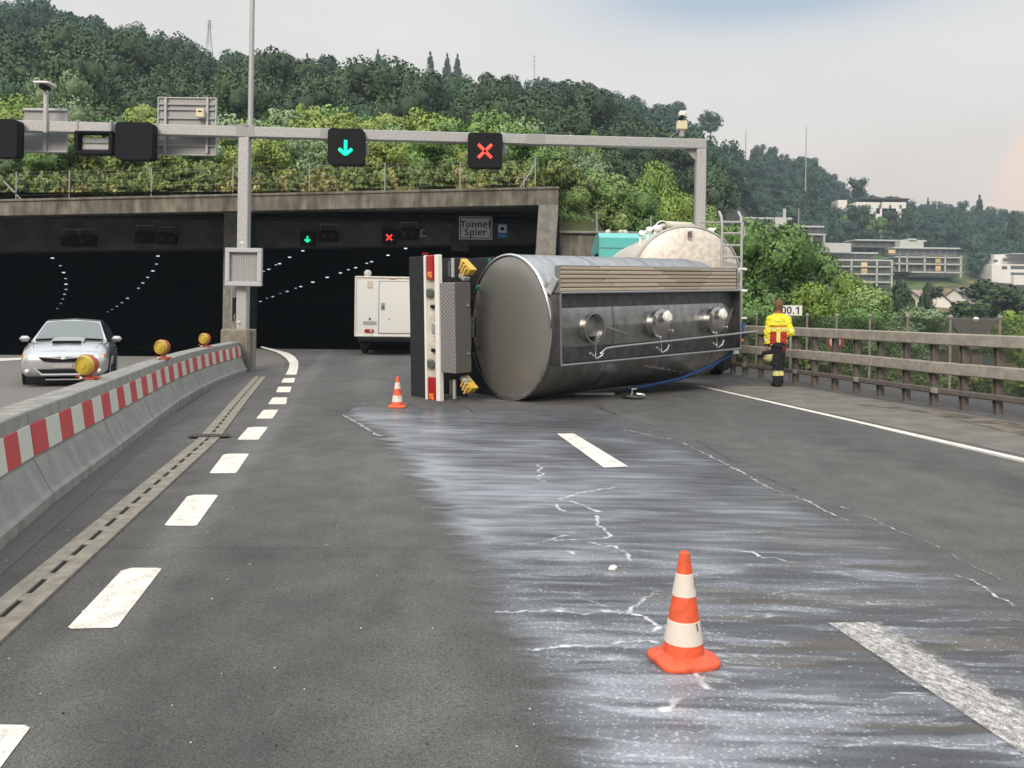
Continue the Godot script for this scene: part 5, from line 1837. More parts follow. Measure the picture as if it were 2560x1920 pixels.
	var list := [
		["tall pale green tree at the left, behind the plain square sign back", 150, 66.0, 180, 9.5, 3.0, pale, "round"],
		["bright green bushy tree at the left edge above the plain square sign back", 60, 60.0, 240, 7.0, 3.4, yel, "round"],
		["rounded deep green tree between the two grey sign backs", 330, 74.0, 238, 7.0, 4.6, deep, "round"],
		["slender yellow-green sapling standing right of the lamp mast", 750, 62.0, 245, 7.0, 1.1, yel, "column"],
		["light green tree rising behind the gantry beam right of the red cross", 1205, 60.0, 290, 6.0, 1.7, lightc, "round"],
		["pale green tree tip just left of the red cross signal", 1112, 58.0, 315, 5.0, 1.0, pale, "column"],
		["pale green tree tip over the beam between the red cross and the right post", 1425, 54.0, 313, 6.0, 1.0, pale, "column"],
		["light green tree tip over the beam nearer to the right post", 1478, 52.0, 318, 6.0, 1.1, lightc, "column"],
		["large pale willow above the right end of the portal", 1440, 46.0, 372, 6.4, 2.1, pale, "round"],
		["large light green bush behind the wing wall", 1500, 43.0, 430, 5.0, 2.2, lightc, "mound"],
		["light green bush rising beside the top of the right pier", 1425, 37.0, 470, 2.6, 1.1, lightc, "mound"],
		["mid green bush low behind the wing wall beside the pier", 1420, 41.0, 520, 2.6, 1.5, mid, "mound"],
		["bright yellow-green tree between the pale willow and the right gantry post", 1640, 50.0, 400, 8.0, 2.0, yel, "round"],
		["mid green bush behind the turquoise cab", 1590, 42.0, 470, 5.0, 1.8, mid, "mound"],
		["yellow-green bush left of the right gantry post", 1690, 46.0, 470, 5.4, 1.8, yel, "mound"],
		["light green tree right behind the right gantry post", 1765, 48.0, 510, 5.6, 1.4, lightc, "round"],
		["large dark-hearted green tree right of the second tanker", 1920, 34.0, 562, 6.2, 2.1, mid, "round"],
		["broad mid green tree behind the second tanker's ladder", 1860, 40.0, 568, 5.6, 1.9, mid, "round"],
		["mid green tree between the ladder and the apartment blocks", 2010, 36.0, 610, 5.2, 1.6, mid, "round"],
		["yellow-green leaning bush behind the fire fighter", 2060, 32.0, 690, 3.6, 1.5, yel, "mound"],
		["yellow-green tree above the kilometre board", 2110, 34.0, 675, 4.2, 1.4, yel, "round"],
		["feathery light green bush right of the kilometre board", 2180, 31.0, 718, 3.4, 1.5, lightc, "mound"],
		["low mid green bush behind the fence posts in the middle", 2130, 28.0, 770, 2.4, 1.6, mid, "mound"],
		["low green bush behind the fence left of the fire fighter", 1890, 29.0, 760, 2.6, 1.6, mid, "mound"],
		["tall dark poplar in front of the apartment blocks", 2258, 90.0, 678, 9.0, 2.1, dark, "column"],
		["slim dark poplar right of the small pale house", 2318, 110.0, 690, 8.5, 1.6, dark, "column"],
		["soft grey-green tree in front of the poplars behind the fence", 2310, 44.0, 765, 3.4, 2.2, pale, "round"],
		["bright green bush at the right edge behind the brown roof", 2545, 44.0, 765, 3.4, 1.9, yel, "mound"],
		["low grey-green bush right of the guard rail splice", 2230, 30.0, 812, 1.9, 1.4, pale, "mound"],
		["dark round tree at the foot of the white terraced house", 2480, 150.0, 700, 9.0, 5.4, deep, "round"],
		["dark round tree between the yellow field and the brown roof", 2410, 120.0, 752, 6.0, 4.0, deep, "round"],
		["dark tree right of the yellow field below the white house", 2545, 130.0, 715, 8.0, 4.4, deep, "round"],
		["deep green hedge tree below the barn", 2365, 105.0, 785, 4.0, 3.2, deep, "mound"],
		["small dark tree on the lawn before the apartment blocks", 2340, 165.0, 712, 3.6, 1.8, dark, "round"],
		["green tree below the left apartment block", 2215, 120.0, 735, 6.0, 3.0, mid, "mound"],
		["dark spruce standing alone on the right-hand skyline", 2449, 420.0, 488, 17.0, 4.2, dark, "cone"],
		["dark spruce group tip at the right edge below the skyline", 2535, 330.0, 528, 14.0, 4.0, dark, "cone"],
		["spruce on the skyline right of the lamp mast", 768, 345.0, 135, 15.0, 3.6, dark, "cone"],
		["round-headed dark tree standing up on the skyline above the green arrow", 818, 345.0, 133, 13.0, 4.0, dark, "round"],
		["first of the spruces on the skyline right of the green arrow", 945, 360.0, 124, 15.0, 3.4, dark, "cone"],
		["second of the spruces on the skyline right of the green arrow", 1076, 365.0, 130, 16.0, 3.6, dark, "cone"],
		["third of the spruces on the skyline right of the green arrow", 1118, 368.0, 134, 15.0, 3.2, dark, "cone"],
		["fourth and last of the spruces on the skyline right of the green arrow", 1144, 372.0, 136, 15.0, 3.2, dark, "cone"],
		["pale green tree standing out in the dark wood below the skyline", 838, 250.0, 190, 11.0, 4.6, lightc, "round"],
		["thin-leaved tree at the foot of the hill's skyline on the right", 2145, 380.0, 440, 13.0, 5.0, dark, "round"],
		["tall tree on the skyline just right of the camera on the gantry", 1778, 400.0, 276, 14.0, 6.4, dark, "round"],
		["thin ragged tree on the skyline behind the gantry camera", 1700, 400.0, 256, 13.0, 4.0, deep, "round"],
		["leafy tree before the left wing of the large white house", 2165, 328.0, 512, 12.0, 4.0, deep, "round"],
		["lighter tree before the middle of the large white house", 2192, 322.0, 536, 11.0, 4.2, mid, "round"],
		["leafy tree before the right corner of the large white house", 2258, 330.0, 520, 12.0, 4.0, deep, "round"],
		["small tree at the foot of the large white house", 2105, 326.0, 528, 10.0, 3.6, mid, "round"],
		["dark tree partly hiding the large white house", 2225, 335.0, 520, 12.0, 3.4, dark, "round"],
		["small dark tree at the left of the large white house", 2130, 335.0, 515, 11.0, 4.0, deep, "round"],
	]
	var made := {}
	for e in list:
		var z: float = e[2]
		var top := at(e[1], e[3], z)
		var h: float = e[4]
		var far := z > 80.0
		var key := "%s %s %s" % [str(e[6]), e[7], far]
		if not made.has(key):
			made[key] = crown(300 + made.size(), Vector3(1, 1, 1), 18 if e[7] != "cone" else 30, 1000 if far else 9000, 0.22 if far else 0.085, e[6][0], e[6][1], e[7])
		var w: float = e[5]
		var gy: float = height(e[1], z) - 0.2 if z >= 38.0 else -1.7
		var foot := top.y - h
		var lift := maxf(0.0, foot - gy)
		var o := thing("tree" if e[7] != "mound" else "bush", e[0], "tree" if e[7] != "mound" else "bush", Vector3(top.x, foot - lift, top.z), g.randf() * TAU)
		var low := 0.22 if e[7] == "round" else 0.06
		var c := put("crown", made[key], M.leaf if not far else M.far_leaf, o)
		c.position.y = lift + h * low
		c.scale = Vector3(w, h * (1.0 - low) * 0.5, w)
		put("trunk", trunk_mesh(int(e[1]), lift + h * 0.75, maxf(0.06, h * 0.018), w * 0.5), M.bark, o)

# ---------- overturned milk trailer ----------
# local axes while it stands: x forward, y up, z to its right-hand side; it lies on that side
func trailer() -> void:
	var th := deg_to_rad(47.0)
	var tilt := 0.034
	var a := Vector3(sin(th), 0, -cos(th))
	var u := Vector3(cos(th), 0, sin(th))
	a = (a + Vector3(0, tilt, 0)).normalized()
	var w := a.cross(u).normalized()      # points down
	var o := thing("tank_trailer", "overturned stainless steel milk tank trailer lying on its side across the lane", "tank trailer")
	o.transform = Transform3D(Basis(a, u, w), Vector3(-0.05, 1.245, -14.95))
	var steel := mk("tank_steel", Color(0.50, 0.50, 0.495), 0.38, 1.0, "conc", 0.5)
	steel.uv1_world_triplanar = false
	var dull := mk("top_steel", Color(0.16, 0.166, 0.172), 0.42, 0.8, "conc", 0.6)
	dull.uv1_world_triplanar = false
	var head := mk("tank_head", Color(0.45, 0.44, 0.42), 0.36, 0.72, "pale", 7.0)
	head.uv1_world_triplanar = false
	var L := 5.9
	var RZ := 1.24
	var RY := 1.0
	# ellipse tank along x: lathe axis y -> x, squash
	var ax := Transform3D(Basis(Vector3(0, 1, 0), Vector3(1, 0, 0), Vector3(0, 0, -1)), Vector3.ZERO)
	var st := mb()
	lathe(st, [[0.985, 0.02], [1.0, 0.06], [1.0, 4.9], [0.97, 5.3]], ax, 72, true, RY, RZ)
	obj("tank_shell", st, steel, o)
	for x in [1.55, 3.15, 4.75]:
		st = mb()
		lathe(st, [[0.999, x - 0.014], [1.005, x], [0.999, x + 0.014]], ax, 72, true, RY, RZ)
		obj("weld_band", st, dull, o)
	st = mb()
	lathe(st, [[0.97, 5.3], [0.9, 5.55], [0.75, 5.72], [0.5, 5.84], [0.0, 5.9]], ax, 72, true, RY, RZ)
	obj("front_head", st, dull, o)
	st = mb()
	lathe(st, [[0.0, -0.045], [0.4, -0.04], [0.75, -0.022], [0.955, 0.0], [0.98, 0.01]], ax, 72, true, RY, RZ)
	obj("rear_head", st, head, o)
	st = mb()
	lathe(st, [[0.968, -0.006], [0.985, -0.02], [1.008, -0.012], [1.012, 0.02], [1.004, 0.055]], ax, 72, true, RY, RZ)
	obj("rim", st, M.steel_chrome, o)
	# coaming round the manholes: x 0.08..5.3, z -0.57..0.60
	var x0 := 0.10
	var x1 := 5.32
	var zt := -0.575
	var zb := 0.60
	var top := 1.13
	st = mb()
	for e in [[zt, 0.84], [zb, 0.84]]:
		box(st, Vector3((x0 + x1) / 2, (top + e[1]) / 2, e[0]), Vector3(x1 - x0, top - e[1], 0.025), 0.004)
	for x in [x0, x1]:
		box(st, Vector3(x, (top + 0.80) / 2, (zt + zb) / 2), Vector3(0.025, top - 0.80, zb - zt - 0.03), 0.004)
	obj("coaming", st, dull, o)
	st = mb()
	for e in [zt, zb]:
		tube(st, [Vector3(x0, top, e), Vector3(x1, top, e)], 0.022, 8)
	for x in [x0, x1]:
		tube(st, [Vector3(x, top, zt), Vector3(x, top, zb)], 0.018, 8)
	obj("coaming_bead", st, mk("bead_steel", Color(0.42, 0.43, 0.44), 0.3, 0.9), o)
	st = mb()
	box(st, Vector3((x0 + x1) / 2, 0.955, (zt + zb) / 2), Vector3(x1 - x0 - 0.04, 0.02, zb - zt - 0.04), 0.0)
	obj("coaming_floor", st, dull, o)
	st = mb()
	box(st, Vector3(2.75, 0.972, -0.20), Vector3(4.3, 0.012, 0.02))
	box(st, Vector3(5.05, 0.985, 0.1), Vector3(0.02, 0.04, 0.75), 0, Basis(Vector3.UP, -0.6))
	obj("weld_seam", st, M.post_steel, o)
	# walkway of ribbed planks, z -1.0..-0.6
	st = mb()
	box(st, Vector3((x0 + x1) / 2 + 0.02, 1.04, -0.80), Vector3(x1 - x0 - 0.1, 0.05, 0.43), 0.004)
	obj("walkway_tray", st, dull, o)
	var pl := [mk("plank_a", Color(0.62, 0.53, 0.42), 0.75, 0, "fine", 2.0), mk("plank_b", Color(0.52, 0.445, 0.36), 0.75, 0, "fine", 2.0), mk("plank_c", Color(0.68, 0.585, 0.465), 0.75, 0, "fine", 2.0)]
	for k in 6:
		var cuts := [0.12, 1.1 + (k * 37 % 5) * 0.12, 2.6 + (k * 23 % 7) * 0.1, 4.0 + (k * 29 % 5) * 0.1, 5.24]
		for c in 4:
			st = mb()
			var xa: float = cuts[c]
			var xb: float = cuts[c + 1]
			box(st, Vector3((xa + xb) / 2, 1.075 + 0.004 * ((k + c) % 3), -0.98 + k * 0.071), Vector3(xb - xa - 0.006, 0.045, 0.060), 0.012)
			obj("plank", st, pl[(k * 3 + c * 2) % 3], o)
	st = mb()
	for x in [0.12, 5.28]:
		box(st, Vector3(x, 1.05, -0.80), Vector3(0.05, 0.10, 0.45), 0.006)
	box(st, Vector3(2.7, 1.06, -1.02), Vector3(5.2, 0.07, 0.02), 0.004)
	obj("walkway_edge", st, M.bead_steel, o)
	st = mb()
	box(st, Vector3(0.07, 0.97, -0.70), Vector3(0.04, 0.14, 0.30), 0.01, Basis(Vector3.RIGHT, 0.6))
	obj("walkway_bracket", st, M.galvanised, o)
	# manholes: the first is open, the others have lids
	for k in 3:
		var x := [0.93, 2.72, 4.48][k] as float
		var base := Transform3D(Basis(), Vector3(x, 0.96, 0.02))
		var mh := put("manhole", null, null, o)
		st = mb()
		lathe(st, [[0.27, 0.0], [0.25, 0.02], [0.245, 0.14], [0.265, 0.15], [0.265, 0.175], [0.235, 0.175], [0.225, 0.14], [0.225, -0.02]], base, 36)
		st.generate_normals()
		mh.mesh = st.commit()
		mh.material_override = mk("neck_steel", Color(0.45, 0.45, 0.45), 0.24, 0.95)
		st = mb()
		if k == 0:
			lathe(st, [[0.226, 0.03], [0.0, 0.03]], base, 30)
			obj("opening", st, M.black_plastic, mh)
			st = mb()
			tube(st, [Vector3(x + 0.25, 1.10, 0.0), Vector3(x + 0.95, 1.02, 0.15)], 0.008, 6)
			obj("chain", st, M.steel_chrome, mh)
		else:
			lathe(st, [[0.285, 0.16], [0.285, 0.19], [0.22, 0.215], [0.0, 0.235]], base, 36)
			var lid := obj("lid", st, M.neck_steel, mh)
			st = mb()
			lathe(st, [[0.04, 0.2], [0.035, 0.27], [0.10, 0.28], [0.105, 0.33], [0.07, 0.36], [0.0, 0.365]], Transform3D(Basis(Vector3.RIGHT, -0.15), Vector3(x + 0.02, 0.96, -0.07)), 18)
			obj("lid_knob", st, M.white_enamel, lid)
			st = mb()
			for an in 4:
				box(st, Vector3(x, 1.19, 0.02) + Vector3(cos(an * PI / 2 + 0.5), 0, sin(an * PI / 2 + 0.5)) * 0.27, Vector3(0.05, 0.07, 0.05), 0.01)
			obj("clamp", st, M.steel_chrome, lid)
		# hinge claw below each manhole
		st = mb()
		tube(st, [Vector3(x - 0.17, 1.16, 0.43), Vector3(x - 0.03, 1.17, 0.53), Vector3(x + 0.1, 1.18, 0.49), Vector3(x + 0.16, 1.18, 0.40)], 0.02, 7)
		tube(st, [Vector3(x + 0.0, 1.12, 0.28), Vector3(x + 0.0, 1.14, 0.50)], 0.014, 6)
		obj("hinge_claw", st, M.steel_chrome, mh)
	# folding hand rail
	st = mb()
	tube(st, [Vector3(1.02, 1.16, 0.46), Vector3(1.1, 1.22, 0.37), Vector3(1.3, 1.24, 0.355), Vector3(5.75, 1.24, 0.27)], 0.022, 8)
	obj("hand_rail", st, M.bead_steel, o)
	# blue strap or hose under the front end, dented streak
	st = mb()
	tube(st, [Vector3(5.55, 0.85, 0.55), Vector3(5.2, 0.98, 0.72), Vector3(4.6, 0.93, 0.90), Vector3(3.8, 0.80, 1.10), Vector3(3.1, 0.62, 1.19), Vector3(2.4, 0.60, 1.215)], 0.035, 8)
	obj("blue_hose", st, mk("hose_blue", Color(0.012, 0.07, 0.24), 0.4), o)
	st = mb()
	for k in 6:
		box(st, Vector3(2.75 + k * 0.24, 0.80 - 0.045 * k, 0.80 + 0.035 * k), Vector3(0.27, 0.012, 0.055), 0.004, Basis(Vector3.UP, -0.2))
	obj("scraped_streak", st, mk("scrape", Color(0.33, 0.29, 0.22), 0.6, 0.3), o)
	# rear bumper with lamp clusters at x -0.98
	var bx := -0.98
	st = mb()
	box(st, Vector3(bx + 0.05, -0.83, 0.0), Vector3(0.06, 0.34, 2.48), 0.008)
	obj("bumper", st, M.cream_enamel, o)
	for e in [[-0.99, 0.05], [-0.665, 0.10]]:
		st = mb()
		box(st, Vector3(bx + 0.0, e[0], 0.0), Vector3(0.10, e[1], 2.48), 0.012)
		obj("bumper_flange", st, M.white_enamel, o)
	for s in [-1.0, 1.0]:
		st = mb()
		box(st, Vector3(bx - 0.02, -0.845, s * 1.03), Vector3(0.06, 0.20, 0.42), 0.02)
		var cl := obj("tail_lamp", st, M.red_lens, o)
		st = mb()
		box(st, Vector3(bx - 0.045, -0.84, s * 1.03 + 0.12), Vector3(0.03, 0.12, 0.10), 0.015)
		obj("amber_indicator", st, M.amber_lens, cl)
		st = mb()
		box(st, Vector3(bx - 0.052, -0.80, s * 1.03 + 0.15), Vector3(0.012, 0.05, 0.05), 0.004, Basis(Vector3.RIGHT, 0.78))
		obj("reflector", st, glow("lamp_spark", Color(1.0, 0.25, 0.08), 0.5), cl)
		st = mb()
		box(st, Vector3(bx - 0.03, -0.87, s * 0.60), Vector3(0.06, 0.17, 0.15), 0.05)
		obj("fog_lamp", st, mk("smoked", Color(0.10, 0.11, 0.105), 0.3), o)
		st = mb()
		box(st, Vector3(bx - 0.02, -0.80, s * 0.37), Vector3(0.05, 0.11, 0.06), 0.015)
		obj("step_bracket", st, M.black_plastic, o)
		st = mb()
		for q in [0.15, 0.08]:
			lathe(st, [[0.0, 0.0], [0.012, 0.0], [0.01, 0.012], [0.0, 0.014]], Transform3D(Basis(Vector3.BACK, PI / 2), Vector3(bx + 0.02, -0.8, s * q + s * 0.06)), 8)
		obj("bolt", st, M.galvanised_dull, o)
	st = mb()
	box(st, Vector3(bx + 0.01, -0.82, 0.0), Vector3(0.03, 0.10, 0.16), 0.006)
	obj("plate_lamp", st, M.galvanised_dull, o)
	st = mb()
	box(st, Vector3(bx - 0.01, -1.0, -1.27), Vector3(0.1, 0.03, 0.03), 0.0)
	obj("marker_lamp", st, M.red_lens, o)
	# full-width mud flap under the bumper
	st = mb()
	box(st, Vector3(bx + 0.1, -1.30, 0.0), Vector3(0.03, 0.60, 2.47), 0.006)
	obj("mud_flap", st, mk("flap_black", Color(0.022, 0.023, 0.028), 0.65, 0, "conc", 1.0), o)
	# rear step of tread plate and its top
	st = mb()
	box(st, Vector3(bx + 0.16, -0.44, -0.02), Vector3(0.34, 0.40, 1.50), 0.01)
	obj("rear_step", st, mk("tread_plate", Color(0.72, 0.72, 0.71), 0.5, 0.2, "tread", 14.0, 0.15), o)
	st = mb()
	box(st, Vector3(bx + 0.165, -0.236, -0.02), Vector3(0.33, 0.012, 1.49), 0.003)
	obj("step_cover", st, mk("step_grey", Color(0.13, 0.122, 0.118), 0.5, 0.3), o)
	st = mb()
	for e in [[-0.12, -0.38], [-0.1, 0.42]]:
		box(st, Vector3(-0.72, -0.222, e[1]), Vector3(0.06, 0.015, 0.03), 0.004)
	obj("latch", st, M.steel_chrome, o)
	st = mb()
	box(st, Vector3(-0.03, -0.93, 0.02), Vector3(0.012, 0.09, 0.36), 0.003)
	obj("maker_plate", st, M.galvanised_dull, o)
	# black mudguards, wheel chocks, frame
	st = mb()
	box(st, Vector3(-0.33, -1.12, 0.0), Vector3(0.04, 0.80, 2.42), 0.01)
	box(st, Vector3(0.10, -0.62, 0.0), Vector3(0.04, 1.75, 2.42), 0.01)
	obj("mudguard", st, M.flap_black, o)
	for s in [-1.0, 1.0]:
		st = mb()
		prism(st, PackedVector2Array([Vector2(-0.16, -0.09), Vector2(0.16, -0.09), Vector2(0.12, 0.05), Vector2(-0.02, 0.11), Vector2(-0.12, 0.0)]), Transform3D(Basis(Vector3(0, 0.80, 0.6), Vector3(0, -0.6, 0.80), Vector3(1, 0, 0)), Vector3(-0.75, -0.28, s * 0.98 - 0.02)), 0.14)
		var ck := obj("wheel_chock", st, mk("chock_yellow", Color(0.62, 0.40, 0.055), 0.5), o)
		st = mb()
		for k in 3:
			box(st, Vector3(-0.78, -0.30 + 0.04 * k, s * 0.98 - 0.08 + 0.06 * k), Vector3(0.05, 0.03, 0.16), 0.008, Basis(Vector3.RIGHT, 0.64))
		obj("chock_rib", st, mk("chock_pale", Color(0.75, 0.55, 0.16), 0.5), ck)
		st = mb()
		box(st, Vector3(-0.72, -0.30, s * 0.86), Vector3(0.14, 0.16, 0.07), 0.01, Basis(Vector3.RIGHT, 0.5))
		obj("chock_holder", st, M.galvanised_dull, o)
		st = mb()
		tube(st, [Vector3(-0.8, -0.50, s * 1.18), Vector3(-0.8, -0.50, s * 0.86)], 0.03, 8)
		obj("air_coupling", st, M.galvanised, o)
		st = mb()
		box(st, Vector3(-0.8, -0.58, s * 1.0), Vector3(0.06, 0.05, 0.26), 0.01)
		obj("valve_block", st, M.slate, o)
	st = mb()
	box(st, Vector3(0.04, -0.52, -1.15), Vector3(0.05, 0.06, 0.07), 0.01)
	box(st, Vector3(-0.13, -0.62, -0.68), Vector3(0.05, 0.12, 0.1), 0.02)
	obj("green_cap", st, mk("valve_green", Color(0.02, 0.16, 0.09), 0.4), o)
	st = mb()
	for s in [-0.42, 0.42]:
		box(st, Vector3(2.6, -1.15, s), Vector3(6.2, 0.24, 0.09), 0.01)
	for x in [0.4, 2.0, 3.6, 5.2]:
		box(st, Vector3(x, -1.14, 0), Vector3(0.1, 0.18, 0.78), 0.01)
	obj("chassis", st, M.flap_black, o)
	for x in [1.1, 4.9]:
		for s in [-1.0, 1.0]:
			st = mb()
			lathe(st, [[0.26, -0.17], [0.46, -0.17], [0.5, -0.12], [0.5, 0.12], [0.46, 0.17], [0.26, 0.17]], Transform3D(Basis(Vector3.RIGHT, PI / 2), Vector3(x, -1.55, s * 1.02)), 28)
			var wl := obj("wheel", st, M.black_rubber, o)
			st = mb()
			lathe(st, [[0.0, -0.06], [0.12, -0.06], [0.26, 0.1], [0.27, 0.16], [0.26, -0.16], [0.0, -0.1]], Transform3D(Basis(Vector3.RIGHT, PI / 2), Vector3(x, -1.55, s * 1.02)), 24)
			obj("rim_disc", st, M.galvanised_dull, wl)
		st = mb()
		tube(st, [Vector3(x, -1.55, -0.9), Vector3(x, -1.55, 0.9)], 0.07, 8)
		obj("axle", st, M.flap_black, o)
	st = mb()
	box(st, Vector3(5.75, -0.55, 0.72), Vector3(0.35, 0.7, 0.95), 0.08)
	box(st, Vector3(5.6, 0.45, 0.85), Vector3(0.4, 0.35, 0.5), 0.08)
	obj("front_mudguard", st, M.flap_black, o)
	# fittings at the front end
	st = mb()
	tube(st, [Vector3(5.36, 1.08, -1.0), Vector3(5.62, 1.08, -1.0)], 0.03, 8)
	tube(st, [Vector3(5.36, 1.08, -0.56), Vector3(5.62, 1.08, -0.56)], 0.03, 8)
	obj("grab_stub", st, M.white_enamel, o)
	st = mb()
	box(st, Vector3(5.62, 1.0, 0.0), Vector3(0.26, 0.05, 0.05), 0.015)
	obj("marker_bracket", st, M.white_enamel, o)
	st = mb()
	tube(st, [Vector3(5.66, 1.0, 0.1), Vector3(5.58, 1.0, 0.2), Vector3(5.52, 1.0, 0.40)], 0.035, 8)
	obj("blue_coupling", st, M.hose_blue, o)
	st = mb()
	box(st, Vector3(5.6, 0.98, 0.46), Vector3(0.1, 0.05, 0.08), 0.02)
	obj("side_marker", st, M.amber_lens, o)
	st = mb()
	prism(st, PackedVector2Array([Vector2(0, 0), Vector2(0.26, 0), Vector2(0.2, 0.14), Vector2(0.13, 0.16)]), Transform3D(Basis(Vector3(1, 0, 0), Vector3(0, 0, -1), Vector3(0, 1, 0)), Vector3(5.25, 0.95, 0.72)), 0.03)
	obj("reflector_wedge", st, M.white_enamel, o)

# ---------- upright tanker behind ----------
func tanker() -> void:
	var o := thing("tanker_truck", "cream tanker truck with a turquoise cab standing behind the overturned trailer", "truck", Vector3(4.12, 0, -20.7), 0.03)
	var cream := mk("tank_cream", Color(0.86, 0.80, 0.72), 0.42, 0.12, "conc", 0.9)
	cream.uv1_world_triplanar = false
	var ax := Transform3D(Basis(Vector3(1, 0, 0), Vector3(0, 0, -1), Vector3(0, 1, 0)), Vector3(0, 2.42, 0))
	var st := mb()
	lathe(st, [[0.97, 0.05], [1.0, 0.12], [1.0, 5.7], [0.9, 5.95]], ax, 56, true, 1.275, 1.17)
	obj("tank_shell", st, cream, o)
	st = mb()
	lathe(st, [[0.0, -0.16], [0.3, -0.145], [0.6, -0.10], [0.85, -0.02], [0.95, 0.03], [0.97, 0.06]], ax, 56, true, 1.275, 1.17)
	obj("rear_head", st, cream, o)
	st = mb()
	lathe(st, [[0.975, 0.035], [1.008, 0.04], [1.012, 0.10], [1.004, 0.13]], ax, 56, true, 1.275, 1.17)
	obj("rim", st, M.galvanised, o)
	st = mb()
	lathe(st, [[0.9, 5.95], [0.6, 6.1], [0.0, 6.2]], ax, 56, true, 1.275, 1.17)
	obj("front_head", st, cream, o)
	# little valve on the head
	st = mb()
	box(st, Vector3(0.02, 3.46, 0.16), Vector3(0.12, 0.07, 0.08), 0.015)
	obj("vent_cover", st, M.white_enamel, o)
	st = mb()
	lathe(st, [[0.0, 0.0], [0.05, 0.0], [0.05, 0.12], [0.0, 0.13]], Transform3D(Basis(), Vector3(0.0, 3.30, 0.15)), 12)
	obj("vent_valve", st, M.post_steel, o)
	# pipework on the roof
	st = mb()
	tube(st, [Vector3(-0.42, 3.5, -1.2), Vector3(-0.42, 3.68, -1.2), Vector3(-0.25, 3.74, -1.2), Vector3(0.35, 3.72, -1.2), Vector3(0.35, 3.55, -1.2)], 0.075, 10)
	obj("roof_pipe", st, M.cream_enamel, o)
	st = mb()
	lathe(st, [[0.13, -0.08], [0.16, -0.05], [0.16, 0.05], [0.13, 0.08]], Transform3D(Basis(Vector3.RIGHT, PI / 2), Vector3(-0.40, 3.66, -1.15)), 18)
	lathe(st, [[0.0, -0.06], [0.10, -0.06], [0.10, 0.06], [0.0, 0.06]], Transform3D(Basis(Vector3.RIGHT, PI / 2), Vector3(0.33, 3.66, -1.15)), 18)
	obj("flange", st, M.cream_enamel, o)
	for e in [[-0.98, 3.46, 0.20], [-0.80, 3.55, 0.26], [-0.62, 3.6, 0.3], [0.72, 3.55, 0.2]]:
		st = mb()
		tube(st, [Vector3(e[0], e[1] - 0.3, -0.9), Vector3(e[0] + 0.03, e[1], -0.9), Vector3(e[0] + 0.16, e[1] + 0.06, -0.9)], 0.04, 8)
		lathe(st, [[0.0, -0.05], [0.075, -0.04], [0.075, 0.04], [0.0, 0.05]], Transform3D(Basis(Vector3.RIGHT, 0.9), Vector3(e[0] + 0.03, e[1] + 0.0, -0.85)), 12)
		obj("roof_valve", st, M.white_enamel, o)
	# ladder at the rear right
	st = mb()
	for x in [0.74, 1.20]:
		tube(st, [Vector3(x, 1.2, 0.24), Vector3(x, 3.56, 0.24), Vector3(x - 0.01, 3.78, 0.20), Vector3(x - 0.02, 3.92, 0.02)], 0.032, 8)
	obj("ladder_stile", st, M.galvanised, o)
	for y in [3.66, 3.40, 3.12, 2.84, 2.5, 2.2, 1.9, 1.6]:
		st = mb()
		box(st, Vector3(0.97, y, 0.24), Vector3(0.46, 0.05, 0.05), 0.012)
		obj("ladder_rung", st, M.galvanised, o)
	st = mb()
	tube(st, [Vector3(0.25, 3.66, 0.1), Vector3(1.25, 3.66, 0.18), Vector3(1.28, 3.4, 0.2), Vector3(1.22, 3.25, 0.2)], 0.02, 6)
	obj("grab_rail", st, M.galvanised, o)
	# chassis and wheels
	st = mb()
	box(st, Vector3(0, 1.0, -4.2), Vector3(0.9, 0.3, 8.6), 0.02)
	box(st, Vector3(0, 0.75, 0.05), Vector3(2.4, 0.25, 0.12), 0.02)
	obj("chassis", st, M.flap_black, o)
	for z in [-1.4, -2.75, -6.6]:
		for s in [-1.0, 1.0]:
			st = mb()
			lathe(st, [[0.28, -0.16], [0.46, -0.16], [0.51, -0.1], [0.51, 0.1], [0.46, 0.16], [0.28, 0.16]], Transform3D(Basis(Vector3.BACK, PI / 2), Vector3(s * 1.06, 0.51, z)), 26)
			obj("wheel", st, M.black_rubber, o)
	# cab, ahead (away from us)
	var teal := mk("turquoise_paint", Color(0.10, 0.53, 0.50), 0.3)
	teal.clearcoat_enabled = true
	st = mb()
	box(st, Vector3(-0.12, 2.0, -7.6), Vector3(2.42, 2.4, 2.0), 0.12)
	var prof := PackedVector2Array([Vector2(-6.35, 3.05), Vector2(-6.35, 3.82), Vector2(-6.6, 3.98), Vector2(-7.4, 3.96), Vector2(-8.35, 3.5), Vector2(-8.6, 3.05)])
	obj("cab_body", st, teal, o)
	st = mb()
	prism(st, prof, Transform3D(Basis(Vector3(0, 0, 1), Vector3(0, 1, 0), Vector3(-1, 0, 0)), Vector3(1.02, 0, 0)), 2.3)
	obj("roof_fairing", st, teal, o)
	st = mb()
	box(st, Vector3(-0.12, 3.5, -6.345), Vector3(2.3, 0.02, 0.012))
	box(st, Vector3(-0.12, 3.15, -6.34), Vector3(2.36, 0.03, 0.012))
	obj("fairing_seam", st, M.post_steel, o)
	st = mb()
	box(st, Vector3(-1.30, 2.9, -6.9), Vector3(0.06, 0.9, 0.7), 0.02)
	obj("side_window", st, M.black_plastic, o)
	st = mb()
	box(st, Vector3(-0.12, 2.6, -8.6), Vector3(2.2, 0.9, 0.06), 0.02)
	obj("windscreen", st, M.black_plastic, o)
	for e in [-0.95, -0.55, -0.42]:
		st = mb()
		lathe(st, [[0.0, 0.0], [0.09, 0.0], [0.1, 0.08], [0.05, 0.13], [0.0, 0.14]], Transform3D(Basis(), Vector3(e, 3.97, -6.8)), 12, true)
		obj("beacon", st, M.cream_enamel, o)

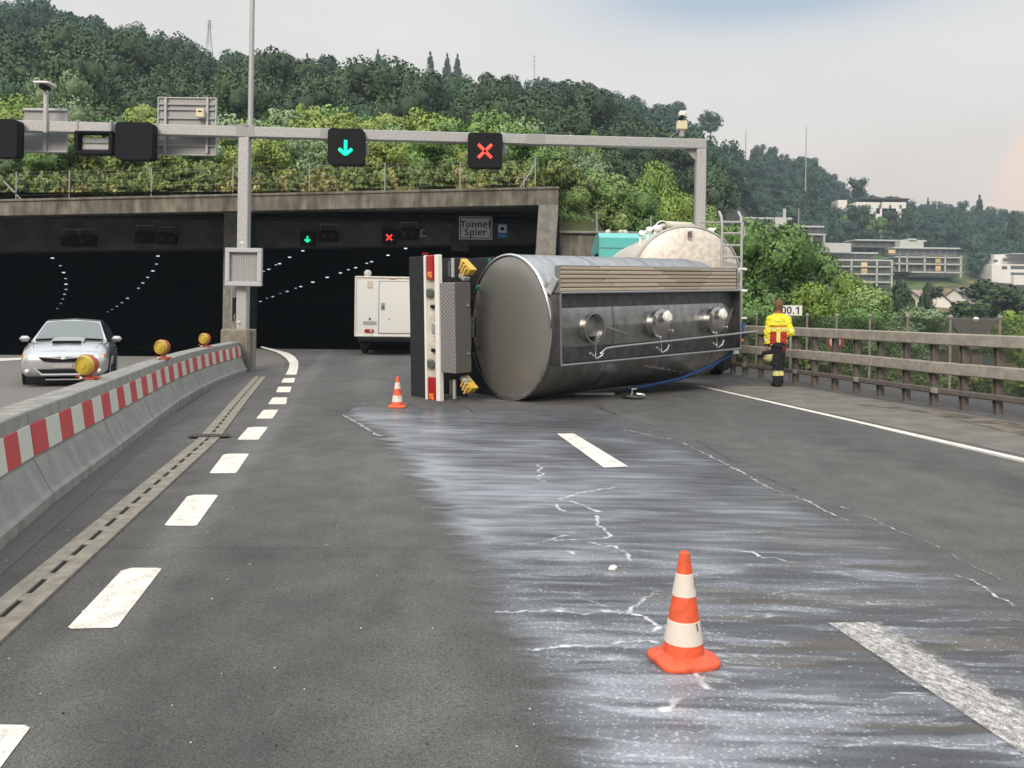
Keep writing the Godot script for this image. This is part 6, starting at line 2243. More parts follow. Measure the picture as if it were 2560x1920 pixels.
# ---------- white box van ----------
func van() -> void:
	var c := gp(965, 888)
	var o := thing("box_van", "white box van seen from behind at the tunnel mouth", "van", Vector3(-4.15, 0, -29.6), 0.115)
	var white: Material = M.white_enamel
	var st := mb()
	box(st, Vector3(0, 1.62, -1.7), Vector3(2.22, 2.02, 3.4), 0.035)
	obj("box_body", st, white, o)
	st = mb()
	for e in [[0.0, 2.60, 2.26, 0.06], [0.0, 0.63, 2.26, 0.06], [-1.1, 1.62, 0.06, 2.02], [1.1, 1.62, 0.06, 2.02]]:
		box(st, Vector3(e[0], e[1], 0.0), Vector3(e[2], e[3], 0.07), 0.015)
	obj("corner_trim", st, M.white_paint, o)
	st = mb()
	box(st, Vector3(0.22, 1.59, 0.012), Vector3(1.06, 1.72, 0.03), 0.012)
	var dr := obj("rear_door", st, white, o)
	st = mb()
	for e in [[-0.33, 1.59, 0.016, 1.76], [0.77, 1.59, 0.016, 1.76], [0.22, 2.47, 1.12, 0.016], [0.22, 0.72, 1.12, 0.016]]:
		box(st, Vector3(e[0], e[1], 0.016), Vector3(e[2], e[3], 0.012))
	obj("door_seal", st, M.galvanised_dull, dr)
	st = mb()
	box(st, Vector3(-0.19, 1.63, 0.035), Vector3(0.13, 0.23, 0.03), 0.01)
	obj("door_handle", st, M.galvanised_dull, dr)
	st = mb()
	box(st, Vector3(-0.19, 1.60, 0.053), Vector3(0.06, 0.11, 0.012), 0.004)
	lathe(st, [[0.0, 0.0], [0.022, 0.0], [0.018, 0.014], [0.0, 0.014]], Transform3D(Basis(Vector3.RIGHT, PI / 2), Vector3(0.02, 1.2, 0.027)), 10)
	obj("lock", st, M.post_steel, dr)
	st = mb()
	box(st, Vector3(-0.63, 2.36, 0.012), Vector3(0.17, 0.24, 0.02), 0.006)
	obj("vent_grille", st, mk("vent_beige", Color(0.62, 0.56, 0.47), 0.7), o)
	st = mb()
	box(st, Vector3(0.12, 2.57, 0.03), Vector3(0.2, 0.035, 0.03), 0.008)
	obj("top_marker_lamp", st, mk("marker_orange", Color(0.6, 0.3, 0.12), 0.4), o)
	st = mb()
	box(st, Vector3(-0.62, 1.07, 0.012), Vector3(0.44, 0.105, 0.016), 0.004)
	obj("number_plate", st, mk("plate_grey", Color(0.40, 0.40, 0.39), 0.6), o)
	st = mb()
	lathe(st, [[0.0, 0.0], [0.035, 0.0], [0.03, 0.03], [0.0, 0.035]], Transform3D(Basis(Vector3.RIGHT, PI / 2), Vector3(-0.62, 1.2, 0.012)), 12)
	obj("camera_eye", st, M.black_plastic, o)
	st = mb()
	prism(st, rrect(0.31, 0.11, 0.05), Transform3D(Basis(), Vector3(-0.64, 0.80, 0.01)), 0.03)
	var tl := obj("tail_lamp", st, M.red_lens, o)
	st = mb()
	box(st, Vector3(-0.58, 0.80, 0.042), Vector3(0.07, 0.07, 0.01), 0.003)
	obj("reversing_lens", st, mk("pale_lens", Color(0.8, 0.55, 0.5), 0.3), tl)
	st = mb()
	prism(st, rrect(0.31, 0.11, 0.05), Transform3D(Basis(), Vector3(0.9, 0.80, 0.01)), 0.03)
	obj("tail_lamp", st, M.red_lens, o)
	st = mb()
	lathe(st, [[0.0, 0.0], [0.10, 0.0], [0.10, 0.02], [0.125, 0.06], [0.125, 0.13], [0.08, 0.20], [0.0, 0.22]], Transform3D(Basis(), Vector3(-0.72, 2.64, -0.25)), 16, true)
	obj("roof_beacon", st, mk("beacon_grey", Color(0.50, 0.49, 0.45), 0.3), o)
	st = mb()
	box(st, Vector3(0, 0.52, -2.2), Vector3(2.0, 0.16, 5.2), 0.03)
	box(st, Vector3(0, 0.42, -0.1), Vector3(2.0, 0.09, 0.1), 0.02)
	obj("underframe", st, M.black_plastic, o)
	st = mb()
	box(st, Vector3(0, 1.25, -4.4), Vector3(1.95, 1.5, 2.0), 0.25)
	obj("cab", st, white, o)
	for s in [-1.0, 1.0]:
		st = mb()
		tube(st, [Vector3(s * 0.98, 1.35, -4.2), Vector3(s * 1.22, 1.38, -4.15)], 0.025, 6)
		box(st, Vector3(s * 1.25, 1.40, -4.15), Vector3(0.14, 0.3, 0.1), 0.03)
		obj("mirror", st, M.black_plastic, o)
		for z in [-1.0, -4.6]:
			st = mb()
			lathe(st, [[0.18, -0.11], [0.31, -0.11], [0.345, -0.07], [0.345, 0.07], [0.31, 0.11], [0.18, 0.11], [0.0, 0.08]], Transform3D(Basis(Vector3.BACK, PI / 2), Vector3(s * 0.82, 0.345, z)), 24)
			obj("wheel", st, M.black_rubber, o)
		st = mb()
		box(st, Vector3(s * 0.80, 0.40, -0.42), Vector3(0.3, 0.36, 0.02), 0.005)
		obj("mud_flap", st, M.flap_black, o)

# ---------- silver car ----------
func loft(rings: Array, smooth := true) -> SurfaceTool:   # rings of mirrored half profiles, front to back
	var st := mb()
	st.set_smooth_group(0 if smooth else -1)
	var full := []
	for r in rings:
		var f := []
		var h: Array = r[1]
		for p in h:
			f.append(Vector3(p[0], p[1], r[0] + (p[2] if p.size() > 2 else 0.0)))
		for k in range(h.size() - 1, -1, -1):
			f.append(Vector3(-h[k][0], h[k][1], r[0] + (h[k][2] if h[k].size() > 2 else 0.0)))
		full.append(f)
	for i in full.size() - 1:
		var n: int = full[i].size()
		for k in n:
			var l := (k + 1) % n
			var c := Vector3(0, 0.65, (full[i][k].z + full[i + 1][k].z) / 2)
			var m: Vector3 = (full[i][k] + full[i][l] + full[i + 1][k] + full[i + 1][l]) / 4.0 - c
			quad(st, full[i][k], full[i][l], full[i + 1][l], full[i + 1][k], m)
	for e in [0, full.size() - 1]:
		var c := Vector3.ZERO
		for p in full[e]: c += p
		c /= full[e].size()
		for k in full[e].size():
			tri(st, c, full[e][k], full[e][(k + 1) % full[e].size()], Vector3(0, 0, 1 if e == 0 else -1))
	return st
func car() -> void:
	var o := thing("silver_car", "silver saloon car with a bonnet scoop and lit headlights coming out of the left tube", "car", at(158, 972, 19.4) * Vector3(1, 0, 1) + Vector3(0, -0.27, 0), 0.37)
	var paint := mk("silver_paint", Color(0.56, 0.58, 0.60), 0.28, 0.55)
	paint.clearcoat_enabled = true
	paint.clearcoat_roughness = 0.08
	var black: Material = M.black_plastic
	# z runs to the front of the car
	var st := loft([
		[0.02, [[0.0, 0.36], [0.50, 0.37], [0.62, 0.42], [0.64, 0.52], [0.60, 0.60], [0.48, 0.66], [0.0, 0.68]]],
		[-0.06, [[0.0, 0.22], [0.66, 0.22], [0.78, 0.32], [0.80, 0.52], [0.76, 0.66], [0.58, 0.74], [0.0, 0.76]]],
		[-0.22, [[0.0, 0.20], [0.74, 0.20], [0.85, 0.32], [0.865, 0.54], [0.82, 0.74], [0.62, 0.82], [0.0, 0.84]]],
		[-0.62, [[0.0, 0.20], [0.78, 0.20], [0.875, 0.34], [0.885, 0.58], [0.85, 0.83], [0.68, 0.90], [0.0, 0.935]]],
		[-1.25, [[0.0, 0.20], [0.78, 0.20], [0.87, 0.34], [0.88, 0.60], [0.85, 0.91], [0.72, 0.97], [0.0, 1.00]]],
		[-2.2, [[0.0, 0.20], [0.78, 0.20], [0.865, 0.34], [0.88, 0.62], [0.85, 0.93], [0.74, 0.96], [0.0, 0.96]]],
		[-3.4, [[0.0, 0.20], [0.78, 0.20], [0.865, 0.34], [0.88, 0.64], [0.85, 0.95], [0.74, 0.98], [0.0, 0.98]]],
		[-4.2, [[0.0, 0.26], [0.72, 0.26], [0.82, 0.38], [0.84, 0.64], [0.80, 0.94], [0.68, 0.99], [0.0, 1.0]]],
		[-4.42, [[0.0, 0.36], [0.60, 0.36], [0.72, 0.46], [0.74, 0.64], [0.72, 0.86], [0.6, 0.93], [0.0, 0.94]]]])
	obj("body", st, paint, o)
	# cabin
	st = loft([
		[-1.22, [[0.0, 0.93], [0.79, 0.93], [0.79, 0.955], [0.0, 0.985]]],
		[-1.72, [[0.0, 0.93], [0.80, 0.93], [0.665, 1.22], [0.0, 1.27]]],
		[-2.06, [[0.0, 0.93], [0.80, 0.93], [0.585, 1.40], [0.0, 1.445]]],
		[-2.4, [[0.0, 0.93], [0.80, 0.93], [0.57, 1.435], [0.0, 1.475]]],
		[-3.1, [[0.0, 0.93], [0.80, 0.93], [0.565, 1.43], [0.0, 1.47]]],
		[-3.6, [[0.0, 0.93], [0.79, 0.93], [0.58, 1.33], [0.0, 1.37]]],
		[-4.12, [[0.0, 0.93], [0.74, 0.93], [0.70, 0.97], [0.0, 0.99]]]], false)
	obj("cabin", st, paint, o)
	# windscreen: a curved pane a little proud of the cabin
	var gl := mk("car_glass", Color(0.20, 0.225, 0.225), 0.07, 0.35)
	st = mb()
	st.set_smooth_group(0)
	var rows := [[-1.25, 0.965, 0.725], [-1.50, 1.10, 0.68], [-1.75, 1.235, 0.625], [-1.98, 1.36, 0.57]]
	for r in 3:
		for k in 10:
			var q := []
			for e in [[r, k], [r, k + 1], [r + 1, k + 1], [r + 1, k]]:
				var s := float(e[1]) / 5.0 - 1.0
				var rw: Array = rows[e[0]]
				q.append(Vector3(s * rw[2], rw[1] + 0.065 - 0.045 * s * s, rw[0] + 0.025 - 0.03 * s * s))
			quad(st, q[0], q[1], q[2], q[3], Vector3(0, 1, 1))
	obj("windscreen", st, gl, o)
	for s in [-1.0, 1.0]:
		st = mb()
		prism(st, PackedVector2Array([Vector2(1.45, 0.96), Vector2(2.15, 1.36), Vector2(2.6, 1.385), Vector2(2.6, 0.96)]), Transform3D(Basis(Vector3(0, 0, -1), Vector3(-s * 0.40, 0.917, 0), Vector3(s * 0.917, 0.40, 0)), Vector3(s * 1.192, 0.083, 0)), 0.01)
		prism(st, PackedVector2Array([Vector2(2.68, 0.96), Vector2(2.68, 1.385), Vector2(3.2, 1.36), Vector2(3.6, 1.2), Vector2(3.75, 0.97)]), Transform3D(Basis(Vector3(0, 0, -1), Vector3(-s * 0.40, 0.917, 0), Vector3(s * 0.917, 0.40, 0)), Vector3(s * 1.192, 0.083, 0)), 0.01)
		obj("side_window", st, black, o)
		st = mb()
		box(st, Vector3(s * 0.98, 1.0, -1.62), Vector3(0.22, 0.135, 0.12), 0.055)
		var mi := obj("door_mirror", st, M.white_enamel if s > 5 else paint, o)
		st = mb()
		box(st, Vector3(s * 0.86, 0.955, -1.64), Vector3(0.14, 0.03, 0.06), 0.01)
		obj("mirror_arm", st, black, mi)
		# headlight
		st = mb()
		prism(st, PackedVector2Array([Vector2(0.46, 0.60), Vector2(0.66, 0.565), Vector2(0.82, 0.585), Vector2(0.845, 0.71), Vector2(0.70, 0.715), Vector2(0.52, 0.665)]), Transform3D(Basis(Vector3(s, 0, 0), Vector3(0, 1, 0), Vector3(0, 0, 1)).rotated(Vector3.UP, s * 0.42), Vector3(-s * 0.075, 0, 0.165)), 0.05)
		var hl := obj("headlight", st, mk("headlight_lens", Color(0.45, 0.46, 0.47), 0.08, 0.3), o)
		st = mb()
		lathe(st, [[0.0, 0.0], [0.052, 0.0], [0.045, 0.025], [0.0, 0.04]], Transform3D(Basis(Vector3.RIGHT, PI / 2), Vector3(s * 0.635, 0.635, -0.045)), 16, true)
		obj("headlight_bulb", st, glow("headlight_glow", Color(1.0, 0.93, 0.82), 4.0), hl)
		st = mb()
		lathe(st, [[0.0, 0.0], [0.03, 0.0], [0.025, 0.02], [0.0, 0.03]], Transform3D(Basis(Vector3.RIGHT, PI / 2), Vector3(s * 0.765, 0.645, -0.115)), 14, true)
		obj("side_light", st, glow("sidelight_glow", Color(1.0, 0.55, 0.15), 1.6), hl)
		st = mb()
		box(st, Vector3(s * 0.80, 0.665, -0.17), Vector3(0.07, 0.09, 0.06), 0.02, Basis(Vector3.UP, s * 0.5))
		obj("indicator_lens", st, M.amber_lens, hl)
		st = mb()
		lathe(st, [[0.0, 0.0], [0.05, 0.0], [0.045, 0.015], [0.0, 0.025]], Transform3D(Basis(Vector3.RIGHT, PI / 2), Vector3(s * 0.71, 0.345, 0.0)), 16, true)
		obj("fog_light", st, M.white_enamel, o)
		# wheels
		for z in [-0.88, -3.5]:
			st = mb()
			lathe(st, [[0.2, -0.1], [0.29, -0.105], [0.318, -0.07], [0.318, 0.07], [0.29, 0.105], [0.2, 0.1]], Transform3D(Basis(Vector3.BACK, PI / 2), Vector3(s * 0.79, 0.318, z)), 26)
			var wl := obj("wheel", st, M.black_rubber, o)
			st = mb()
			lathe(st, [[0.0, 0.06], [0.2, 0.09], [0.205, -0.09], [0.0, -0.08]], Transform3D(Basis(Vector3.BACK, -PI / 2 * s), Vector3(s * 0.80, 0.318, z)), 20)
			obj("rim", st, M.galvanised_dull, wl)
			st = mb()
			lathe(st, [[0.315, -0.03], [0.375, -0.03], [0.375, 0.02], [0.315, 0.03]], Transform3D(Basis(Vector3.BACK, PI / 2), Vector3(s * 0.86, 0.33, z)), 26)
			obj("wheel_arch", st, M.black_rubber, o)
		st = mb()
		box(st, Vector3(s * 0.885, 0.55, -2.6), Vector3(0.008, 0.7, 0.014))
		box(st, Vector3(s * 0.87, 0.24, -2.2), Vector3(0.05, 0.1, 2.0), 0.02)
		obj("sill", st, black, o)
		st = mb()
		box(st, Vector3(s * 0.895, 0.80, -2.5), Vector3(0.02, 0.025, 0.16), 0.008)
		obj("door_handle", st, M.galvanised, o)
	# grille, badge, intakes
	st = mb()
	prism(st, PackedVector2Array([Vector2(-0.50, 0.655), Vector2(-0.40, 0.56), Vector2(-0.2, 0.535), Vector2(0.2, 0.535), Vector2(0.40, 0.56), Vector2(0.50, 0.655)]), Transform3D(Basis(), Vector3(0, 0, -0.01)), 0.05)
	var gr := obj("grille", st, black, o)
	st = mb()
	tube(st, [Vector3(-0.49, 0.655, 0.03), Vector3(-0.2, 0.635, 0.045), Vector3(0, 0.615, 0.05), Vector3(0.2, 0.635, 0.045), Vector3(0.49, 0.655, 0.03)], 0.016, 8)
	obj("chrome_bar", st, M.galvanised, gr)
	st = mb()
	lathe(st, [[0.0, 0.0], [0.055, 0.0], [0.05, 0.015], [0.0, 0.02]], Transform3D(Basis(Vector3.RIGHT, PI / 2), Vector3(0, 0.625, 0.052)), 16, true, 1.0, 0.6)
	obj("badge", st, M.white_enamel, gr)
	st = mb()
	prism(st, PackedVector2Array([Vector2(-0.52, 0.385), Vector2(-0.40, 0.285), Vector2(0.40, 0.285), Vector2(0.52, 0.385)]), Transform3D(Basis(), Vector3(0, 0, -0.03)), 0.062)
	obj("lower_intake", st, black, o)
	st = mb()
	tube(st, [Vector3(-0.57, 0.40, 0.0), Vector3(-0.42, 0.265, 0.03), Vector3(0.42, 0.265, 0.03), Vector3(0.57, 0.40, 0.0)], 0.028, 8)
	obj("bumper_lip", st, paint, o)
	st = mb()
	box(st, Vector3(0, 0.13, -0.16), Vector3(1.50, 0.17, 0.2), 0.03)
	obj("underskirt", st, black, o)
	st = mb()
	box(st, Vector3(0.0, 0.155, 0.0), Vector3(0.7, 0.03, 0.03), 0.008)
	obj("skid_strip", st, M.galvanised_dull, o)
	st = mb()
	box(st, Vector3(0, 0.452, 0.035), Vector3(0.36, 0.085, 0.02), 0.005)
	obj("number_plate", st, M.plate_grey, o)
	# bonnet scoop
	st = mb()
	prism(st, PackedVector2Array([Vector2(-0.36, 0.0), Vector2(-0.33, 0.055), Vector2(-0.2, 0.085), Vector2(0.2, 0.085), Vector2(0.33, 0.055), Vector2(0.36, 0.0)]), Transform3D(Basis(Vector3(1, 0, 0), Vector3(0, 1, -0.1), Vector3(0, 0.12, -1)), Vector3(0, 0.915, -0.62)), 0.5)
	var sc := obj("bonnet_scoop", st, paint, o)
	st = mb()
	prism(st, rrect(0.60, 0.062, 0.03), Transform3D(Basis(), Vector3(0, 0.957, -0.63)), 0.025)
	obj("scoop_mouth", st, black, sc)
	st = mb()
	for s in [-1.0, 1.0]:
		tube(st, [Vector3(s * 0.62, 0.83, -0.26), Vector3(s * 0.70, 0.93, -0.8), Vector3(s * 0.76, 0.985, -1.2)], 0.007, 5)
	obj("bonnet_seam", st, M.post_steel, o)
	st = mb()
	tube(st, [Vector3(-0.70, 0.995, -1.235), Vector3(0.0, 1.03, -1.20), Vector3(0.70, 0.995, -1.235)], 0.018, 6)
	obj("wiper_cowl", st, black, o)

# ---------- cones ----------
func cones() -> void:
	var spots := [["orange and white traffic cone on the milky asphalt in the foreground", gp(1708, 1655), 0.52, 0.3], ["orange and white traffic cone beside the overturned trailer's bumper", gp(993, 1019), 0.52, 0.0]]
	var orange := mk("cone_orange", Color(0.95, 0.145, 0.055), 0.5, 0, "conc", 2.5)
	var white := mk("cone_white", Color(0.86, 0.79, 0.70), 0.45, 0, "pale", 6.0)
	for e in spots:
		var o := thing("traffic_cone", e[0], "traffic cone", e[1], e[3], "orange traffic cones")
		o.scale = Vector3.ONE * 0.93
		var R := func(y: float) -> float: return lerpf(0.098, 0.022, (y - 0.045) / 0.475)
		var st := mb()
		for b in [[0.05, 0.10], [0.205, 0.315], [0.42, 0.52]]:
			st = mb()
			var p := [[R.call(b[0]), b[0]], [R.call(b[1]), b[1]]]
			if b[1] > 0.5: p = [[R.call(b[0]), b[0]], [R.call(0.512), 0.512], [R.call(0.52) - 0.006, 0.52], [0.012, 0.518], [0.012, 0.45], [0.0, 0.45]]
			lathe(st, p, Transform3D(), 40)
			obj("orange_band", st, orange, o)
		for b in [[0.10, 0.205], [0.315, 0.42]]:
			st = mb()
			lathe(st, [[R.call(b[0]), b[0]], [R.call(b[0]) + 0.002, b[0] + 0.003], [R.call(b[1]) + 0.002, b[1] - 0.003], [R.call(b[1]), b[1]]], Transform3D(), 40)
			obj("white_band", st, white, o)
		# floppy eight-cornered foot
		st = mb()
		st.set_smooth_group(0)
		var ring := []
		for k in 48:
			var a := TAU * k / 48.0
			var sq := 1.0 / pow(pow(absf(cos(a)), 4.0) + pow(absf(sin(a)), 4.0), 0.25)
			var r := minf(0.150 * sq, 0.172)
			var wob := 0.008 * (0.5 + 0.5 * sin(a * 4.0 + 1.0)) + 0.006 * (0.5 + 0.5 * sin(a * 7.0))
			ring.append([a, r, wob])
		var lev := [[0.0, 0.055, 1.0], [0.25, 0.048, 1.0], [0.6, 0.036, 1.0], [0.92, 0.026, 1.0], [1.0, 0.018, 1.0], [0.99, 0.004, 1.0], [0.8, 0.0, 1.0]]
		for i in lev.size() - 1:
			for k in 48:
				var q := []
				for c in [[i, k], [i, (k + 1) % 48], [i + 1, (k + 1) % 48], [i + 1, k]]:
					var l: Array = lev[c[0]]
					var g: Array = ring[c[1]]
					var rr := lerpf(0.096, g[1], l[0])
					q.append(Vector3(cos(g[0]) * rr, l[1] + (g[2] * l[0] if c[0] < 6 else 0.0), sin(g[0]) * rr))
				quad(st, q[0], q[1], q[2], q[3], Vector3(q[0].x, 0.06 if i < 4 else 0.0, q[0].z))
		obj("foot", st, orange, o)
		st = mb()
		box(st, Vector3(0.028, 0.385, 0.047), Vector3(0.003, 0.045, 0.004), 0.0, Basis(Vector3.RIGHT, -0.16))
		box(st, Vector3(0.03, 0.185, 0.073), Vector3(0.006, 0.035, 0.004), 0.0, Basis(Vector3.BACK, 0.2) * Basis(Vector3.RIGHT, -0.16))
		obj("scuff", st, M.post_steel, o)

# ---------- fire fighter ----------
# bones: [from, to, radius, radius]; the smooth union of the capsules is meshed with surface nets
func flesh(bones: Array, cell: float, k: float, paint: Callable, fold := 0.0) -> ArrayMesh:
	var lo := Vector3.INF
	var hi := -Vector3.INF
	for b in bones:
		var r: float = maxf(b[2], b[3]) + 2.5 * cell + k
		for e in [b[0], b[1]]:
			lo = lo.min(e - Vector3.ONE * r)
			hi = hi.max(e + Vector3.ONE * r)
	var n := Vector3i(((hi - lo) / cell).ceil()) + Vector3i.ONE
	var f := PackedFloat32Array()
	f.resize(n.x * n.y * n.z)
	f.fill(1e3)
	for b in bones:
		var r: float = maxf(b[2], b[3]) + 2.2 * cell + k
		var p0: Vector3 = b[0]
		var d: Vector3 = b[1] - b[0]
		var dd := maxf(d.length_squared(), 1e-9)
		var s: Vector3 = b[4] if b.size() > 4 else Vector3.ONE   # squash of the bone's cross-section in x and z
		var i0 := Vector3i(((p0.min(b[1]) - Vector3.ONE * r - lo) / cell).floor()).clamp(Vector3i.ZERO, n - Vector3i.ONE)
		var i1 := Vector3i(((p0.max(b[1]) + Vector3.ONE * r - lo) / cell).ceil()).clamp(Vector3i.ZERO, n - Vector3i.ONE)
		for z in range(i0.z, i1.z + 1):
			for y in range(i0.y, i1.y + 1):
				var at_ := (z * n.y + y) * n.x
				for x in range(i0.x, i1.x + 1):
					var p := lo + Vector3(x, y, z) * cell - p0
					var t := clampf(p.dot(d) / dd, 0.0, 1.0)
					var q := (p - d * t) * s
					var v := q.length() - lerpf(b[2], b[3], t)
					if fold > 0.0:
						var w := lo + Vector3(x, y, z) * cell
						v += fold * (sin(w.y * 46.0 + w.x * 31.0 + 2.0 * sin(w.x * 19.0)) + 0.6 * sin(w.y * 83.0 - w.x * 40.0 + w.z * 25.0))
					var o := f[at_ + x]
					var h := maxf(k - absf(o - v), 0.0) / k
					f[at_ + x] = minf(o, v) - h * h * k * 0.25
	var vid := PackedInt32Array()
	vid.resize(f.size())
	vid.fill(-1)
	var verts := PackedVector3Array()
	var sx := 1
	var sy := n.x
	var sz := n.x * n.y
	var off := [0, sx, sy, sx + sy, sz, sx + sz, sy + sz, sx + sy + sz]
	var co := [Vector3(0, 0, 0), Vector3(1, 0, 0), Vector3(0, 1, 0), Vector3(1, 1, 0), Vector3(0, 0, 1), Vector3(1, 0, 1), Vector3(0, 1, 1), Vector3(1, 1, 1)]
	var ed := [[0, 1], [2, 3], [4, 5], [6, 7], [0, 2], [1, 3], [4, 6], [5, 7], [0, 4], [1, 5], [2, 6], [3, 7]]
	for z in n.z - 1:
		for y in n.y - 1:
			for x in n.x - 1:
				var c := x + y * sy + z * sz
				if absf(f[c]) > 2.0 * cell: continue
				var pos := Vector3.ZERO
				var cnt := 0
				for e in ed:
					var a := f[c + off[e[0]]]
					var b := f[c + off[e[1]]]
					if (a < 0.0) != (b < 0.0):
						pos += co[e[0]].lerp(co[e[1]], a / (a - b))
						cnt += 1
				if cnt:
					vid[c] = verts.size()
					verts.append(lo + (Vector3(x, y, z) + pos / cnt) * cell)
	var idx := PackedInt32Array()
	var step := [sx, sy, sz]
	for z in range(1, n.z - 1):
		for y in range(1, n.y - 1):
			for x in range(1, n.x - 1):
				var c := x + y * sy + z * sz
				if vid[c] < 0: continue
				for ax in 3:
					var a := f[c] < 0.0
					if a == (f[c + step[ax]] < 0.0): continue
					var u: int = step[(ax + 1) % 3]
					var w: int = step[(ax + 2) % 3]
					var q := [vid[c], vid[c - u], vid[c - u - w], vid[c - w]]
					if q[1] < 0 or q[2] < 0 or q[3] < 0: continue
					if a: idx.append_array([q[0], q[2], q[1], q[0], q[3], q[2]])
					else: idx.append_array([q[0], q[1], q[2], q[0], q[2], q[3]])
	var nor := PackedVector3Array()
	nor.resize(verts.size())
	for i in range(0, idx.size(), 3):
		var m := -(verts[idx[i + 1]] - verts[idx[i]]).cross(verts[idx[i + 2]] - verts[idx[i]])
		for j in 3: nor[idx[i + j]] += m
	var cols := PackedColorArray()
	for i in verts.size():
		nor[i] = nor[i].normalized()
		cols.append(paint.call(verts[i], nor[i]))
	var arr := []
	arr.resize(Mesh.ARRAY_MAX)
	arr[Mesh.ARRAY_VERTEX] = verts
	arr[Mesh.ARRAY_NORMAL] = nor
	arr[Mesh.ARRAY_COLOR] = cols
	arr[Mesh.ARRAY_INDEX] = idx
	var mesh := ArrayMesh.new()
	mesh.add_surface_from_arrays(Mesh.PRIMITIVE_TRIANGLES, arr)
	return mesh
func fire_fighter() -> void:
	# stands with the back to us (local -z is where the person looks), x to the person's right hand
	var where := Vector3(5.62, 0, -18.55)
	var o := thing("person", "person in yellow and red fire jacket and dark trousers, back turned, at the guard rail", "person", where, -0.25)
	o.scale = Vector3(0.87, 1.0, 0.95)
	var skin := Color(0.36, 0.20, 0.14)
	# body: head, neck, forearms and hands in one surface, the clothes over it
	var B := []
	B.append([Vector3(0.0, 1.66, -0.06), Vector3(0.0, 1.735, -0.075), 0.088, 0.098])      # skull
	B.append([Vector3(0.0, 1.655, -0.125), Vector3(0.0, 1.63, -0.125), 0.058, 0.05])       # jaw
	B.append([Vector3(0.0, 1.69, -0.175), Vector3(0.0, 1.665, -0.185), 0.012, 0.017])      # nose
	B.append([Vector3(-0.09, 1.70, -0.07), Vector3(-0.095, 1.67, -0.07), 0.016, 0.013])    # ears
	B.append([Vector3(0.09, 1.70, -0.07), Vector3(0.095, 1.67, -0.07), 0.016, 0.013])
	B.append([Vector3(0.0, 1.48, 0.0), Vector3(0.0, 1.64, -0.05), 0.062, 0.058])
	B.append([Vector3(0.0, 1.05, 0.0), Vector3(0.0, 1.42, 0.0), 0.12, 0.13, Vector3(0.8, 1, 1.2)])
	for s in [-1.0, 1.0]:
		B.append([Vector3(s * 0.06, 1.42, 0.0), Vector3(s * 0.18, 1.40, 0.0), 0.06, 0.055])
		var kn := Vector3(0.055, 0.48, -0.02) if s > 0.0 else Vector3(-0.045, 0.48, 0.035)
		var an := Vector3(0.045, 0.11, -0.01) if s > 0.0 else Vector3(-0.03, 0.11, 0.045)
		B.append([Vector3(s * 0.065, 0.90, 0.01), kn, 0.075, 0.05])
		B.append([kn, an, 0.05, 0.038])
	B.append([Vector3(0.0, 1.1, 0.0), Vector3(0.0, 0.95, 0.0), 0.12, 0.12])
	B.append([Vector3(-0.19, 1.4, 0.0), Vector3(-0.255, 1.13, 0.02), 0.045, 0.038])
	B.append([Vector3(-0.255, 1.13, 0.02), Vector3(-0.265, 0.88, -0.03), 0.038, 0.028])
	B.append([Vector3(0.19, 1.4, 0.0), Vector3(0.285, 1.14, 0.05), 0.045, 0.038])
	B.append([Vector3(0.285, 1.14, 0.05), Vector3(0.17, 1.06, -0.17), 0.036, 0.028])
	put("body", flesh(B, 0.011, 0.03, func(_p, _n): return skin), M.cloth, o)
	# hands with five fingers each
	var left := Vector3(-0.265, 0.86, -0.035)
	var H := []
	H.append([left, left + Vector3(0.0, -0.075, -0.01), 0.026, 0.030, Vector3(1.3, 1, 0.85)])
	for k in 4:
		var z := -0.04 + k * 0.02
		var l: float = [0.034, 0.042, 0.038, 0.028][k]
		var a := left + Vector3(0.0, -0.085, z)
		H.append([a, a + Vector3(0.008, -l, 0.0), 0.0092, 0.0088])
		H.append([a + Vector3(0.008, -l, 0.0), a + Vector3(0.036, -l - 0.012, 0.0), 0.0088, 0.008])
		H.append([a + Vector3(0.036, -l - 0.012, 0.0), a + Vector3(0.046, -l + 0.008, 0.0), 0.008, 0.0075])
	H.append([left + Vector3(0.01, -0.03, -0.03), left + Vector3(0.028, -0.075, -0.055), 0.013, 0.010])
	H.append([left + Vector3(0.028, -0.075, -0.055), left + Vector3(0.042, -0.105, -0.045), 0.0098, 0.0085])
	put("hand", flesh(H, 0.0035, 0.006, func(_p, _n): return skin), M.cloth, o)
	var right := Vector3(0.17, 1.06, -0.17)
	H = []
	var f := Vector3(-0.72, -0.28, -0.63).normalized()
	H.append([right, right + f * 0.08, 0.027, 0.031, Vector3(1, 1.2, 1)])
	for k in 4:
		var y := -0.03 + k * 0.02
		var l: float = [0.030, 0.040, 0.042, 0.036][k]
		var a := right + f * 0.09 + Vector3(0, y, 0)
		H.append([a, a + f * l, 0.0092, 0.0088])
		H.append([a + f * l, a + f * (l + 0.02) + Vector3(-0.012, 0, 0.022), 0.0088, 0.008])
	H.append([right + f * 0.03 + Vector3(0, 0.03, 0), right + f * 0.07 + Vector3(0, 0.062, 0), 0.013, 0.0095])
	put("hand", flesh(H, 0.0035, 0.006, func(_p, _n): return skin), M.cloth, o)
	# hair
	H = [[Vector3(0.0, 1.725, -0.052), Vector3(0.0, 1.755, -0.075), 0.104, 0.098], [Vector3(0.0, 1.66, -0.015), Vector3(0.0, 1.70, -0.02), 0.075, 0.09], [Vector3(-0.04, 1.62, 0.0), Vector3(0.04, 1.62, 0.0), 0.04, 0.04]]
	put("hair", flesh(H, 0.011, 0.03, func(p, _n): return Color(0.165, 0.085, 0.052) * (0.9 + 0.35 * sin(p.x * 160.0 + p.y * 40.0)), 0.0045), M.cloth, o)
	# jacket
	var J := []
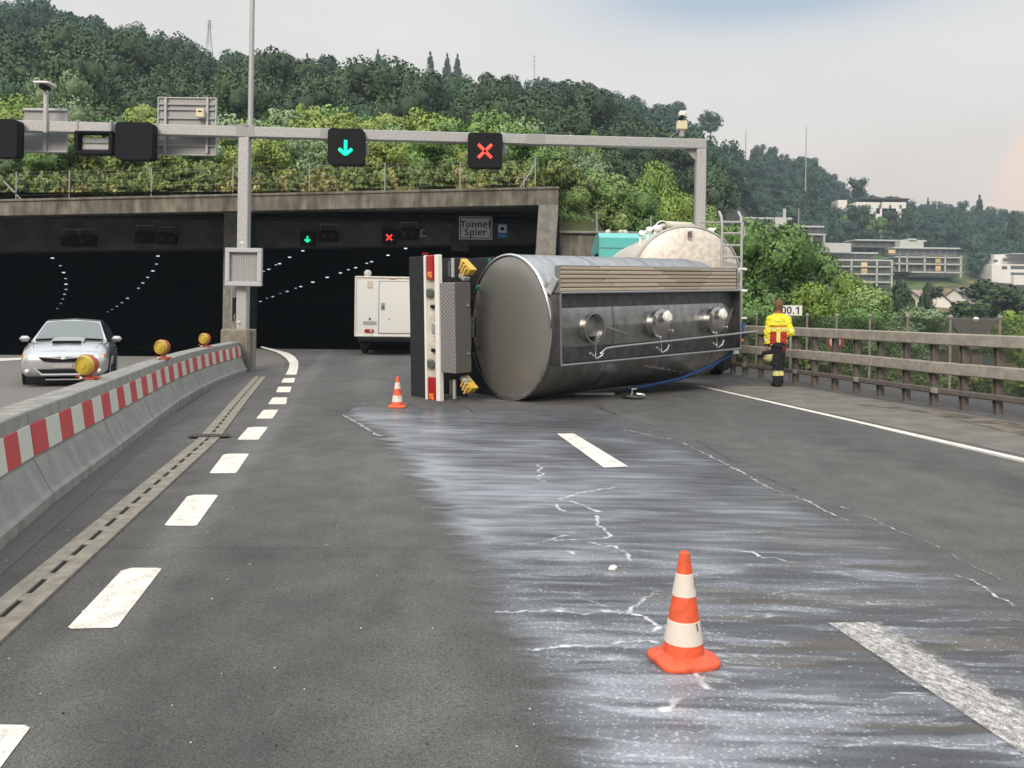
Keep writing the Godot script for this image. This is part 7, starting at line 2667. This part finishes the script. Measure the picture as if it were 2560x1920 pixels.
	J.append([Vector3(0.0, 1.02, 0.01), Vector3(0.0, 1.30, 0.015), 0.195, 0.215, Vector3(0.93, 1, 1.45)])
	J.append([Vector3(0.0, 1.30, 0.015), Vector3(0.0, 1.46, 0.0), 0.21, 0.12, Vector3(0.95, 1, 1.35)])
	J.append([Vector3(0.0, 1.50, -0.005), Vector3(0.0, 1.565, -0.02), 0.095, 0.085])
	for s in [-1.0, 1.0]:
		J.append([Vector3(s * 0.08, 1.46, 0.0), Vector3(s * 0.19, 1.41, 0.0), 0.085, 0.092])
	J.append([Vector3(-0.20, 1.40, 0.0), Vector3(-0.262, 1.14, 0.02), 0.090, 0.076])
	J.append([Vector3(-0.262, 1.14, 0.02), Vector3(-0.27, 0.92, -0.025), 0.074, 0.062])
	J.append([Vector3(0.20, 1.40, 0.0), Vector3(0.292, 1.15, 0.055), 0.090, 0.078])
	J.append([Vector3(0.292, 1.15, 0.055), Vector3(0.19, 1.075, -0.14), 0.076, 0.060])
	J.append([Vector3(-0.08, 0.94, 0.02), Vector3(0.08, 0.94, 0.02), 0.125, 0.125, Vector3(1, 1, 1.25)])
	var yellow := Color(0.80, 0.76, 0.045)
	var red := Color(0.46, 0.035, 0.03)
	var band := Color(0.86, 0.83, 0.36)
	var paint := func(p: Vector3, n: Vector3) -> Color:
		var arm := absf(p.x) > 0.195 + maxf(0.0, (p.y - 1.3)) * 0.25
		var wr := 1.0 + 0.05 * sin(p.y * 55.0 + p.x * 23.0)
		if arm:
			if p.x < 0.0:
				if p.y < 0.905: return Color(0.10, 0.10, 0.03)
				if absf(p.y - 0.99) < 0.022: return band
				return yellow * wr
			if absf(p.y - 1.20) < 0.02 and p.z > -0.05: return band
			if p.z < -0.02 and p.y < 1.15: return red
			return yellow * wr
		if p.y > 1.545: return Color(0.36, 0.10, 0.05)
		if absf(p.y - 1.275) < 0.021: return Color(0.62, 0.20, 0.02)
		if absf(p.y - 1.225) < 0.022: return band
		if absf(p.y - 1.18) < 0.02: return yellow
		if p.y < 0.895: return band
		if p.y < 1.165:
			if absf(p.x + 0.005) < 0.042: return band if absf(p.x + 0.005) > 0.014 else yellow
			return red * wr
		if absf(p.y - 1.375) < 0.014 and absf(p.x) < 0.10 and p.z > 0.0: return Color(0.42, 0.43, 0.10)
		return yellow * wr
	put("jacket", flesh(J, 0.0105, 0.035, paint, 0.0055), M.cloth, o)
	# trousers
	var P := []
	P.append([Vector3(-0.03, 0.90, 0.01), Vector3(0.05, 0.90, 0.01), 0.13, 0.13])
	P.append([Vector3(-0.055, 0.86, 0.01), Vector3(-0.045, 0.48, 0.035), 0.118, 0.088])
	P.append([Vector3(-0.045, 0.48, 0.035), Vector3(-0.03, 0.11, 0.045), 0.088, 0.086])
	P.append([Vector3(0.075, 0.86, 0.01), Vector3(0.055, 0.48, -0.02), 0.118, 0.088])
	P.append([Vector3(0.055, 0.48, -0.02), Vector3(0.045, 0.11, -0.01), 0.088, 0.086])
	put("trousers", flesh(P, 0.0105, 0.03, func(p: Vector3, _n):
		if absf(p.y - 0.285) < 0.042: return Color(0.74, 0.75, 0.30)
		if absf(p.y - 0.335) < 0.008: return Color(0.4, 0.4, 0.2)
		if p.x > 0.1 and p.y > 0.74 and p.y < 0.86: return Color(0.22, 0.02, 0.03)
		return Color(0.014, 0.015, 0.022), 0.005), M.cloth, o)
	var st := mb()
	box(st, Vector3(-0.02, 0.87, 0.13), Vector3(0.16, 0.09, 0.05), 0.02)
	obj("belt_pouch", st, M.black_rubber, o)
	# boots
	for e in [[-0.03, 0.045, 0.5], [0.045, -0.01, -0.15]]:
		var S := []
		var d := Vector3(-sin(e[2]), 0, -cos(e[2]))
		var h := Vector3(e[0], 0.0, e[1])
		S.append([h + Vector3(0, 0.2, 0), h + Vector3(0, 0.08, 0), 0.068, 0.062])
		S.append([h + Vector3(0, 0.055, 0) - d * 0.03, h + Vector3(0, 0.05, 0) + d * 0.17, 0.055, 0.05, Vector3(1, 1.1, 1)])
		put("boot", flesh(S, 0.01, 0.025, func(_p, _n): return Color(0.025, 0.02, 0.018)), M.cloth, o)
	# helmet hanging from the left hand
	var hb := o.transform * Vector3(-0.205, 0.655, -0.03)
	var hm := thing("helmet", "pale yellow fire helmet with a dark visor held in the fire fighter's left hand", "helmet", hb, -0.25)
	st = mb()
	lathe(st, [[0.0, -0.135], [0.06, -0.13], [0.105, -0.10], [0.135, -0.05], [0.142, 0.0], [0.15, 0.02], [0.142, 0.022], [0.13, 0.0], [0.10, -0.08], [0.0, -0.115]], Transform3D(Basis(Vector3.BACK, 0.16), Vector3.ZERO), 28, true, 1.05, 0.9)
	obj("shell", st, mk("helmet_yellow", Color(0.66, 0.66, 0.30), 0.35), hm)
	st = mb()
	tube(st, [Vector3(-0.02, -0.125, 0.0), Vector3(0.05, -0.11, 0.07), Vector3(0.06, -0.03, 0.118), Vector3(0.06, 0.02, 0.125)], 0.01, 6)
	obj("crest", st, mk("helmet_band", Color(0.30, 0.27, 0.10), 0.4), hm)
	st = mb()
	lathe(st, [[0.146, -0.01], [0.155, 0.05], [0.14, 0.085], [0.11, 0.10], [0.0, 0.10]], Transform3D(Basis(Vector3.BACK, 0.16), Vector3(-0.01, 0.0, 0.0)), 28, true, 1.0, 0.85)
	obj("visor", st, M.black_plastic, hm)
	st = mb()
	tube(st, [Vector3(-0.07, 0.09, 0), Vector3(-0.065, 0.12, 0.0), Vector3(-0.045, 0.125, 0), Vector3(0.0, 0.11, 0), Vector3(0.05, 0.10, 0)], 0.007, 6)
	obj("chin_strap", st, M.black_rubber, hm)
	st = mb()
	lathe(st, [[0.0, 0.0], [0.02, 0.0], [0.018, 0.015], [0.0, 0.018]], Transform3D(Basis(Vector3.BACK, PI / 2), Vector3(-0.145, 0.045, 0.03)), 10)
	obj("knob", st, M.galvanised, hm)

# ---------- small things on the road ----------
func small_things() -> void:
	var o := thing("manhole_lid", "steel manhole lid with a knob lying on the road beside the trailer", "lid", gp(1583, 996))
	var st := mb()
	lathe(st, [[0.0, 0.0], [0.21, 0.0], [0.225, 0.02], [0.225, 0.045], [0.15, 0.065], [0.0, 0.075]], Transform3D(Basis(Vector3.BACK, -0.07), Vector3(0, 0.02, 0)), 32)
	obj("disc", st, M.neck_steel, o)
	st = mb()
	lathe(st, [[0.025, 0.05], [0.022, 0.14], [0.085, 0.15], [0.10, 0.17], [0.07, 0.19], [0.0, 0.20]], Transform3D(Basis(Vector3.BACK, -0.07), Vector3(-0.03, 0.02, 0)), 22)
	obj("knob", st, M.steel_chrome, o)
	st = mb()
	tube(st, [Vector3(0.06, 0.09, 0.03), Vector3(0.17, 0.085, 0.05), Vector3(0.2, 0.06, 0.05)], 0.012, 6)
	obj("clasp", st, M.steel_chrome, o)
	var b := thing("drain_rod", "pale tube lying along the foot of the overturned tank", "tube", gp(1475, 990))
	st = mb()
	tube(st, [Vector3(-0.28, 0.03, -0.02), Vector3(0.45, 0.03, -0.1)], 0.028, 8)
	obj("pipe", st, M.galvanised, b)
	var d := thing("white_debris", "small crumpled white scrap on the wet asphalt behind the foreground cone", "litter", gp(1534, 1428))
	st = mb()
	lathe(st, [[0.0, 0.0], [0.018, 0.006], [0.024, 0.02], [0.014, 0.034], [0.0, 0.038]], Transform3D(Basis(Vector3.BACK, 0.3), Vector3.ZERO), 9, false, 1.2, 0.8)
	obj("scrap", st, M.white_enamel, d)
	st = mb()
	tube(st, [Vector3(-0.012, 0.004, 0.01), Vector3(-0.02, 0.003, 0.025)], 0.006, 5)
	obj("stalk", st, M.black_rubber, d)
	var r := RandomNumberGenerator.new()
	r.seed = 5
	var g := thing("grit", "scattered grit and small stones on the asphalt", "grit")
	g.set_meta("kind", "stuff")
	st = mb()
	lathe(st, [[0.0, 0.0], [0.006, 0.001], [0.005, 0.005], [0.0, 0.007]], Transform3D(), 6)
	st.generate_normals()
	var stone := st.commit()
	var xs := []
	var cs := []
	for k in 330:
		var z := 2.6 + 16.0 * pow(r.randf(), 2.0)
		var x := r.randf_range(-2.6, 3.5) - 0.17 * z
		if r.randf() < 0.25: x = -2.25 - 0.185 * z + r.randf_range(-0.3, 0.25)
		xs.append(Transform3D(Basis(Vector3.UP, r.randf() * TAU).scaled(Vector3(r.randf_range(0.3, 1.0), r.randf_range(0.3, 0.8), r.randf_range(0.3, 1.1))), Vector3(x, 0.002, -z)))
		cs.append(Color(0.7, 0.7, 0.68) if r.randf() < 0.5 else Color(0.02, 0.02, 0.02))
	var sm := mk("stone", Color(1, 1, 1), 0.8)
	sm.vertex_color_use_as_albedo = true
	scatter("stones", stone, sm, xs, cs, g)
